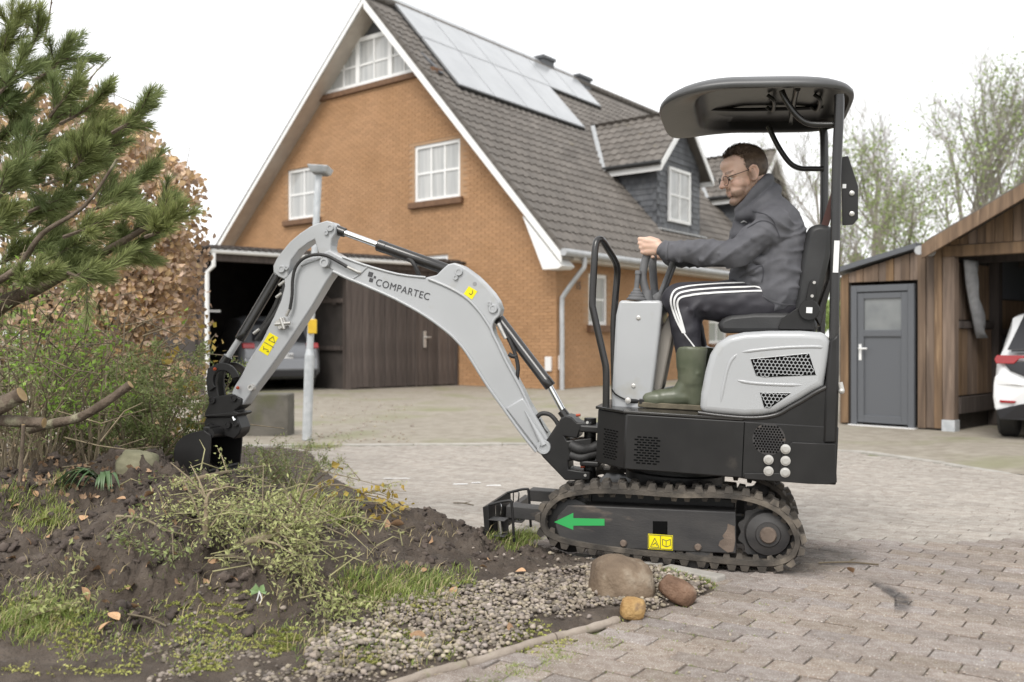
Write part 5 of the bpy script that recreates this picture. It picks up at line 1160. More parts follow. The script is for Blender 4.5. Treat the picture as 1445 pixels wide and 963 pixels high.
# ---- front grab rail
q = MB(); q.tube(spline([L3(855,580,.26), L3(855.5,545,.26), L3(855,520,.26), L3(851,500,.26), L3(838,442,.26), L3(836,425,.26), L3(838.5,372,.26), L3(840,350,.25), L3(843,340,.235), L3(849,339,.215), L3(858,352,.15), L3(868,369,.06), L3(871,380,.03), L3(870.5,395,.02), L3(868,425,.02), L3(866,470,.02), L3(868,579,.02)], 6), .0165, 12); q.build('grab_rail', GL, ex, smooth=60)
# ---- seat
plate('seat_cushion', [(1015,470),(1013,458),(1018,449),(1032,444),(1065,441),(1110,441),(1140,446),(1154,452),(1154,470)], .22, -.21, .22, K['vinyl'], bevel=.022)
plate('seat_back', [(1122,440),(1123,420),(1126,395),(1133,355),(1139,328),(1146,319),(1160,316),(1172,320),(1175,330),(1171,365),(1160,410),(1150,440),(1138,447)], .21, -.20, .21, K['vinyl'], bevel=.03, k=3)
plate('seat_shell', [(1150,448),(1170,392),(1175,350),(1178,350),(1174,400),(1158,462)], .17, -.17, .17, GL, bevel=.01)
plate('seat_bracket', [(1098,462),(1103,450),(1126,434),(1140,437),(1150,450),(1150,466),(1100,465)], .232, .222, .236, B_, bevel=.003)
plate('recliner_arm', [(1136,426),(1142,398),(1148,394),(1153,398),(1152,420),(1146,430)], .236, .222, .244, B_, bevel=.004)
a = L3(1141.5, 438, .236); q = MB(); q.lathe(a, (0, 1, 0), [(.046, 0), (.046, .014), (.042, .018)], 30); rec = q.build('recliner_knob', B_, ex, smooth=35)
q = MB(); a = L3(1142, 438, .256); q.box(a, (.026, .002, .026)); q.build('label', K['plate'], rec, smooth=0)
for px, py in ((1149,399),(1146,418)):
    q = MB(); q.lathe(L3(px, py, .244), (0, 1, 0), [(.007, 0), (.007, .004)], 10); q.build('screw', K['steel'], ex, smooth=40)
# ---- canopy posts, braces
for v, pts in ((.40, [(1184,134),(1184,160),(1180,260),(1178,400),(1176,520),(1173,630)]), (-.40, [(1160,178),(1163,200),(1163,300),(1161,400),(1158,480),(1156,560)])):
    q = MB(); P = [L3(px, py, v) for px, py in pts]; q.tube(spline(P, 4), .0205, 12, flat=.9); q.build('canopy_post', GL, ex, smooth=60)
plate('post_fairing', [(1170,480),(1184,470),(1183,560),(1181,626),(1160,626),(1163,560)], .40, .375, .424, B_, bevel=.012)
q = MB(); a = L3(1181, 340, .418); b = L3(1178.5, 385, .418); 
q.hexa([(a.x-.011,.4205,b.z),(a.x+.011,.4205,b.z),(a.x+.011,.423,b.z),(a.x-.011,.423,b.z)], [(a.x-.011,.4205,a.z),(a.x+.011,.4205,a.z),(a.x+.011,.423,a.z),(a.x-.011,.423,a.z)]); q.build('reflector_strip', K['plate'], ex, smooth=0)
for pts, v in (([(1103,128),(1108,140),(1120,158),(1132,170),(1144,175),(1160,176),(1182,176)], .36), ([(1084,178),(1096,203),(1108,222),(1118,233),(1130,238),(1145,238.5),(1162,238.5)], -.38)):
    q = MB(); q.tube(spline([L3(px, py, v) for px, py in pts], 5), .0135, 10); q.build('canopy_brace', GL, ex, smooth=60)
plate('belt_mount', [(1187,222),(1197,220),(1211,263),(1211,309),(1204,317),(1189,318)], .30, .28, .30, B_, bevel=.002)
for px, py in ((1202,273),(1202,302)):
    q = MB(); q.lathe(L3(px, py, .301), (0, 1, 0), [(.011, 0), (.011, .005), (.006, .008)], 14); q.build('bolt', K['steel'], ex, smooth=40)
q = MB(); q.box(L3(1191.5,263,.302), (.015,.004,.018)); q.build('label', K['plate'], ex, smooth=0)
q = MB(); q.tube([L3(1164,318,.2), L3(1179,270,.26)], .018, 6, flat=.25); q.build('seat_belt', K['redweb'], ex, smooth=40)
q = MB(); q.tube([L3(1185,540,.41), L3(1188,552,.41)], .012, 10); q.ball(L3(1187.5,552,.42), .013); q.build('tank_cap', K['steel'], ex, smooth=60)
# ---- canopy roof: rounded rectangle dome, hollow below
uA, uB = L(936, 158, 0)[0], L(1199, 150, .0)[0]; uc, hl = (uA+uB)/2, (uA-uB)/2; W2 = .495; zr_ = 2.058
def rr(t, a, b, ex_=4.5):
    c_, s_ = cos(t), sin(t); k = (abs(c_)**ex_+abs(s_)**ex_)**(-1/ex_); return a*c_*k, b*s_*k
def dome(mb, rings, n=72):
    vs = []
    for (sa, zf) in rings:
        for i in range(n):
            x, y = rr(2*pi*i/n, hl*sa, W2*sa if sa > 0 else 0); fx = x/hl
            vs.append(Vector((uc+x, y, zf(fx, y/W2))))
    k = len(rings); mb.add(vs, [(i*n+j, i*n+(j+1) % n, (i+1)*n+(j+1) % n, (i+1)*n+j) for i in range(k-1) for j in range(n)])
dr_p = lambda fx: -.085*max(0, fx-.15)**2
top = lambda s: (lambda fx, fy: zr_+.036+(.074*(1-s**2.6))+dr_p(fx)*1.05-.03*max(0, -fx-.6)**2)
q = MB(); dome(q, [(.985, lambda fx, fy: zr_+dr_p(fx)), (1.0, lambda fx, fy: zr_+.010+dr_p(fx)), (.995, lambda fx, fy: zr_+.024+dr_p(fx)), (.965, lambda fx, fy: zr_+.038+dr_p(fx))]+[(s, top(s)) for s in (.9, .8, .65, .5, .3, .12, .02)])
can = link('canopy_roof', fixn(q.mesh('canopy_roof')), K['canopytop'], ex, 60, 0)
q = MB(); vs = []; rings = [(.986,.986,0,0),(.93,.955,-.01,-.002),(.80,.905,-.065,.004),(.775,.885,-.068,.014),(.745,.85,-.07,.044),(.6,.7,-.07,.054),(.3,.35,-.07,.060),(.02,.02,-.07,.061)]; n = 72
for sa, sb, sh, d in rings:
    for i in range(n): x, y = rr(2*pi*i/n, hl*sa, W2*sb); vs.append(Vector((uc+x+sh, y, zr_+d+dr_p((x+sh)/hl))))
q.add(vs, [(i*n+j, i*n+(j+1) % n, (i+1)*n+(j+1) % n, (i+1)*n+j) for i in range(len(rings)-1) for j in range(n)])
link('canopy_liner', fixn(q.mesh('canopy_liner')), K['liner'], can, 50, 0)
for v in (-.14,):   # long shallow ribs moulded into the liner
    q = MB(); q.tube(spline([(uc+hl*.55, v, zr_+.050), (uc+hl*.2, v*1.05, zr_+.045), (uc-hl*.3, v, zr_+.045), (uc-hl*.75, v, zr_+.05)], 5), [.003]+[.010]*14+[.003], 8, flat=1.6); q.build('liner_rib', K['liner'], can, smooth=60)
for fx, w_ in ((-.42, .012),):
    q = MB(); q.tube(spline([(uc+hl*fx, -.36, zr_+.02), (uc+hl*fx, -.3, zr_+.04), (uc+hl*fx, 0, zr_+.052), (uc+hl*fx, .3, zr_+.04), (uc+hl*fx, .36, zr_+.02)], 5), w_, 8); q.build('liner_rib', K['liner'], can, smooth=60)
for fx in (-.2, -.68):
    q = MB(); q.tube(spline([(uc+hl*fx+.03, -.12, zr_+.052), (uc+hl*fx, -.1, zr_+.03), (uc+hl*fx, .1, zr_+.03), (uc+hl*fx+.03, .12, zr_+.052)], 4), .009, 8); q.build('grab_loop', B_, can, smooth=60)
q = MB(); q.lathe((L(1139, 110, 0)[0], 0, zr_+.12), (0, 0, 1), [(.04, 0), (.036, .018), (.02, .03)], 18); q.build('roof_cap', K['canopytop'], can, smooth=50)
# ---- swing post and boom
SV = .075
sw = plate('swing_bracket', [(795,589),(802,584.5),(810,587),(818,595),(838,595),(838,607),(822,606),(818,617),(800,614),(804,620),(838,616),(838,646),(806,648),(806,660),(822,662),(836,663),(836,675),(801,675),(770,643),(764,633),(778,615)], 0, -SV, SV, B_, bevel=.006)
q = MB(); a, b = L3(833, 590, 0), L3(832, 680, 0); q.tube([a, b], .03, 16); q.build('king_pin', B_, sw, smooth=50)
for z0, z1 in ((600, 612), (650, 660)):
    q = MB(); a, b = L3(818, z0, .1), L3(845, z1, .1); q.span((a.x, -.1, b.z), (b.x, .1, a.z)); q.build('swing_lug', B_, ex, smooth=0, bevel=.008)
q = MB(); q.tube(spline([L3(806,628,.08), L3(818,634,.09), L3(832,634,.07), L3(846,628,.05)], 5), .026, 10); q.tube(spline([L3(806,642,.08), L3(820,646,.09), L3(834,642,.07), L3(846,640,.05)], 5), .022, 10); q.build('hose_bundle', K['hose'], ex, smooth=60, kind='stuff')
for px, py in ((816,586.5),(822.5,659)):
    q = MB(); q.tube([L3(px-3,py,.06), L3(px+3,py-.6,.06)], .007, 8); q.build('grease_cap', K['orange'], ex, smooth=50)
for px, py in ((829,596.5),(826,671)):
    q = MB(); q.lathe(L3(px, py, SV), (0, 1, 0), [(.007, 0), (.007, .006)], 10); q.build('grease_nipple', K['steel'], sw, smooth=40)
BO = [(768,642),(760,636),(740,611),(714,575),(690,541),(663,498),(648,480),(635,468),(605,446),(562,422),(519,403),(497,394),(476,384),(464,377),(458,366),(462,357),(470,354),(489,364),(519,375),(566,388),(605,392.5),(620,389),(629,380),(636,374),(645,372),(655,375.5),(663,381),(675,390),(686,401),(697,413),(705,425),(709,436),(707,445),(701,451),(697,461),(699,471),(705,483),(720,514),(738,547),(753,579),(772,612),(779,624),(778,636)]
bp = [L(px, py, 0) for px, py in BO]; BW = .05
q = MB(); ext(q, bp, -BW, BW); boom = link('boom', fixn(q.mesh('boom')), G_, ex, 35, .008)
def flange(idx, r_=.0085, wv=BW):
    for s_ in (1,):
        q = MB(); P = [Vector((bp[i][0], s_*(wv+.002), bp[i][1])) for i in idx]; c = 1
        q.tube(spline(P, 3), r_, 8); q.build('boom_flange', G_, boom, smooth=60)
flange(range(1, 13)); flange(range(31, 41)); flange(range(17, 21), .006)
q = MB(); q.tube(spline([L3(px, py, BW+.002) for px, py in [(605,394),(625,402),(645,412),(662,424),(679,443),(694,466)]], 4), .008, 8); q.build('boom_flange', G_, boom, smooth=60)
q = MB(); q.tube([L3(519,376,BW), L3(508,387,BW), L3(497,394,BW)], .006, 8); q.build('weld_seam', G_, boom, smooth=60)
plate('boom_foot', [(714,576),(738,561),(742,566),(766,605),(779,625),(777,637),(768,641),(757,633),(738,608)], BW, -.062, .062, G_, boom, bevel=.008)
q = MB(); q.tube([L3(741,580,.064), L3(768,628,.066)], [.004,.022], 8); q.build('gusset', G_, boom, smooth=60)
def pin(px, py, v, r_, mt=G_, parent=boom, hgt=.012, name='pin'):
    q = MB(); q.lathe(L3(px, py, v), (0, 1, 0), [(r_, 0), (r_, hgt*.7), (r_*.9, hgt), (r_*.55, hgt), (r_*.5, hgt*.7), (r_*.2, hgt*.75)], 20); return q.build(name, mt, parent, smooth=35)
pin(768, 631, .062, .036, hgt=.02); pin(648, 384, BW, .02); pin(643.5, 392, BW, .013); pin(696, 436, BW, .023); pin(691, 429, BW, .011)
pin(459, 371, BW+.012, .026, hgt=.02)
a = L3(670, 401, BW); q = MB(); q.lathe(a, (0, 1, 0), [(.011, 0), (.011, .0012)], 18); q.build('emblem', K['tarp'], boom, smooth=0)
lab = plate('warning_label', [(661.7,404.2),(673.7,411.4),(666,423),(654.5,414.8)], BW, BW+.0005, BW+.0018, K['yellow'], boom, bevel=0)
q = MB(); q.tube(spline([L3(662,413.5,BW+.003), L3(664,416,BW+.003), L3(667,413.5,BW+.003), L3(666.5,410,BW+.003)], 3), .0016, 5); q.build('label_symbol', K['ink'], lab, smooth=0)
e1 = (L3(605, 419.5, BW)-L3(532, 399, BW)).normalized(); 
tx0, tx1 = L3(531, 398.5, BW), L3(606, 420, BW); sz = .056
q = text('boom_lettering', 'COMPARTEC', K['ink'], boom, (tx0+tx1)/2+Vector((0, .0022, 0)), e1, e1.cross(Vector((0, -1, 0)))*1, sz*.92, .0012, 0, 1.1)
w_now = max((Vector(v_.co)-tx0).dot(e1) for v_ in q.data.vertices)-min((Vector(v_.co)-tx0).dot(e1) for v_ in q.data.vertices)
cc = (tx0+tx1)/2; sc_ = (tx1-tx0).length/w_now
for v_ in q.data.vertices:
    d_ = Vector(v_.co)-cc; a_ = d_.dot(e1); v_.co = cc+d_+e1*a_*(sc_-1)
e2 = e1.cross(Vector((0, 1, 0))); e2 = e2 if e2.z > 0 else -e2
for px, py, w_ in ((523,387.5,.0125),(529,391.5,.006),(523.8,395.5,.010)):
    c = L3(px, py, BW)+Vector((0, .0014, 0)); q = MB(); P = [c+e1*sx*w_+e2*sz_*w_ for sx, sz_ in ((-1,-1),(1,-1),(1,1),(-1,1))]; q.hexa([p-Vector((0,.001,0)) for p in P], [p+Vector((0,.0008,0)) for p in P]); q.build('emblem_square', K['ink'], boom, smooth=0)
# boom ram
def ram(name, p0, p1, p2, v, rb, rr_, parent=ex, rod=K['chrome']):
    a, b, c = L3(*p0, v), L3(*p1, v), L3(*p2, v); d = (b-a).normalized()
    q = MB(); q.lathe(a, b-a, [(rb*.9, 0), (rb, .006), (rb, (b-a).length-.05), (rb*1.05, (b-a).length-.048), (rb*1.05, (b-a).length-.004), (rb*.95, (b-a).length), (rr_, (b-a).length)], 20); o = q.build(name, GL, parent, smooth=35)
    q = MB(); q.tube([b-d*.02, c], rr_, 14); q.build('piston_rod', rod, o, smooth=60)
    q = MB(); q.tube([c-d*.045, c+d*.005], [rr_*1.5, rr_*1.6], 12); q.build('rod_eye', GL, o, smooth=50); return o
ram('lift_ram', (704,450), (777,546), (800,590), 0, .028, .0155)
ram('stick_ram', (640,384), (533,346), (476,325), 0, .030, .0165)
br_ = ram('bucket_ram', (392,388), (338,479), (316,513), .0, .026, .017, rod=G_)
q = MB(); q.tube(spline([L3(402,395,.02), L3(396,430,.03), L3(375,462,.03), L3(362,480,.02)], 5), .013, 8); q.tube(spline([L3(399,410,.0), L3(385,440,.0), L3(366,470,.0)], 4), .016, 8); q.build('ram_pipes', K['hose'], ex, smooth=60, kind='stuff')
for px, py in ((398,400),(394,417),(362,468)):
    q = MB(); q.tube([L3(px-4,py+3,.035), L3(px+4,py-3,.035)], .009, 8); q.build('pipe_fitting', K['steel'], ex, smooth=50)
# hoses
def hose(pts, v, r_=.0085, ends=True):
    q = MB(); P = spline([L3(px, py, v_) for (px, py), v_ in zip(pts, v if isinstance(v, (list, tuple)) else [v]*len(pts))], 8); q.tube(P, [r_*(1.06 if i % 2 else .97) for i in range(len(P))], 8); q.build('hydraulic_hose', K['hose'], ex, smooth=60)
hose([(409,437),(412,418),(413,395),(417,378),(427,366),(442,360),(460,361),(480,371),(490,377)], .075)
q = MB(); q.tube([L3(404,446,.07), L3(409,436,.075)], .008, 8); q.tube([L3(488,376,.075), L3(505,384,.06)], [.008,.007], 8); q.tube([L3(504,384,.06), L3(509,385,.05)], .010, 8); q.build('hose_fitting', K['steel'], ex, smooth=50, kind='stuff')
q = MB(); a = L3(398, 457, .06); q.box(a, (.05, .03, .05), Matrix.Rotation(.5, 3, 'Y')); q.tube([L3(388,458,.075), L3(410,456,.075)], .009, 8); q.tube([L3(396,449,.08), L3(401,465,.08)], .009, 8); q.build('valve_block', K['steel'], ex, smooth=0, bevel=.003)
hose([(573,363),(582,370),(588,380),(592,392)], [.01,.03,.03,.02], .011)
hose([(703,455),(713,470),(722,487),(728,503),(731,520),(729,536)], .03, .010)
q = MB(); q.tube([L3(703,457,.035), L3(714,478,.035)], [.012,.010], 8); q.build('hose_fitting', K['steel'], ex, smooth=50)
hose([(757,590),(764,584),(775,585),(783,592),(788,600)], .03, .011); hose([(760,592),(766,605),(772,612)], .03, .009)
hose([(718,500),(724,503),(730,502)], .03, .011)
# ---- stick (dipper arm)
AO = [(341,572),(334,566),(332,556),(337,544),(346,530),(358,506),(376,479),(392,447),(402,424),(407,405),(406,395),(398,391),(391,385),(391,376),(396,366),(404,355),(414,343),(428,331),(443,321),(456,316),(466,313),(474,315),(478,321),(478,330),(473,338),(471,350),(474,361),(481,370),(481,378),(474,387),(466,398),(446,432),(412,484),(382,526),(362,552),(349,571)]
ap = [L(px, py, 0) for px, py in AO]; AW = .046
AI = [(413,381),(416,366),(426,354),(440,344),(451,340),(453,346),(450,362),(436,366),(424,373)]
# plate with a curved slot: build as two outlines bridged into a ring along the head, body below
q = MB(); ext(q, ap[:11]+[L(410,392,0), L(424,374,0), L(437,366,0), L(456,362,0), ap[27]]+ap[28:], -AW, AW); arm = link('dipper_arm', fixn(q.mesh('dipper_arm')), G_, ex, 35, .007)
hd = ap[10:28]+[L(456,363,0), L(452,350,0), L(449,339,0), L(440,344,0), L(427,354,0), L(416,368,0), L(411,392,0)]
q = MB(); ext(q, hd, -AW+.001, AW-.001); link('arm_head', fixn(q.mesh('arm_head')), G_, arm, 35, .005)
pin(398, 380, AW, .02, parent=arm); pin(405, 378.5, AW, .011, parent=arm); pin(466.5, 322, AW, .019, parent=arm); pin(461, 329, AW, .012, parent=arm)
pin(357, 547, AW, .018, parent=arm, mt=K['steel'], hgt=.03)
q = MB(); q.tube(spline([L3(px, py, AW) for px, py in [(425,375),(438,370),(452,365)]], 4), .006, 8); q.build('weld_seam', G_, arm, smooth=60)
lab = plate('warning_label', [(380.5,469.5),(393,476.5),(378,502.5),(365,494.5)], AW, AW+.0005, AW+.0018, K['yellow'], arm, bevel=.001)
q = MB()
for a_, b_ in (((379,480),(387.5,484)),((387.5,484),(385.5,475)),((385.5,475),(379,480)),((373,483),(386,490.5)),((372,492),(378,494)),((378,494),(379,497)),((372,489),(372,494)),((376,496),(379.5,497))): q.tube([L3(*a_, AW+.003), L3(*b_, AW+.003)], .0016, 4)
q.build('label_symbols', K['ink'], lab, smooth=0, kind='stuff')
# ---- bucket linkage
q = MB()
c0 = L(322, 537, 0); rc = .087
def cres(a0, a1, ri, ro, n=18): return [(c0[0]+ro*cos(a0+(a1-a0)*i/n), c0[1]+ro*sin(a0+(a1-a0)*i/n)) for i in range(n+1)]+[(c0[0]+ri*cos(a1+(a0-a1)*i/n), c0[1]+ri*sin(a1+(a0-a1)*i/n)) for i in range(n+1)]
for v0, v1 in ((.048, .062), (-.062, -.048)):
    q = MB(); ext(q, cres(radians(-35)+pi, radians(55)+pi-pi*1.28, .058, .094) if False else cres(radians(165), radians(-40), .056, .096), v0, v1); link('link_plate', fixn(q.mesh('link_plate')), B_, ex, 35, .003)
for v0, v1 in ((.03, .045), (-.045, -.03)):
    q = MB(); P = [L(px, py, 0) for px, py in [(299,520),(306,516),(313,521),(311,540),(313,556),(318,572),(306,574),(299,556),(297,536)]]; ext(q, P, v0, v1); link('link_bar', fixn(q.mesh('link_bar')), B_, ex, 35, .003)
for px, py in ((335.5,547.5),(303,521)):
    q = MB(); q.tube([L3(px,py,.062), L3(px,py,.070)], .009, 14); q.tube([L3(px-1,py,.070), L3(px+1,py,.075)], .006, 8); q.build('orange_pin', K['orange'], ex, smooth=40)
hitch = plate('quick_hitch', [(288,585),(295,568),(302,560),(326,556),(341,563),(340,573),(330,580),(336,586),(331,590),(290,590)], 0.06, -.06, .06, B_, bevel=.006)
plate('hitch_plate', [(288,588.5),(290,586),(334,581.5),(337,584),(334,587)], 0.075, -.075, .075, B_, bevel=.003)
plate('hitch_hook', [(290,590),(333,586),(337,596),(340,604),(338,612),(330,620),(318,616),(310,618),(292,606),(287,598)], 0.055, -.055, .055, B_, bevel=.006)
for px, py, r_ in ((297,603,.022),(333,598,.016),(300,565,.02),(330,562,.02),(322,600,.018)):
    pin(px, py, .06, r_, mt=B_, parent=hitch)
q = MB(); q.tube([L3(329,589,.066), L3(331,594,.07)], .009, 8); q.build('chrome_pin', K['chrome'], hitch, smooth=50)
# ---- bucket: curved shell with side plates, opening turned towards the tracks
bk = [(289,607),(268,612),(253,622),(247,637),(249,656),(261,672),(280,670),(295,666)]
BV = .16
def Lb(px, py): return L(px, py, BV)
bpts = spline([(Lb(px, py)[0], 0, Lb(px, py)[1]) for px, py in bk], 4); q = MB(); inn = []
cb_ = Vector((Lb(288, 638)[0], 0, Lb(288, 638)[1]))
for p in bpts: inn.append(p+(cb_-p).normalized()*.012)
q.prism([(p.x, p.z) for p in bpts]+[(p.x, p.z) for p in reversed(inn)], lambda u, w: Vector((u, -BV, w)), lambda u, w: Vector((u, BV, w))); bucket = link('bucket', fixn(q.mesh('bucket')), B_, ex, 35, .002)
for v0, v1 in ((BV, BV+.012), (-BV-.012, -BV)):
    q = MB(); ext(q, [(p.x, p.z) for p in bpts]+[Lb(298, 636), Lb(299, 614)], v0, v1); link('side_plate', fixn(q.mesh('side_plate')), B_, bucket, 35, .003)
q = MB(); a = L3(296, 612, BV); q.tube([(a.x, -BV, a.z), (a.x, BV, a.z)], .026, 14); q.build('cross_tube', B_, bucket, smooth=50)
a = Lb(293, 611); q = MB(); q.hexa([(a[0]-.01,-BV,a[1]-.0),(a[0]+.03,-BV,a[1]),(a[0]+.03,BV,a[1]),(a[0]-.01,BV,a[1])],[(a[0]-.01,-BV,a[1]+.03),(a[0]+.03,-BV,a[1]+.03),(a[0]+.03,BV,a[1]+.03),(a[0]-.01,BV,a[1]+.03)]); q.build('top_bar', B_, bucket, smooth=0, bevel=.006)
q = MB(); c = Lb(290, 668); q.hexa([(c[0]-.05,-BV,c[1]-.01),(c[0]+.03,-BV,c[1]-.005),(c[0]+.03,BV,c[1]-.005),(c[0]-.05,BV,c[1]-.01)],[(c[0]-.05,-BV,c[1]),(c[0]+.03,-BV,c[1]+.012),(c[0]+.03,BV,c[1]+.012),(c[0]-.05,BV,c[1])]); q.build('cutting_edge', B_, bucket, smooth=0)
# ================================================================ the man on the seat (machine coordinates)
man = thing('person', 'bearded man with glasses, grey fleece, striped dark trousers and green boots sitting on the excavator', 'person'); man.matrix_world = MM
def P3(px, py, v): return L3(px, py, v)
HO = P3(1052, 249, .03); HS = 1.10
hy = radians(20); hp = radians(17)
hf = Vector((cos(hy)*cos(hp), sin(hy)*cos(hp), -sin(hp))); hl_ = Vector((-sin(hy), cos(hy), 0)); hu = hf.cross(hl_).normalized()
HM = Matrix((hf, hl_, hu)).transposed()
def hd_(x, y, z): return HO+HM @ Vector((x, y, z))*HS
# ---- joints
pelvis = P3(1100, 430, 0); neck0 = P3(1079, 292, 0); chest = P3(1092, 338, 0)
shN, shF = P3(1092, 316, .185), P3(1088, 313, -.19)
elN, elF = P3(1040, 358, .235), P3(1030, 360, -.26)
wrN, wrF = P3(942, 354, .165), P3(947, 362, -.02)
hpN, hpF = P3(1105, 430, .10), P3(1105, 430, -.10)
knN, knF = P3(957, 423, .16), P3(957, 423, -.17)
anN, anF = P3(972, 545, .165), P3(985, 545, -.165)
# ---- skin: head, neck, arms and hands as one surface
sk = MB()
def cap(a, b, ra, rb): sk.capsule(a, b, ra, rb)
def hb(c, r): sk.ball(hd_(*c), Vector(r)*HS, HM, 24, 16)
def hc(a, b, ra, rb): sk.capsule(hd_(*a), hd_(*b), ra*HS, rb*HS)
hb((-.008, 0, .042), (.094, .076, .082)); hb((.03, 0, .03), (.062, .066, .07)); hb((.036, 0, -.022), (.054, .056, .078)); hb((.05, 0, .062), (.046, .058, .036))
for s in (1, -1):
    hc((-.012, s*.056, -.045), (.074, s*.014, -.094), .017, .018); hc((.078, s*.03, .022), (.07, s*.052, .018), .013, .012)
    hb((.052, s*.042, -.022), (.03, .022, .026)); hc((-.01, s*.06, -.0), (-.005, s*.058, -.05), .02, .018)
    hb((.055, s*.03, -.052), (.036, .026, .032))
    hb((-.012, s*.079, .0), (.017, .007, .030)); 
    ear = [(.004, s*.078, -.026), (-.006, s*.083, -.03), (-.018, s*.086, -.016), (-.026, s*.09, .006), (-.022, s*.091, .026), (-.008, s*.088, .034), (.006, s*.083, .026), (.006, s*.079, .01)]
    for a, b in zip(ear, ear[1:]): hc(a, b, .0048, .0048)
hc((.088, 0, .026), (.108, 0, -.014), .010, .0115); hb((.112, 0, -.019), (.013, .0135, .011))
for s in (1, -1): hb((.102, s*.011, -.022), (.010, .008, .008))
hc((.086, .013, -.051), (.086, -.013, -.051), .0065, .0065); hc((.085, .012, -.0625), (.085, -.012, -.0625), .0072, .0072); hb((.074, 0, -.092), (.022, .026, .018)); hc((.086, 0, -.036), (.090, 0, -.046), .011, .009)
hc((-.03, 0, -.03), (-.055, 0, -.16), .058, .062); hc((.0, 0, -.07), (-.03, 0, -.15), .045, .055)
cap(neck0, chest, .06, .09); cap(chest, pelvis, .1, .1)
for sh, el, wr in ((shN, elN, wrN), (shF, elF, wrF)):
    cap(chest+(sh-chest)*.3, sh, .06, .05); cap(sh, el, .045, .038); cap(el, wr, .038, .026)
def hand(wr, grip, axis, fwd, side, lead):
    """fist over a lever: palm, four bent fingers and a thumb.  axis = lever up, fwd = away from the wrist"""
    A = axis.normalized(); F_ = fwd.normalized(); S_ = A.cross(F_).normalized()*side
    pal = lambda f, s, a: grip+F_*f+S_*s+A*a
    cap(wr, pal(-.045, .018, .012), .027, .027); sk.capsule(pal(-.05, .02, .024), pal(-.005, .022, .030), .024, .022); sk.capsule(pal(-.05, .018, -.01), pal(-.005, .020, -.018), .024, .021); sk.capsule(pal(-.045, .02, .008), pal(.0, .022, .006), .026, .022)
    for k, (ln, r) in enumerate(((1.0, .0105), (1.07, .0108), (1.0, .0102), (.84, .0092))):
        a = .036-.0205*k; d = -.004*k
        p0 = pal(.0, .026, a); p1 = pal(.030*ln+d*.5, .022, a+.002); p2 = pal(.036*ln+d, -.006, a); p3 = pal(.020*ln+d, -.024, a-.002)
        sk.capsule(p0, p1, r*1.15, r*1.08); sk.capsule(p1, p2, r*1.04, r*.98); sk.capsule(p2, p3, r*.98, r*.86)
    sk.capsule(pal(-.04, .006, .036), pal(-.012, -.016, .046), .015, .0125); sk.capsule(pal(-.012, -.016, .046), pal(.016, -.022, .042), .0125, .0098)
gN = P3(913, 350, .12); gF = P3(924, 356, -.02)
hand(wrN, gN, Vector((.05, 0, 1)), Vector((1, -.12, .06)), 1, 0); hand(wrF, gF, Vector((.05, 0, 1)), Vector((1, .05, .05)), -1, 0)
skm = remesh(sk, 'body', .0038, 9, .5)
def hlocal(p): return HM.transposed() @ (Vector(p)-HO)/HS
def hinr(p):   # paint: 0 skin, 1 beard; second attribute for lips and flush
    q = hlocal(p); x, y, z = q
    if q.length > .17: return 0., 0.
    b = ss(-.028, -.045, z)*ss(-.035, -.015, x+.25*(z+.06))*(1-ss(.078, .084, x)*ss(-.050, -.047, z)*0)
    side = ss(-.02, .0, x)*(1-ss(.012, .022, x))*ss(.058, .064, abs(y))*(1-ss(.0, .03, z)); b = max(b, side*.9)
    mo = ss(-.034, -.038, z)*(1-ss(-.050, -.046, -z-.1)) if False else 0
    mus = ss(.075, .083, x)*ss(.026, .018, abs(y))*ss(-.032, -.036, z)*(1-ss(-.0445, -.0475, z)); b = max(b, mus)
    cheek = ss(.035, .06, x)*ss(-.06, -.045, z); b *= (1-.85*cheek*(1 if mus < .2 else 0))
    lip = ss(.083, .088, x)*ss(.024, .018, abs(y))*ss(-.046, -.05, z)*ss(-.072, -.067, z); b *= 1-lip
    ch = max(lip, .6*ss(.1, .112, x), .35*ss(.04, .055, x)*ss(.02, .035, abs(y))*ss(-.05, -.03, z)*ss(.0, -.01, z), .3*ss(.078, .084, abs(y)))
    brow = ss(.062, .07, x)*ss(.012, .016, abs(y))*ss(.058, .05, abs(y))*ss(.021, .025, z-.0)*(1-ss(.033, .037, z)); b = max(b, brow*.9)
    return b, ch
va_, vb_ = [], []
for v_ in skm.vertices:
    a, b = hinr(v_.co); va_.append(a); vb_.append(b)
a1 = skm.attributes.new('beard', 'FLOAT', 'POINT'); a1.data.foreach_set('value', va_); a2 = skm.attributes.new('flush', 'FLOAT', 'POINT'); a2.data.foreach_set('value', vb_)
def skinmat():
    m = mat('skin', (.62,.41,.315), (.68,.465,.365), rough=.48, ns=22, bump=.12, bs=420, bd=.001); nt = m.node_tree; p = nt.nodes['Principled BSDF']
    src = p.inputs['Base Color'].links[0].from_socket
    for nm, c in (('flush', (.50,.20,.15)), ('beard', (.17,.105,.07))):
        an = nt.nodes.new('ShaderNodeAttribute'); an.attribute_name = nm; x = nt.nodes.new('ShaderNodeMix'); x.data_type = 'RGBA'; x.inputs[7].default_value = (*c, 1)
        mu = nt.nodes.new('ShaderNodeMath'); mu.operation = 'MULTIPLY'; mu.inputs[1].default_value = {'flush': .45, 'beard': .68}[nm]
        nt.links.new(an.outputs['Fac'], mu.inputs[0]); nt.links.new(mu.outputs[0], x.inputs[0]); nt.links.new(src, x.inputs[6]); src = x.outputs[2]
    nt.links.new(src, p.inputs['Base Color']); p.inputs['Subsurface Weight'].default_value = .12; p.inputs['Subsurface Radius'].default_value = (.01, .004, .002); return m
K['skin'] = skinmat()
link('body', skm, K['skin'], man, 180)
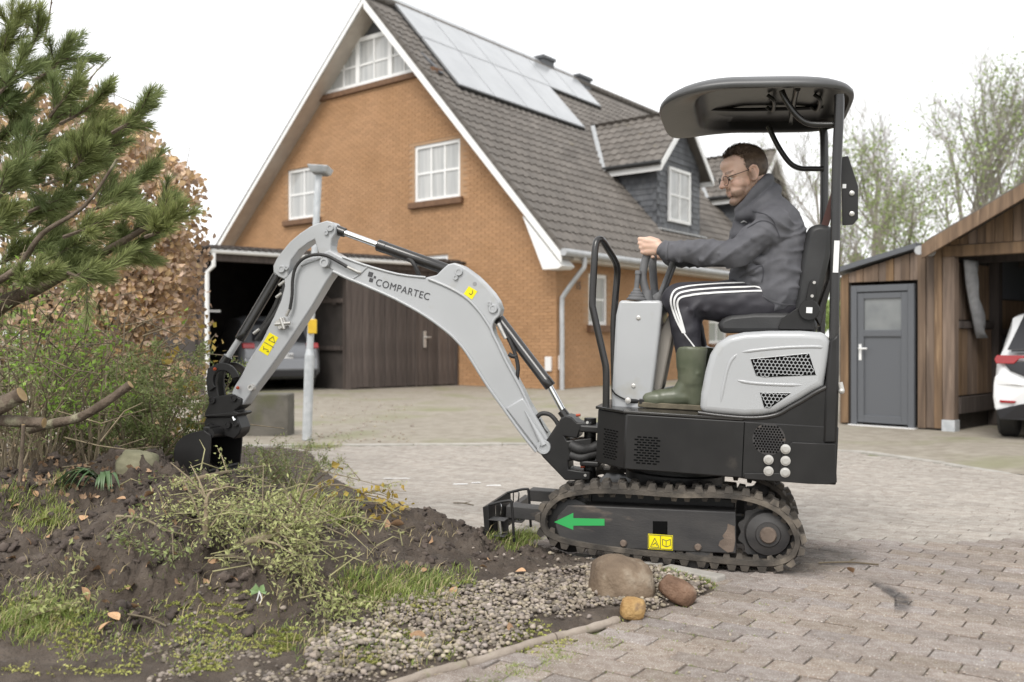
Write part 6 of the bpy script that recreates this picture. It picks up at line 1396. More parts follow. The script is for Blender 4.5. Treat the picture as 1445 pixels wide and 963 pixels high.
for s in (1, -1):
    q = MB(); q.ball(hd_(.073, s*.031, .006), .0125*HS); e = q.build('eye', K['eye'], man, smooth=180)
    q = MB(); q.ball(hd_(.0835, s*.031, .002), (.004*HS, .0062*HS, .0062*HS), HM); q.build('iris', K['iris'], e, smooth=180)
    q = MB(); q.tube([hd_(.078, s*.018, .014), hd_(.084, s*.031, .0145), hd_(.075, s*.046, .010)], .0045*HS, 8); q.tube([hd_(.078, s*.020, -.004), hd_(.081, s*.031, -.007), hd_(.074, s*.044, -.003)], .003*HS, 8); q.build('eyelid', K['skin'], man, smooth=180, kind='stuff')
# ---- hair: cap plus strands
rh = random.Random(3)
HCEN, HR = Vector((-.008, 0, .042)), Vector((.098, .080, .086))
def hairline(p):   # p on the skull ellipsoid, head coordinates
    x, y, z = p
    if z > .088: return x < .070-.75*max(0, abs(y)-.012)
    if z > .05: return x < .024+.3*(z-.088)*0-(abs(y)-.05)*.2
    if z > .012: return x < .012+.3*(z-.012)
    if z > -.028: return x < -.022 if abs(y) > .03 else True
    return z > -.055 and x < -.045
q = MB(); n1, n2 = 72, 48; idx = {}
for i in range(n2+1):
    for j in range(n1):
        t, p_ = pi*i/n2, 2*pi*j/n1; p = HCEN+Vector((HR.x*sin(t)*cos(p_), HR.y*sin(t)*sin(p_), HR.z*cos(t))); idx[i, j] = (len(q.v), hairline(p)); q.v.append(tuple(hd_(*p))); q.a.append(.3)
for i in range(n2):
    for j in range(n1):
        c = [idx[i, j], idx[i+1, j], idx[i+1, (j+1) % n1], idx[i, (j+1) % n1]]
        if all(k[1] for k in c): q.f.append(tuple(k[0] for k in c)); q.m.append(0)
k = 0
while k < 5200:
    u, w_ = rh.gauss(0, 1), rh.gauss(0, 1); d = Vector((rh.gauss(0, 1), rh.gauss(0, 1), rh.gauss(0, 1))).normalized(); p = HCEN+Vector((HR.x*d.x, HR.y*d.y, HR.z*d.z))
    if not hairline(p+Vector((rh.gauss(0, .003), 0, rh.gauss(0, .003)))): continue
    k += 1; nn = Vector((d.x/HR.x, d.y/HR.y, d.z/HR.z)).normalized(); tp = ss(.06, .1, p.z); ln = .010+.020*tp*rh.uniform(.7, 1.15)
    fl = Vector((-.2, .55, .45))*tp+Vector((-.35, 0, -.9))*(1-tp)+Vector((rh.gauss(0, .3), rh.gauss(0, .3), rh.gauss(0, .2))); fl = (fl-nn*fl.dot(nn)).normalized(); lift = .3+.75*tp*ss(-.06, .03, p.x)
    
    m1 = p+nn*ln*.45*lift+fl*ln*.45; m2 = p+nn*ln*.55*lift+fl*ln; sd = fl.cross(nn).normalized()*.0011
    q.val = rh.random(); q.add([hd_(*(p-sd)), hd_(*(p+sd)), hd_(*(m1+sd)), hd_(*(m1-sd)), hd_(*m2)], [(0, 1, 2, 3), (3, 2, 4)])
q.build('hair', K['hair'], man, smooth=180)
q = MB(); k = 0
bp_ = [(v_.co.copy(), v_.normal.copy(), a) for v_, a in zip(skm.vertices, va_) if a > .45]
for _ in range(5200):
    c, nn, a = bp_[rh.randrange(len(bp_))]
    if rh.random() > a: continue
    z = hlocal(c).z
    dn = (HM @ Vector((.25, 0, -1)) if z < .015 else HM @ Vector((-.6, 0, .2)))+Vector((rh.gauss(0, .35), rh.gauss(0, .35), rh.gauss(0, .3))); dn = (dn-nn*dn.dot(nn)*.5).normalized(); sd = dn.cross(nn).normalized()*.00045
    c = c+Vector((rh.gauss(0, .0015), rh.gauss(0, .0015), rh.gauss(0, .0015))); q.val = rh.random(); q.add([c-sd, c+sd, c+dn*rh.uniform(.0016, .0038)+nn*.0012], [(0, 1, 2)])
q.build('beard', K['hair'], man, smooth=180)
# ---- spectacles
q = MB()
for s in (1, -1):
    c = Vector((.104, s*.031, .002)); ring = [c+Vector((-.12*s*0-.22*(sin(t)*.0 if False else 0)-abs(cos(t)*.022)*0-.006*(cos(t)*s if cos(t)*s > 0 else 0), .0245*cos(t), .0205*sin(t)-.003)) for t in [2*pi*i/20 for i in range(21)]]
    q.tube([hd_(*p) for p in ring], .0016, 6, cap=False)
    q.tube([hd_(.099, s*.055, .009), hd_(.09, s*.068, .012), hd_(.04, s*.079, .016), hd_(-.004, s*.083, .020), hd_(-.02, s*.084, .008)], .0017, 6)
q.tube([hd_(.104, .008, .004), hd_(.109, 0, .008), hd_(.104, -.008, .004)], .0016, 6); gl = q.build('spectacles', K['frameblk'], man, smooth=60)
for s in (1, -1):
    q = MB(); q.lathe(hd_(.1035, s*.031, .002), hf, [(.0205, 0), (.0205, .0012)], 20); q.build('lens', K['lens'], gl, smooth=0)
# ---- fleece jacket
jk = MB(); J = jk.capsule
def up(p, d): return p+Vector((0, 0, d))
back = [P3(1083, 290, 0), P3(1098, 318, 0), P3(1103, 350, 0), P3(1100, 385, 0), P3(1098, 412, 0)]
for v in (-.10, -.04, .04, .10):
    for (a, ra), (b, rb) in zip(zip(back, (.072, .10, .119, .128, .13)), list(zip(back, (.075, .105, .125, .135, .135)))[1:]): J(a+Vector((0, v*(.55 if a is back[0] else 1), 0)), b+Vector((0, v, 0)), ra, rb)
J(P3(1072, 345, -.07), P3(1068, 395, -.07), .105, .125); J(P3(1072, 345, .07), P3(1068, 395, .07), .105, .125)
J(P3(1066, 400, .08), P3(1112, 420, .09), .085, .085); J(P3(1066, 400, -.08), P3(1112, 420, -.09), .085, .085)
for sh, el, wr, sg in ((shN, elN, wrN, 1), (shF, elF, wrF, -1)):
    J(P3(1086, 305, .06*sg), sh, .08, .078); J(P3(1095, 335, .08*sg), sh+Vector((0, -.015*sg, -.03)), .11, .085); J(sh, el, .072, .059); J(el, el.lerp(wr, .55), .059, .051); J(el.lerp(wr, .5), wr, .052, .048)
    rn = random.Random(4+sg)
    for i in range(5):   # creases across the sleeve
        f_ = .12+.17*i; c = el.lerp(wr, f_); d = (wr-el).normalized(); o = d.orthogonal().normalized(); b_ = d.cross(o); r_ = .054-.006*f_
        ph = rn.uniform(0, 6); pts = [c+d*(.03*t)+(o*cos(ph+t*1.6)+b_*sin(ph+t*1.6))*r_ for t in (-1, 0, 1)]
        for a, b in zip(pts, pts[1:]): J(a, b, .011, .009)
    for i in range(4):
        c = sh.lerp(el, .35+.2*i); d = (el-sh).normalized(); o = Vector((0, sg, 0)); b_ = d.cross(o).normalized(); r_ = .066-.012*(.3+.2*i)
        pts = [c+d*(.022*t)+(o*cos(.7*t)+b_*sin(.7*t))*r_ for t in (-1.4, 0, 1.4)]
        for a, b in zip(pts, pts[1:]): J(a, b, .012, .010)
# hood bunched at the nape, collar
hpts = [P3(1044, 297, .045), P3(1054, 287, .09), P3(1067, 270, .105), P3(1080, 257, .075), P3(1085, 252, 0), P3(1080, 259, -.075), P3(1066, 276, -.105), P3(1048, 293, -.06)]
hs_ = spline(hpts, 3)
for a, b in zip(hs_, hs_[1:]): J(a, b, .025, .025)
hs2 = spline([P3(1048, 305, .05), P3(1063, 300, .11), P3(1080, 285, .125), P3(1091, 273, .07), P3(1093, 269, 0), P3(1089, 278, -.07), P3(1074, 294, -.1)], 3)
for a, b in zip(hs2, hs2[1:]): J(a, b, .034, .034)
J(P3(1050, 297, .02), P3(1048, 330, .02), .035, .05); J(P3(1050, 297, -.03), P3(1048, 330, -.03), .035, .05); J(P3(1047, 300, 0), P3(1040, 345, 0), .022, .04)
# folds over the back and flank
for pts in ([(1062,352),(1090,352),(1118,345)], [(1058,366),(1088,369),(1122,362)], [(1060,381),(1092,385),(1124,378)], [(1064,396),(1092,400),(1126,394)], [(1056,374),(1072,390),(1080,402)]):
    P_ = spline([P3(px, py, .175) for px, py in pts], 3)
    for a, b in zip(P_, P_[1:]): J(a+Vector((0, .02, 0)), b+Vector((0, .02, 0)), .016, .014)
jme = remesh(jk, 'fleece_jacket', .007, 4, .5)
for v_, N_ in zip(jme.vertices, [v_.normal.copy() for v_ in jme.vertices]):   # soft creases
    c = v_.co; low = ss(1.62, 1.5, c.z); arm_ = ss(-.14, -.02, c.x)
    rd = 1-abs(noise.noise((c.x*4+3, c.y*4, c.z*17+c.x*6+noise.noise((c.x*5, c.y*5, c.z*4))*1.6)))*2.6; ra = 1-abs(noise.noise((c.x*16+c.z*7, c.y*5, c.z*6+4)))*2.6
    g = noise.noise((c.x*9+c.z*11, c.y*7, c.z*16-c.x*9))*.004+max(0, rd)**2*.011*low*(1-arm_)+max(0, ra)**2*.007*arm_
    v_.co = c+N_*g
K['seam'] = mat('fleece_seam', (.055,.055,.064), rough=.9)
jacket = link('fleece_jacket', jme, K['fleece'], man, 180)
_bv = {}
def proj_near(me, pts, off=.003, v_from=.6):   # lay a line on the outer (near) side of a garment
    from mathutils.bvhtree import BVHTree
    bv = _bv.get(me.name)
    if bv is None: bv = _bv[me.name] = BVHTree.FromPolygons([v_.co for v_ in me.vertices], [tuple(p.vertices) for p in me.polygons])
    out = []
    for px, py in pts:
        a = P3(px, py, v_from); b = P3(px, py, -.1); h = bv.ray_cast(a, (b-a).normalized())
        if h[0] is not None: out.append((h[0]+h[1]*off, h[1]))
    return out
def ribbon(name, me, pts, w, mt, parent, k=5, off=.003, lift=.0):
    pp = [(p.x, p.y) for p in spline([(a, b, 0) for a, b in pts], k)]; R_ = proj_near(me, pp, off); q = MB(); n = len(R_); vs = []
    for i, (p, nn) in enumerate(R_):
        t = (R_[min(i+1, n-1)][0]-R_[max(i-1, 0)][0]).normalized(); s = t.cross(nn).normalized(); ww = w[i*(len(w)-1)//max(n-1, 1)] if isinstance(w, list) else w
        vs += [p-s*ww/2-nn*.002, p-s*ww/2, p+s*ww/2, p+s*ww/2-nn*.002]
    q.add(vs, [(i*4+j, i*4+j+1, i*4+j+5, i*4+j+4) for i in range(n-1) for j in range(3)]); return q.build(name, mt, parent, smooth=60)
for pts in ([(938,343),(936,355),(939,368)],): ribbon('cuff', jme, [(942,342),(940,355),(942,369)], .012, K['fleece'], jacket, off=.004)
ribbon('yoke_seam', jme, [(1062,298),(1080,303),(1090,310),(1094,318)], .004, K['seam'], jacket)
ribbon('sleeve_seam', jme, [(1055,322),(1075,312),(1092,318),(1100,335)], .004, K['seam'], jacket)
ribbon('pocket_seam', jme, [(1044,392),(1056,385),(1070,377),(1076,376),(1077,388),(1075,398)], .006, K['seam'], jacket)
ribbon('pocket_opening', jme, [(1046,391),(1054,386),(1064,381)], .012, K['ink'], jacket)
ribbon('hem', jme, [(1052,404),(1075,417),(1100,428),(1122,430)], .006, K['fleece'], jacket, off=.005)
ribbon('sleeve_emblem', jme, [(1046,314),(1050,312),(1054,314)], [.006, .012, .005], K['stripe'], jacket, k=2)
# ---- track trousers
tr_ = MB(); T_ = tr_.capsule
T_(P3(1100, 430, -.09), P3(1100, 430, .09), .115, .115); T_(P3(1112, 438, -.1), P3(1112, 438, .1), .085, .085)
for hp_, kn, an, sg in ((hpN, knN, anN, 1), (hpF, knF, anF, -1)):
    T_(hp_, hp_.lerp(kn, .5), .112, .104); T_(hp_.lerp(kn, .5), kn, .104, .078); kd = kn+Vector((-.02, 0, -.012)); T_(kn, kd, .078, .076); sh_ = an+Vector((.0, 0, .12)); T_(kd, kd.lerp(sh_, .5), .075, .071); T_(kd.lerp(sh_, .5), sh_, .066, .062)
    rn = random.Random(9+sg)
    for i in range(6):
        c = hp_.lerp(kn, .1+.13*i); T_(c+Vector((-.02, .07*sg, .03)), c+Vector((.05, .085*sg, -.045)), .018, .014)
    for i in range(3): T_(kn+Vector((-.07-.012*i, .05*sg, -.03+.0*i)), kn+Vector((-.03, .06*sg, -.075-.03*i)), .014, .012)
tme = remesh(tr_, 'track_trousers', .0085, 5, .5)
for v_, N_ in zip(tme.vertices, [v_.normal.copy() for v_ in tme.vertices]):
    c = v_.co; v_.co = c+N_*(noise.noise((c.x*12+c.z*9, c.y*9, c.z*15+c.x*6))*.006+noise.noise((c.x*30, c.y*26, c.z*34))*.002)
trs = link('track_trousers', tme, K['track'], man, 180)
for k_, (top_, kx) in enumerate(((0, 0), (6.2, 5), (12.4, 10))):
    ribbon('white_stripe', tme, [(1052+k_*14, 399.5+top_*.9), (1020, 400.5+top_), (985, 403+top_), (966+kx*.6, 405.5+top_*.95), (953+kx*.95, 410+top_*.75), (947.5+kx*.95, 420+top_*.3), (948+kx*.8, 432), (955+kx*.55, 452-k_*2), (964+kx*.25, 470)], .0092, K['stripe'], trs, k=6, off=.0035)
    ribbon('white_stripe', tme, [(1052+k_*14, 399.5+top_*.9), (1075+k_*10, 404+top_), (1097+k_*6, 411+top_*.8), (1112+k_*3, 417+top_*.45)], 0.0092, K['stripe'], trs, k=6, off=.0035) if k_ < 3 else None
ribbon('piping', tme, [(964,468),(974,482),(980,490)], .006, K['stripe'], trs, k=5, off=.003)
# ---- boots
def bootm(an, toe, sg):
    bt = MB(); sole_z = L(940, 580, an.y)[1]*0+ .648; heel = Vector((an.x-.03, an.y, sole_z+.045)); tz = Vector((toe.x, toe.y, sole_z+.042))
    top_ = Vector((an.x-.005, an.y, L(970, 490, an.y)[1])); mid = Vector((an.x-.012, an.y, an.z+.03))
    bt.capsule(Vector((top_.x, top_.y, top_.z-.05)), mid, .070, .063); bt.lathe(Vector((top_.x, top_.y, top_.z-.1)), (0, 0, 1), [(.066, 0), (.0735, .09), (.0735, .102), (.068, .104)], 24); bt.capsule(mid, heel, .060, .043); bt.capsule(mid, heel+Vector((.07, 0, .02)), .056, .043)
    bt.capsule(heel+Vector((.05, 0, .015)), tz.lerp(heel, .25), .048, .041); bt.capsule(tz.lerp(heel, .3)+Vector((0, .012, 0)), tz+Vector((-.035, .010, -.002)), .039, .036); bt.capsule(tz.lerp(heel, .3)+Vector((0, -.012, 0)), tz+Vector((-.035, -.010, -.002)), .039, .036)
    bt.capsule(heel+Vector((-.022, -.0, .045)), heel+Vector((.05, 0, .075)), .036, .032)
    for i in range(3): c = mid+Vector((.045-.012*i, .03*sg, -.0+.022*i)); bt.capsule(c+Vector((-.05, .02*sg, -.012)), c+Vector((.012, -.01*sg, .01)), .013, .010)
    me = remesh(bt, 'rubber_boot', .0065, 5, .5); floor = sole_z+.012
    for v_ in me.vertices:
        if v_.co.z < floor+.004: v_.co.z = max(v_.co.z, floor)
    o = link('rubber_boot', me, K['welly'], man, 180)
    q = MB(); out = [(-.068, .0), (-.06, .03), (-.03, .042), (.02, .036), (.07, .034), (.12, .042), (.17, .042), (.205, .028), (.218, 0)]; k_ = (toe.x-heel.x+.03)/.218*1.0; out = [(x*k_ if x > 0 else x, y) for x, y in out]; pl_ = out+[(x, -y) for x, y in out[-2:0:-1]]
    q.prism(pl_, lambda x, y: Vector((heel.x+x, an.y+y, sole_z)), lambda x, y: Vector((heel.x+x, an.y+y*1.05, sole_z+.026)))
    q2 = MB(); so = link('sole', fixn(q.mesh('sole')), K['sole'], o, 40, .004)
    q = MB(); pl2 = [(x, y) for x, y in pl_ if x < .02]; q.prism(pl2, lambda x, y: Vector((heel.x+x, an.y+y*.95, sole_z-.014)), lambda x, y: Vector((heel.x+x, an.y+y, sole_z+.002))); link('heel', fixn(q.mesh('heel')), K['sole'], o, 40, .003)
bootm(anN, P3(906, 566, .165), 1); bootm(anF, P3(925, 566, -.165), -1)
# ================================================================ planting: pine, beech hedge, shrubs, cut brush, grass
rp = random.Random(77)
def soilat(px, py, D0=4.2):          # point where the sight line meets the soil
    r = ray(px, py); D = 2.6
    while D < 11:
        p = CE+r*D
        if p.z < soilz(p.x, p.y)+.002: return p
        D += .03
    return CE+r*D0
def needles(m, p0, p1, n, ln, R_, w=.0012):
    ax = (p1-p0); L_ = ax.length; ax.normalize(); o = ax.orthogonal().normalized(); b_ = ax.cross(o)
    for i in range(n):
        f_ = R_.random()**.8; az = R_.uniform(0, 2*pi); ang = radians(R_.uniform(22, 58))*(1.05-.45*f_); s = (o*cos(az)+b_*sin(az)); d = (ax*cos(ang)+s*sin(ang)+Vector((0, 0, R_.uniform(-.08, .1)))).normalized()
        c = p0+ax*L_*f_; l = ln*R_.uniform(.7, 1.1)*(1-.25*f_); t = d.cross(Vector((R_.gauss(0, 1), R_.gauss(0, 1), R_.gauss(0, 1)))).normalized()*w
        m.val = R_.random(); m.add([c-t, c+t, c+d*l*.6+t*.9+Vector((0, 0, .002)), c+d*l], [(0, 1, 2), (0, 2, 3)])
pine = thing('pine_tree', 'green pine with long needles at the left edge beside the brown hedge', 'tree', (0, 0, 0))
PD = 5.0
tr1 = spline([at(-70, 700, PD+.3), at(-62, 560, PD+.3), at(-55, 380, PD+.25), at(-40, 200, PD+.2), at(-22, 60, PD+.15), at(-8, -60, PD+.1)], 5)
q = MB(); q.tube(tr1, [.075-.0017*i for i in range(len(tr1))], 10); q.build('trunk', K['bark'], pine, smooth=60)
limb = spline([at(-60, 480, PD+.3), at(0, 432, PD+.1), at(50, 408, PD), at(104, 379, PD-.05), at(158, 350, PD-.1), at(205, 322, PD-.15)], 5)
q = MB(); q.tube(limb, [.052-.0016*i for i in range(len(limb))], 8); q.build('limb', K['bark'], pine, smooth=60)
limb2 = spline([at(-60, 420, PD+.25), at(-5, 398, PD-.2), at(30, 372, PD-.25), at(60, 330, PD-.3), at(120, 290, PD-.3), at(165, 225, PD-.3)], 5)
q = MB(); q.tube(limb2, [.021-.0006*i for i in range(len(limb2))], 8); q.build('limb', K['bark'], pine, smooth=60)
nd, bw = MB(), MB()
TIPS = [((30,8),(-20,90)),((92,68),(20,150)),((62,28),(5,120)),((210,140),(158,188)),((98,55),(45,115)),((112,118),(70,165)),((150,168),(62,240)),((85,150),(40,215)),((168,212),(60,262)),((130,235),(40,300)),((60,180),(0,260)),((238,282),(170,335)),((208,240),(140,290)),((172,296),(90,335)),((196,366),(120,372)),((125,330),(60,370)),((62,292),(0,330)),((22,236),(-30,300)),((42,340),(-20,380)),((100,280),(40,325)),((16,120),(-30,180)),((140,205),(90,245)),((185,175),(120,230)),((222,330),(150,352)),((150,130),(85,175)),((36,70),(-10,140)),((72,228),(15,275)),((118,190),(62,235)),((150,392),(95,385)),((75,385),(20,402)),((20,180),(-30,230)),((55,130),(0,190)),((180,260),(120,300)),((90,330),(30,360)),((10,60),(-30,120)),((20,290),(-30,330)),((10,385),(-40,400)),((120,365),(60,392)),((245,300),(205,335))]
for (tx, ty), (bx, by) in TIPS:
    D0 = PD+rp.uniform(-.45, .35); p1, p0 = at(tx, ty, D0), at(bx, by, D0+rp.uniform(-.05, .25)); mid = p0.lerp(p1, .5)+Vector((rp.gauss(0, .015), rp.gauss(0, .02), -.02)); P = spline([p0, mid, p1], 4)
    bw.tube(P, [.010-.0007*i for i in range(len(P))], 5); needles(nd, P[5], P[8], 260, .105, rp); needles(nd, P[2], P[6], 230, .10, rp)
    for k in range(6):
        a = P[rp.randrange(2, 7)]; d = ((p1-p0).normalized()+Vector((rp.gauss(0, .55), rp.gauss(0, .5), rp.gauss(.12, .5)))).normalized(); e = a+d*rp.uniform(.10, .2); bw.tube([a, e], [.005, .003], 4); needles(nd, a.lerp(e, .15), e, 190, .10, rp)
bw.build('branches', K['bark'], pine, smooth=60, kind='stuff'); nd.build('needles', K['needle'], pine, smooth=0, kind='stuff')
# bare twigs standing above the pine
for pts in ([(62,60),(70,20),(76,-25)], [(38,45),(46,15),(60,-20)], [(36,40),(42,5),(44,-15)], [(112,142),(130,108),(157,80)], [(108,116),(122,102),(134,92)]):
    P = spline([at(px, py, 6.2) for px, py in pts], 4); q = MB(); q.tube(P, [.007-.0005*i for i in range(len(P))], 5)
    for p in P[1::2]: q.capsule(p, p+Vector((rp.gauss(0, .006), 0, .02)), .004, .002, 5)
    o = q.build('bare_twig', K['bark'], smooth=60, kind=None); tag(o, {62: 'bare twig standing upright at the very top edge above the pine, between two others', 38: 'bare twig standing at the top edge, second from the left above the pine', 36: 'shortest bare twig at the top left above the pine', 112: 'long bare budding twig leaning right between pine and hedge top', 108: 'short bare budding twig beside the long leaning one above the hedge'}[pts[0][0]], 'twig', 'bare twigs above the pine')
# ---- beech hedge
hedge = thing('beech_hedge', 'clipped hedge of dry brown beech leaves with rounded top behind the pine', 'hedge', (0, 0, 0))
HX1, HZ, HY = at(262, 400, 7.3).x, 2.86, 7.2
lf, stg = MB(), MB()
def fold(m, c, s, R_, up_=.0, asp=.58):
    d = Vector((R_.gauss(0, 1), R_.gauss(-.3, .7), R_.gauss(-.5, .8))).normalized(); x = d.cross(Vector((R_.gauss(0, .6), -1, R_.gauss(0, .6)))).normalized(); nn = d.cross(x); m.val = R_.random(); h_ = s*asp*.5
    m.add([c-d*s*.5, c-d*s*.12+x*h_+nn*s*.16, c+d*s*.22+x*h_*.85+nn*s*.12, c+d*s*.5+nn*s*.08*R_.uniform(-1, 1.5), c+d*s*.22-x*h_*.85+nn*s*.12, c-d*s*.12-x*h_+nn*s*.16], [(0, 1, 5), (1, 2, 4, 5), (2, 3, 4)])
def hedgetop(x): return HZ-.55*ss(.75, 0, HX1-x)**1.4*1.25+.07*sin(x*7)+.04*sin(x*17)
for i in range(22000):
    x = HX1-abs(rp.gauss(0, 1))*.62 if i < 10000 else rp.uniform(-7.5, HX1); zt = hedgetop(x); f_ = rp.random(); z = zt*f_**.8; y = HY+rp.random()**2*.75-.08*fb(x*1.7, z*1.7, 1.2)*2-.12*sin(f_*3)
    if z > zt-.5: y += (z-zt+.5)*.25
    if fb(x*2.2, z*2.2+5, 1, 2) > .62: continue
    if z < .55 and rp.random() < .7: continue
    fold(lf, Vector((x+rp.gauss(0, .03), y, z)), rp.uniform(.035, .075), rp)
for i in range(150):
    x = rp.uniform(-6, HX1-.25); P = [Vector((x, HY+rp.uniform(.05, .4), -.2))]; zt = hedgetop(x)+rp.uniform(-.5, .14)
    for k in range(5): P.append(P[-1]+Vector((rp.gauss(0, .07), rp.gauss(-.02, .04), (zt+.2)/5)))
    stg.tube(P, [.012, .010, .008, .006, .004, .002], 5)
    for k in range(2): j = rp.randrange(2, 6); stg.tube([P[j], P[j]+Vector((rp.gauss(0, .14), rp.gauss(-.12, .1), rp.uniform(.02, .22)))], [.004, .002], 4)
lf.build('leaves', K['beech'], hedge, smooth=0, kind='stuff'); stg.build('stems', K['twig'], hedge, smooth=60, kind='stuff')
# ---- undergrowth
def shrub(name, label, px, py, D, hgt, spread, nst, nl, ls, lm, cat='shrub', group=None, sway=.12, stemr=.006, asp=.45, smt=None, lfrom=.25, lean=(0, 0)):
    b = at(px, py, D); b.z = soilz(b.x, b.y) if D < 10.5 else gz(b.x, b.y); root = thing(name, label, cat, b, 0, group); st, lv = MB(), MB(); ends = []
    for i in range(nst):
        a = rp.uniform(0, 2*pi); p = Vector((cos(a), sin(a), 0))*spread*.22*rp.random(); d = Vector((cos(a)*spread*rp.uniform(.3, 1)+lean[0], sin(a)*spread*rp.uniform(.3, 1)+lean[1], hgt*rp.uniform(.55, 1))); P = [p-Vector((0, 0, .03))]; n = 6
        for k in range(n): P.append(P[-1]+d/n+Vector((rp.gauss(0, sway), rp.gauss(0, sway), rp.gauss(0, sway*.5)))*hgt/n)
        st.val = rp.random(); st.tube(P, [stemr*(1-.13*k) for k in range(n+1)], 4); ends.append(P)
        for k in range(4):
            j = rp.randrange(2, n+1); e = P[j]+Vector((rp.gauss(0, .12), rp.gauss(0, .12), rp.uniform(-.02, .16)))*hgt; st.tube([P[j], P[j].lerp(e, .5)+Vector((0, 0, .01)), e], [stemr*.5, stemr*.35, stemr*.2], 3); ends.append([P[j], P[j].lerp(e, .5), e])
    for i in range(nl):
        P = ends[rp.randrange(len(ends))]; f_ = rp.uniform(lfrom, 1)*(len(P)-1); j = min(int(f_), len(P)-2); c = P[j].lerp(P[j+1], f_-j)+Vector((rp.gauss(0, 1), rp.gauss(0, 1), rp.gauss(0, 1)))*ls*.7; lv.val = rp.random(); leafquad(lv, c, ls*rp.uniform(.6, 1.3), rp, asp)
    st.build('stems', smt or K['twig'], root, smooth=60, kind='stuff')
    if nl: lv.build('leaves', lm, root, smooth=0, kind='stuff')
    return root
shrub('shrub', 'twiggy shrub with a few bright green leaves below the pine branches', 62, 690, 5.2, 1.05, .34, 14, 520, .036, K['leafb'], lfrom=.35)
shrub('shrub', 'tall thin stems with fresh yellow green leaves in front of the brown hedge', 128, 672, 5.5, 1.05, .3, 11, 420, .036, K['leafb'], lfrom=.45)
shrub('shrub', 'fine leaved olive green bush behind the lichen covered stone', 190, 650, 5.9, .85, .42, 26, 5200, .024, K['leafg'])
shrub('shrub', 'feathery green bush just left of the digging bucket', 252, 640, 6.1, .78, .36, 24, 5200, .023, K['leafg'])
shrub('shrub', 'feathery green broom growing right of the bucket, before the concrete block', 352, 640, 6.2, .40, .36, 22, 1500, .020, K['leafg'])
shrub('shrub', 'low sprawling green broom at the foot of the lamp post', 415, 645, 7.2, .30, .42, 18, 1100, .021, K['leafg'])
shrub('shrub', 'tall stem with yellowing leaves between the hedge and the bucket ram', 286, 640, 6.3, 1.0, .18, 5, 110, .05, K['leafy'], asp=.7, lfrom=.5)
shrub('shrub', 'bare tangle of brown twigs at the left edge above the cut logs', 12, 690, 4.9, .9, .45, 22, 700, .026, K['leafg'], lfrom=.3)
shrub('shrub', 'dense olive thicket under the brown hedge at the far left', 70, 660, 6.4, 1.15, .6, 34, 5200, .028, K['leafg'])
shrub('shrub', 'broad bushy green thicket in the middle below the hedge', 150, 640, 6.6, 1.0, .6, 34, 5600, .027, K['leafg'])
m = MB()
for i in range(210):
    px, py = rp.uniform(-20, 262), rp.uniform(470, 690); D = rp.uniform(4.9, 6.6) if px < 150 else rp.uniform(5.9, 6.9); p = at(px, py, D); p.z = max(p.z, soilz(p.x, p.y)); a = rp.uniform(0, 2*pi); d = Vector((cos(a), sin(a)*.6, rp.gauss(.25, .5))).normalized(); L_ = rp.uniform(.15, .55); m.val = rp.random(); b = p+d*L_*.5+Vector((0, 0, rp.gauss(0, .04))); m.tube([p, b, p+d*L_+Vector((rp.gauss(0, .05), 0, -.04))], [.005, .0038, .002], 4)
m.build('undergrowth', K['twig'], smooth=60, kind='stuff')
# ---- cut logs
def log(label, pts, D, r, ends=True):
    P = spline([at(px, py, D) for px, py in pts], 4); root = thing('cut_log', label, 'log', P[0], 0); P = [p-P[0] for p in P]; q = MB(); q.tube(P, [r*(1+.06*sin(i*1.7))*(1-.12*i/len(P)) for i in range(len(P))], 12); q.build('bark', K['bark'], root, smooth=60)
    d = (P[-1]-P[-2]).normalized(); q = MB(); q.lathe(P[-1]-d*.001, d, [(r*.86, 0), (r*.84, .003), (r*.4, .0035)], 14); q.build('cut_face', K['cutwood'], root, smooth=0); return root
log('thick log with pale cut face, uppermost at the left edge', [(-45,590),(-5,575),(31,557)], 4.55, .042)
log('long straight log lying level below the thick cut log', [(-50,592),(10,594),(62,597)], 4.6, .028)
log('crooked branch stump rising to the right with sawn end', [(40,606),(75,598),(110,590),(140,574),(184,543)], 4.75, .023)
log('thin forked stick lying low in the leaf litter', [(15,690),(60,682),(110,678)], 4.6, .010)
log('slanting grey brown pole in front of the twig tangle', [(28,680),(31,640),(33,600)], 4.5, .009)
# ---- strap leaved plant
b = soilat(148, 690); root = thing('strap_leaf_plant', 'clump of dark green strap leaves in front of the bushes', 'plant', b)
for i in range(26):
    a = rp.uniform(-1.4, 1.4)-.6; L_ = rp.uniform(.16, .3); d = Vector((sin(a), -abs(cos(a))*.5, 0)); P = [Vector((0, 0, 0))+d*.02]; el = rp.uniform(.8, 1.3); q = MB(); vs = []
    for k in range(7):
        f_ = k/6; c = P[0]+d*L_*f_*.8+Vector((0, 0, L_*el*(f_*.95-1.05*f_*f_)+.03)); s = Vector((d.y, -d.x, 0)).normalized()*.011*(1-f_**3); vs += [c-s, c+Vector((0, 0, -.003)), c+s]
    q.add(vs, [(k*3+j, k*3+j+1, k*3+j+4, k*3+j+3) for k in range(6) for j in range(2)]); q.build('leaf', K['leafd'], root, smooth=60)
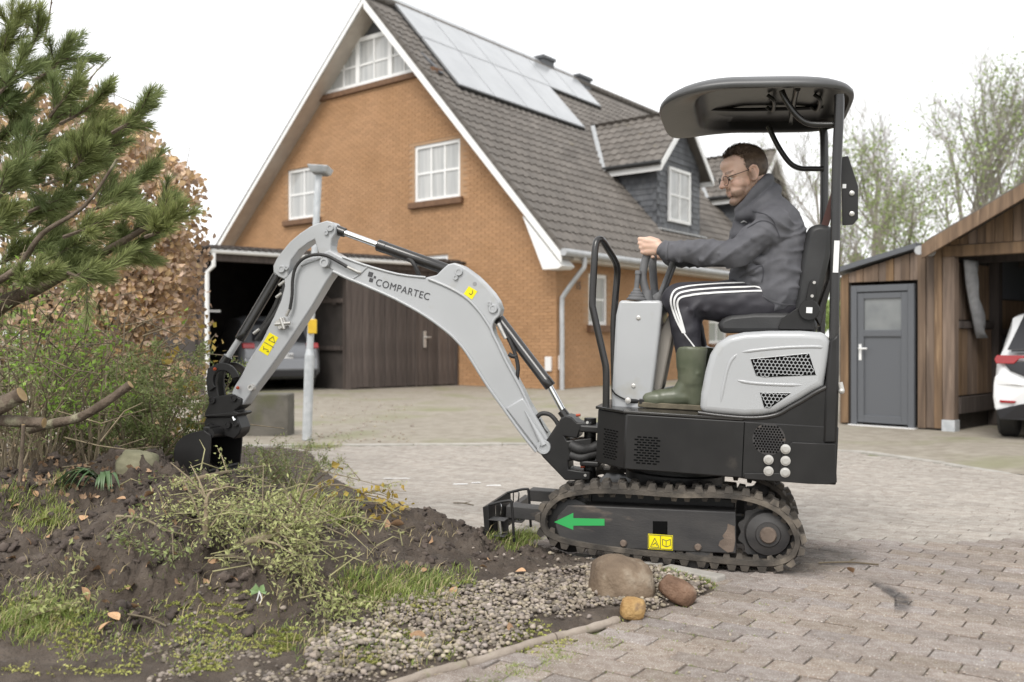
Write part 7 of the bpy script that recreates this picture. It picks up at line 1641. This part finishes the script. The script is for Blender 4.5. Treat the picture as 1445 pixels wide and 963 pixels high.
# ---- heap of cut brush on the soil
def cutbranch(label, pts, r, nl, ls, lm, lift=.03, spread=.05, group='cut branches heaped on the soil', sub=6, asp=.42):
    sub = int(sub*2.2); nl = int(nl*.62); spread *= .55; lift *= .6; ls *= .92
    P = []
    for px, py, h_ in pts:
        p = soilat(px, py+h_); k = FOC/p.y; p = p+Vector((0, 0, h_/k+lift)); P.append(p)
    P = spline(P, 4); root = thing('cut_branch', label, 'branch', P[0], 0, group); P = [p-P[0] for p in P]; n = len(P); st, lv = MB(), MB(); st.val = rp.random(); st.tube(P, [r*(1-.7*i/n) for i in range(n)], 6); segs = [P]
    for k in range(sub):
        j = rp.randrange(1, n); d = (P[j]-P[j-1]).normalized(); e = P[j]+(d*.7+Vector((rp.gauss(0, .6), rp.gauss(0, .5), rp.gauss(.12, .42)))).normalized()*rp.uniform(.08, .27); st.tube([P[j], P[j].lerp(e, .5)+Vector((0, 0, .012)), e], [r*.4, r*.3, r*.15], 4); segs += [[P[j], P[j].lerp(e, .5), e]]*2
    for i in range(nl):
        Q = segs[rp.randrange(len(segs))]; f_ = rp.random()*(len(Q)-1); j = min(int(f_), len(Q)-2); c = Q[j].lerp(Q[j+1], f_-j)+Vector((rp.gauss(0, 1), rp.gauss(0, 1), rp.gauss(0, .8)))*spread*.5; lv.val = rp.random(); leafquad(lv, c, ls*rp.uniform(.5, 1.35), rp, asp)
    st.build('stem', K['twig'], root, smooth=60)
    if nl: lv.build('leaves', lm, root, smooth=0, kind='stuff')
    return root
GP_ = K['leafp']
cutbranch('arching branch with pale small leaves across the top of the heap', [(248,690,8),(320,672,14),(400,660,16),(470,672,12),(540,690,8)], .008, 882, .0207, GP_)
cutbranch('upright cut stem with broken pale top left in the heap', [(290,765,0),(291,735,28),(294,705,52),(322,690,62)], .012, 126, .0195, GP_, sub=3)
cutbranch('long straight pale stem sticking out to the right over the street', [(395,770,10),(450,745,14),(515,733,6)], .006, 252, .0195, GP_, sub=3)
cutbranch('second long bare stem just below the pale straight stem', [(400,782,8),(450,760,10),(514,746,4)], .005, 126, .0195, GP_, sub=2)
cutbranch('dark forked branch standing out in the middle of the heap', [(440,782,0),(432,745,20),(428,720,36)], .009, 189, .0183, GP_, sub=4)
cutbranch('bushy pale sprig hanging over the centre of the heap', [(400,690,22),(412,730,22),(420,780,16),(440,850,4)], .006, 1890, .0195, GP_, spread=.09, sub=12)
cutbranch('thick silvery branch under the pale sprig', [(350,772,4),(385,762,6),(430,740,8)], .017, 546, .0207, GP_, sub=5)
cutbranch('drooping leafy branch in front of the bucket', [(255,680,6),(300,690,12),(340,705,10),(370,730,8)], .006, 1176, .0195, K['leafg'], spread=.08, sub=9)
cutbranch('yellow leaved creeper trailing over the right end of the heap', [(430,700,10),(480,690,20),(520,708,14),(560,735,4)], .006, 190, .034, K['leafy'], spread=.06, asp=.8, sub=7)
cutbranch('dark twig lying across the bare soil to the left', [(165,735,2),(200,738,8),(235,755,4),(262,762,0)], .007, 84, .0171, K['leafg'], sub=3)
cutbranch('fine green sprig lying left on the soil', [(165,775,4),(195,775,6),(225,790,2)], .004, 504, .0244, K['leafg'], spread=.07)
cutbranch('dark branch sloping down to the right in front of the heap', [(305,790,4),(370,800,12),(430,820,8),(480,850,2)], .007, 504, .0183, GP_, sub=6)
cutbranch('withered sprig hanging low at the front right of the heap', [(420,800,8),(455,830,8),(478,870,2)], .005, 1092, .0207, GP_, spread=.09, sub=9)
cutbranch('leafy green sprig lying behind the heap by the street', [(360,660,6),(420,655,12),(470,665,8)], .005, 882, .0207, K['leafg'], spread=.08, sub=8)
cutbranch('green sprays beside the bucket pointing to the street', [(380,650,4),(430,640,14),(485,632,14)], .005, 630, .0207, K['leafg'], spread=.08, sub=8)
cutbranch('matted pale sprig left of the upright stem', [(235,720,6),(262,735,8),(300,755,6)], .005, 1260, .0195, GP_, spread=.1, sub=10)
cutbranch('matted grey green sprig right of the upright stem', [(320,715,8),(360,735,10),(395,760,8)], .005, 1470, .0195, GP_, spread=.11, sub=12)
cutbranch('pale uprooted tuft lying in the grass at lower left', [(20,890,2),(60,872,6),(98,866,2)], .004, 546, .0244, GP_, spread=.06, sub=5)
m = MB()
for i in range(95):
    px, py = rp.gauss(385, 75), rp.gauss(745, 48); p = soilat(px, py); p = Vector((p.x, p.y, soilz(p.x, p.y)+rp.uniform(.005, .07))); a = rp.uniform(0, 2*pi); d = Vector((cos(a), sin(a)*.7, rp.gauss(.1, .22))).normalized()*rp.uniform(.08, .3); m.val = rp.random(); m.tube([p, p+d*.5+Vector((rp.gauss(0, .012), 0, .012)), p+d+Vector((0, 0, -.02))], [.0028, .0022, .001], 4)
m.build('loose_twigs', mat('pale_peeled_twig', (.17,.155,.08), (.31,.29,.15), rough=.8, ns=12, attr=.4), smooth=60, kind='stuff')
m = MB()
for i in range(150):
    px, py = rp.uniform(445, 585), rp.uniform(562, 624); D = (EYE+.2)*FOC/(py-PHZ); c = Vector(((px-PCX)/FOC*D, D, -.2)); r = rp.uniform(.008, .022); m.val = .6+.4*rp.random(); lump(m, c, r, i*.7)
m.build('loose_stones', K['pebble'], smooth=180, kind='stuff')
# dry sticks
for i, pts in enumerate(([(484,728),(516,731)], [(640,716),(668,720)], [(260,860),(310,845)], [(560,760),(585,752)], [(180,880),(235,890)], [(330,880),(372,868)], [(1155,797),(1240,800)])):
    P = []
    for px, py in pts:
        p = soilat(px, py); p.z = max(p.z, soilz(p.x, p.y) if beddist(p.x, p.y) > 0 else gz(p.x, p.y))+.008; P.append(p)
    P = [P[0], P[0].lerp(P[1], .5)+Vector((0, .012, .004)), P[1]]; q = MB(); q.tube(spline(P, 3), .004, 5); d = (P[2]-P[0])*.18; q.tube([P[1], P[1]+Vector((-d.y, d.x, .008))+d], [.003, .0015], 4)
    tag(q.build('dry_stick', K['twig'], smooth=60), ['pale dry stick lying at the street edge right of the brush heap', 'thin dry stick lying on the grey street left of the dozer blade', 'thin dry stick on the bare soil left of the round green leaf', 'short dry stick between the yellow creeper and the blade', 'dry stick in the moss at the lower left', 'dry stick on the soil just below the round green leaf'][i] if i < 6 else 'thin forked twig lying on the pavers right of the rubber track', 'stick', 'dry sticks on the ground' if i < 6 else None)
# ---- fallen leaves
q = MB(); vs = []
for i in range(9):
    f_ = i/8; w_ = .5*sin(pi*f_**.85)*.62; vs += [(f_-.5, -w_, .22*w_+.08*sin(f_*3)), (f_-.5, 0, -.02+.08*sin(f_*3)), (f_-.5, w_, .26*w_+.08*sin(f_*3))]
q.add(vs, [(i*3+j, i*3+j+1, i*3+j+4, i*3+j+3) for i in range(8) for j in range(2)]); lme = q.mesh('fallen_leaf')
lspots = [(1200,808),(735,810),(682,806),(575,806),(690,800),(136,812),(185,848),(188,862),(120,850),(160,880),(16,795),(60,742),(12,718),(155,690),(118,735),(210,705),(170,708),(245,808),(150,888),(270,745),(232,742),(262,700),(560,752),(598,815),(330,822),(300,800),(250,850),(100,725),(70,762),(40,770),(205,720),(185,728),(640,842),(95,700),(50,712),(20,735),(545,745),(610,775),(590,905),(720,892)]
for i, (px, py) in enumerate(lspots):
    p = soilat(px, py); base = soilz(p.x, p.y) if beddist(p.x, p.y) > 0 else gz(p.x, p.y); o = link('fallen_leaf', lme, K['dry'], None, 60); s = rp.uniform(.035, .065) if i else .05
    o.location = (p.x, p.y, base+.012); o.scale = (s, s, s); o.rotation_euler = (rp.gauss(0, .5), rp.gauss(0, .4), rp.uniform(0, 6.3))
    if i: tag(o, 'curled dry leaf lying on the gravel or the bare dirt beside it' if px > 540 else ('curled dry brown leaf lying on the mossy lower left of the bed' if py > 790 else 'curled dry brown leaf lying on the upper soil near the cut logs and bushes'), 'leaf', 'dry leaves on the bed')
    else: tag(o, 'single pale dry leaf lying on the pavers behind the excavator', 'leaf')
m = MB()
for i in range(200):
    px, py = (rp.gauss(90, 70), rp.uniform(655, 715)) if i < 175 else (rp.uniform(0, 620), rp.uniform(730, 880)); p = soilat(px, py); m.val = rp.random(); fold(m, Vector((p.x, p.y, soilz(p.x, p.y)+.010)), rp.uniform(.022, .042), rp)
m.build('leaf_litter', K['litter'], smooth=0, kind='stuff')
p = soilat(366, 852); root = thing('green_leaf', 'single round fresh green leaf on white stalk lying on the dark soil', 'leaf', p)
q = MB(); vs = [(0, 0, .040)]
for k in range(13):
    a = radians(-25+230*k/12); r_ = .027*(1+.12*sin(k*2.1))*(1-.45*(k == 6)); vs.append((cos(a)*r_, -.012*abs(cos(a))-.006, .045+sin(a)*r_*.85+.004*sin(k*1.9)))
q.add(vs, [(0, k, k+1) for k in range(1, 13)]); q.build('blade', K['leafr'], root, smooth=60)
q = MB(); q.tube(spline([(0, 0, .045), (-.004, -.005, .02), (-.012, -.01, .0)], 3), .002, 5); q.tube(spline([(0, 0, .04), (.01, -.008, .015), (-.002, -.012, .0)], 3), .002, 5); q.build('stalk', K['plate'], root, smooth=60)
# ---- grass and moss
def blades(m, c, n, hgt, rad, R_):
    for i in range(n):
        a = R_.uniform(0, 2*pi); r_ = rad*sqrt(R_.random()); p = Vector((c.x+cos(a)*r_, c.y+sin(a)*r_, 0)); d_ = beddist(p.x, p.y); p.z = (soilz(p.x, p.y, d_) if d_ > -.02 else gz(p.x, p.y)-.006); l = hgt*.72*R_.uniform(.35, 1.15); az = R_.uniform(0, 2*pi); b = Vector((cos(az), sin(az), 0))*l*R_.uniform(.3, 1.5); s = Vector((-sin(az+.6), cos(az+.6), 0))*.0016; m.val = R_.random()
        m.add([p-s, p+s, p+b*.35+Vector((0, 0, l*.6))+s*.8, p+b*.35+Vector((0, 0, l*.6))-s*.8, p+b+Vector((0, 0, l*.9))], [(0, 1, 2, 3), (3, 2, 4)])
m = MB(); ms = MB()
def patch(pxs, n, per, hgt, rad):
    (x0, x1), (y0, y1) = pxs
    for i in range(n):
        c = soilat(rp.uniform(x0, x1), rp.uniform(y0, y1)); blades(m, c, int(per*1.3), hgt*rp.uniform(.5, 1.25), rad*1.25, rp); blades(ms, c, per//3, hgt*rp.uniform(.5, 1.2), rad*1.4, rp)
patch(((702,752),(760,772)), 16, 34, .10, .05); patch(((488,625),(822,856)), 46, 34, .065, .06); patch(((560,660),(805,832)), 16, 22, .05, .05)
patch(((0,90),(700,745)), 26, 26, .08, .06); patch(((-10,110),(845,905)), 44, 30, .06, .07); patch(((930,965),(808,822)), 10, 24, .035, .03); patch(((905,1015),(815,838)), 14, 20, .022, .03)
patch(((500,720),(845,925)), 26, 12, .03, .05); patch(((130,420),(860,935)), 34, 20, .035, .07); patch(((420,640),(895,935)), 36, 22, .03, .06); patch(((390,470),(620,636)), 22, 30, .12, .12); patch(((480,500),(700,740)), 6, 20, .05, .05)
for i in range(60):   # along the edging, paver side
    f_ = rp.random(); c = onground(668+f_*210+rp.uniform(-4, 10), 948-f_*62+rp.uniform(6, 26)*(1-.3*f_)); blades(m, c, 14, .022, .03, rp)
m.build('grass', K['grass'], smooth=0, kind='stuff')
patch(((100,560),(690,860)), 40, 8, .09, .12) if False else None
for i in range(90): c = soilat(rp.uniform(0, 640), rp.uniform(720, 950)); blades(ms, c, 7, .07, .06, rp)
ms.build('dry_grass', K['strawb'], smooth=0, kind='stuff')
m = MB(); 
for i in range(30000):
    z_ = rp.random()
    px, py = (rp.uniform(380, 640), rp.uniform(895, 945)) if z_ < .35 else ((rp.uniform(0, 420), rp.uniform(850, 955)) if z_ < .7 else ((rp.uniform(480, 700), rp.uniform(820, 870)) if z_ < .85 else (rp.uniform(650, 880), rp.uniform(880, 958))))
    c = soilat(px, py)
    if beddist(c.x, c.y) < -.07 or fb(c.x*2+3, c.y*2, 1.9, 4) < (.05+.45*rp.random() if px > 200 else -.25+.5*rp.random()): continue
    m.val = rp.random(); leafquad(m, Vector((c.x, c.y, (soilz(c.x, c.y) if beddist(c.x, c.y) > 0 else -.004)+rp.uniform(.001, .010))), rp.uniform(.006, .016), rp, .5)
m.build('moss', K['moss'], smooth=0, kind='stuff')
m = MB()
for i in range(170):   # moss and tufts in the paver joints near the bed
    px, py = rp.uniform(690, 1120), rp.uniform(845, 960); c = onground(px, py)
    if beddist(c.x, c.y) > -.01: continue
    j = round(c.dot(d2)/.1-.5)+.5; c = c+d2*(j*.1-c.dot(d2)); blades(m, Vector((c.x, c.y, 0)), 8, .014, .014, rp)
m.build('joint_grass', K['grass'], smooth=0, kind='stuff')
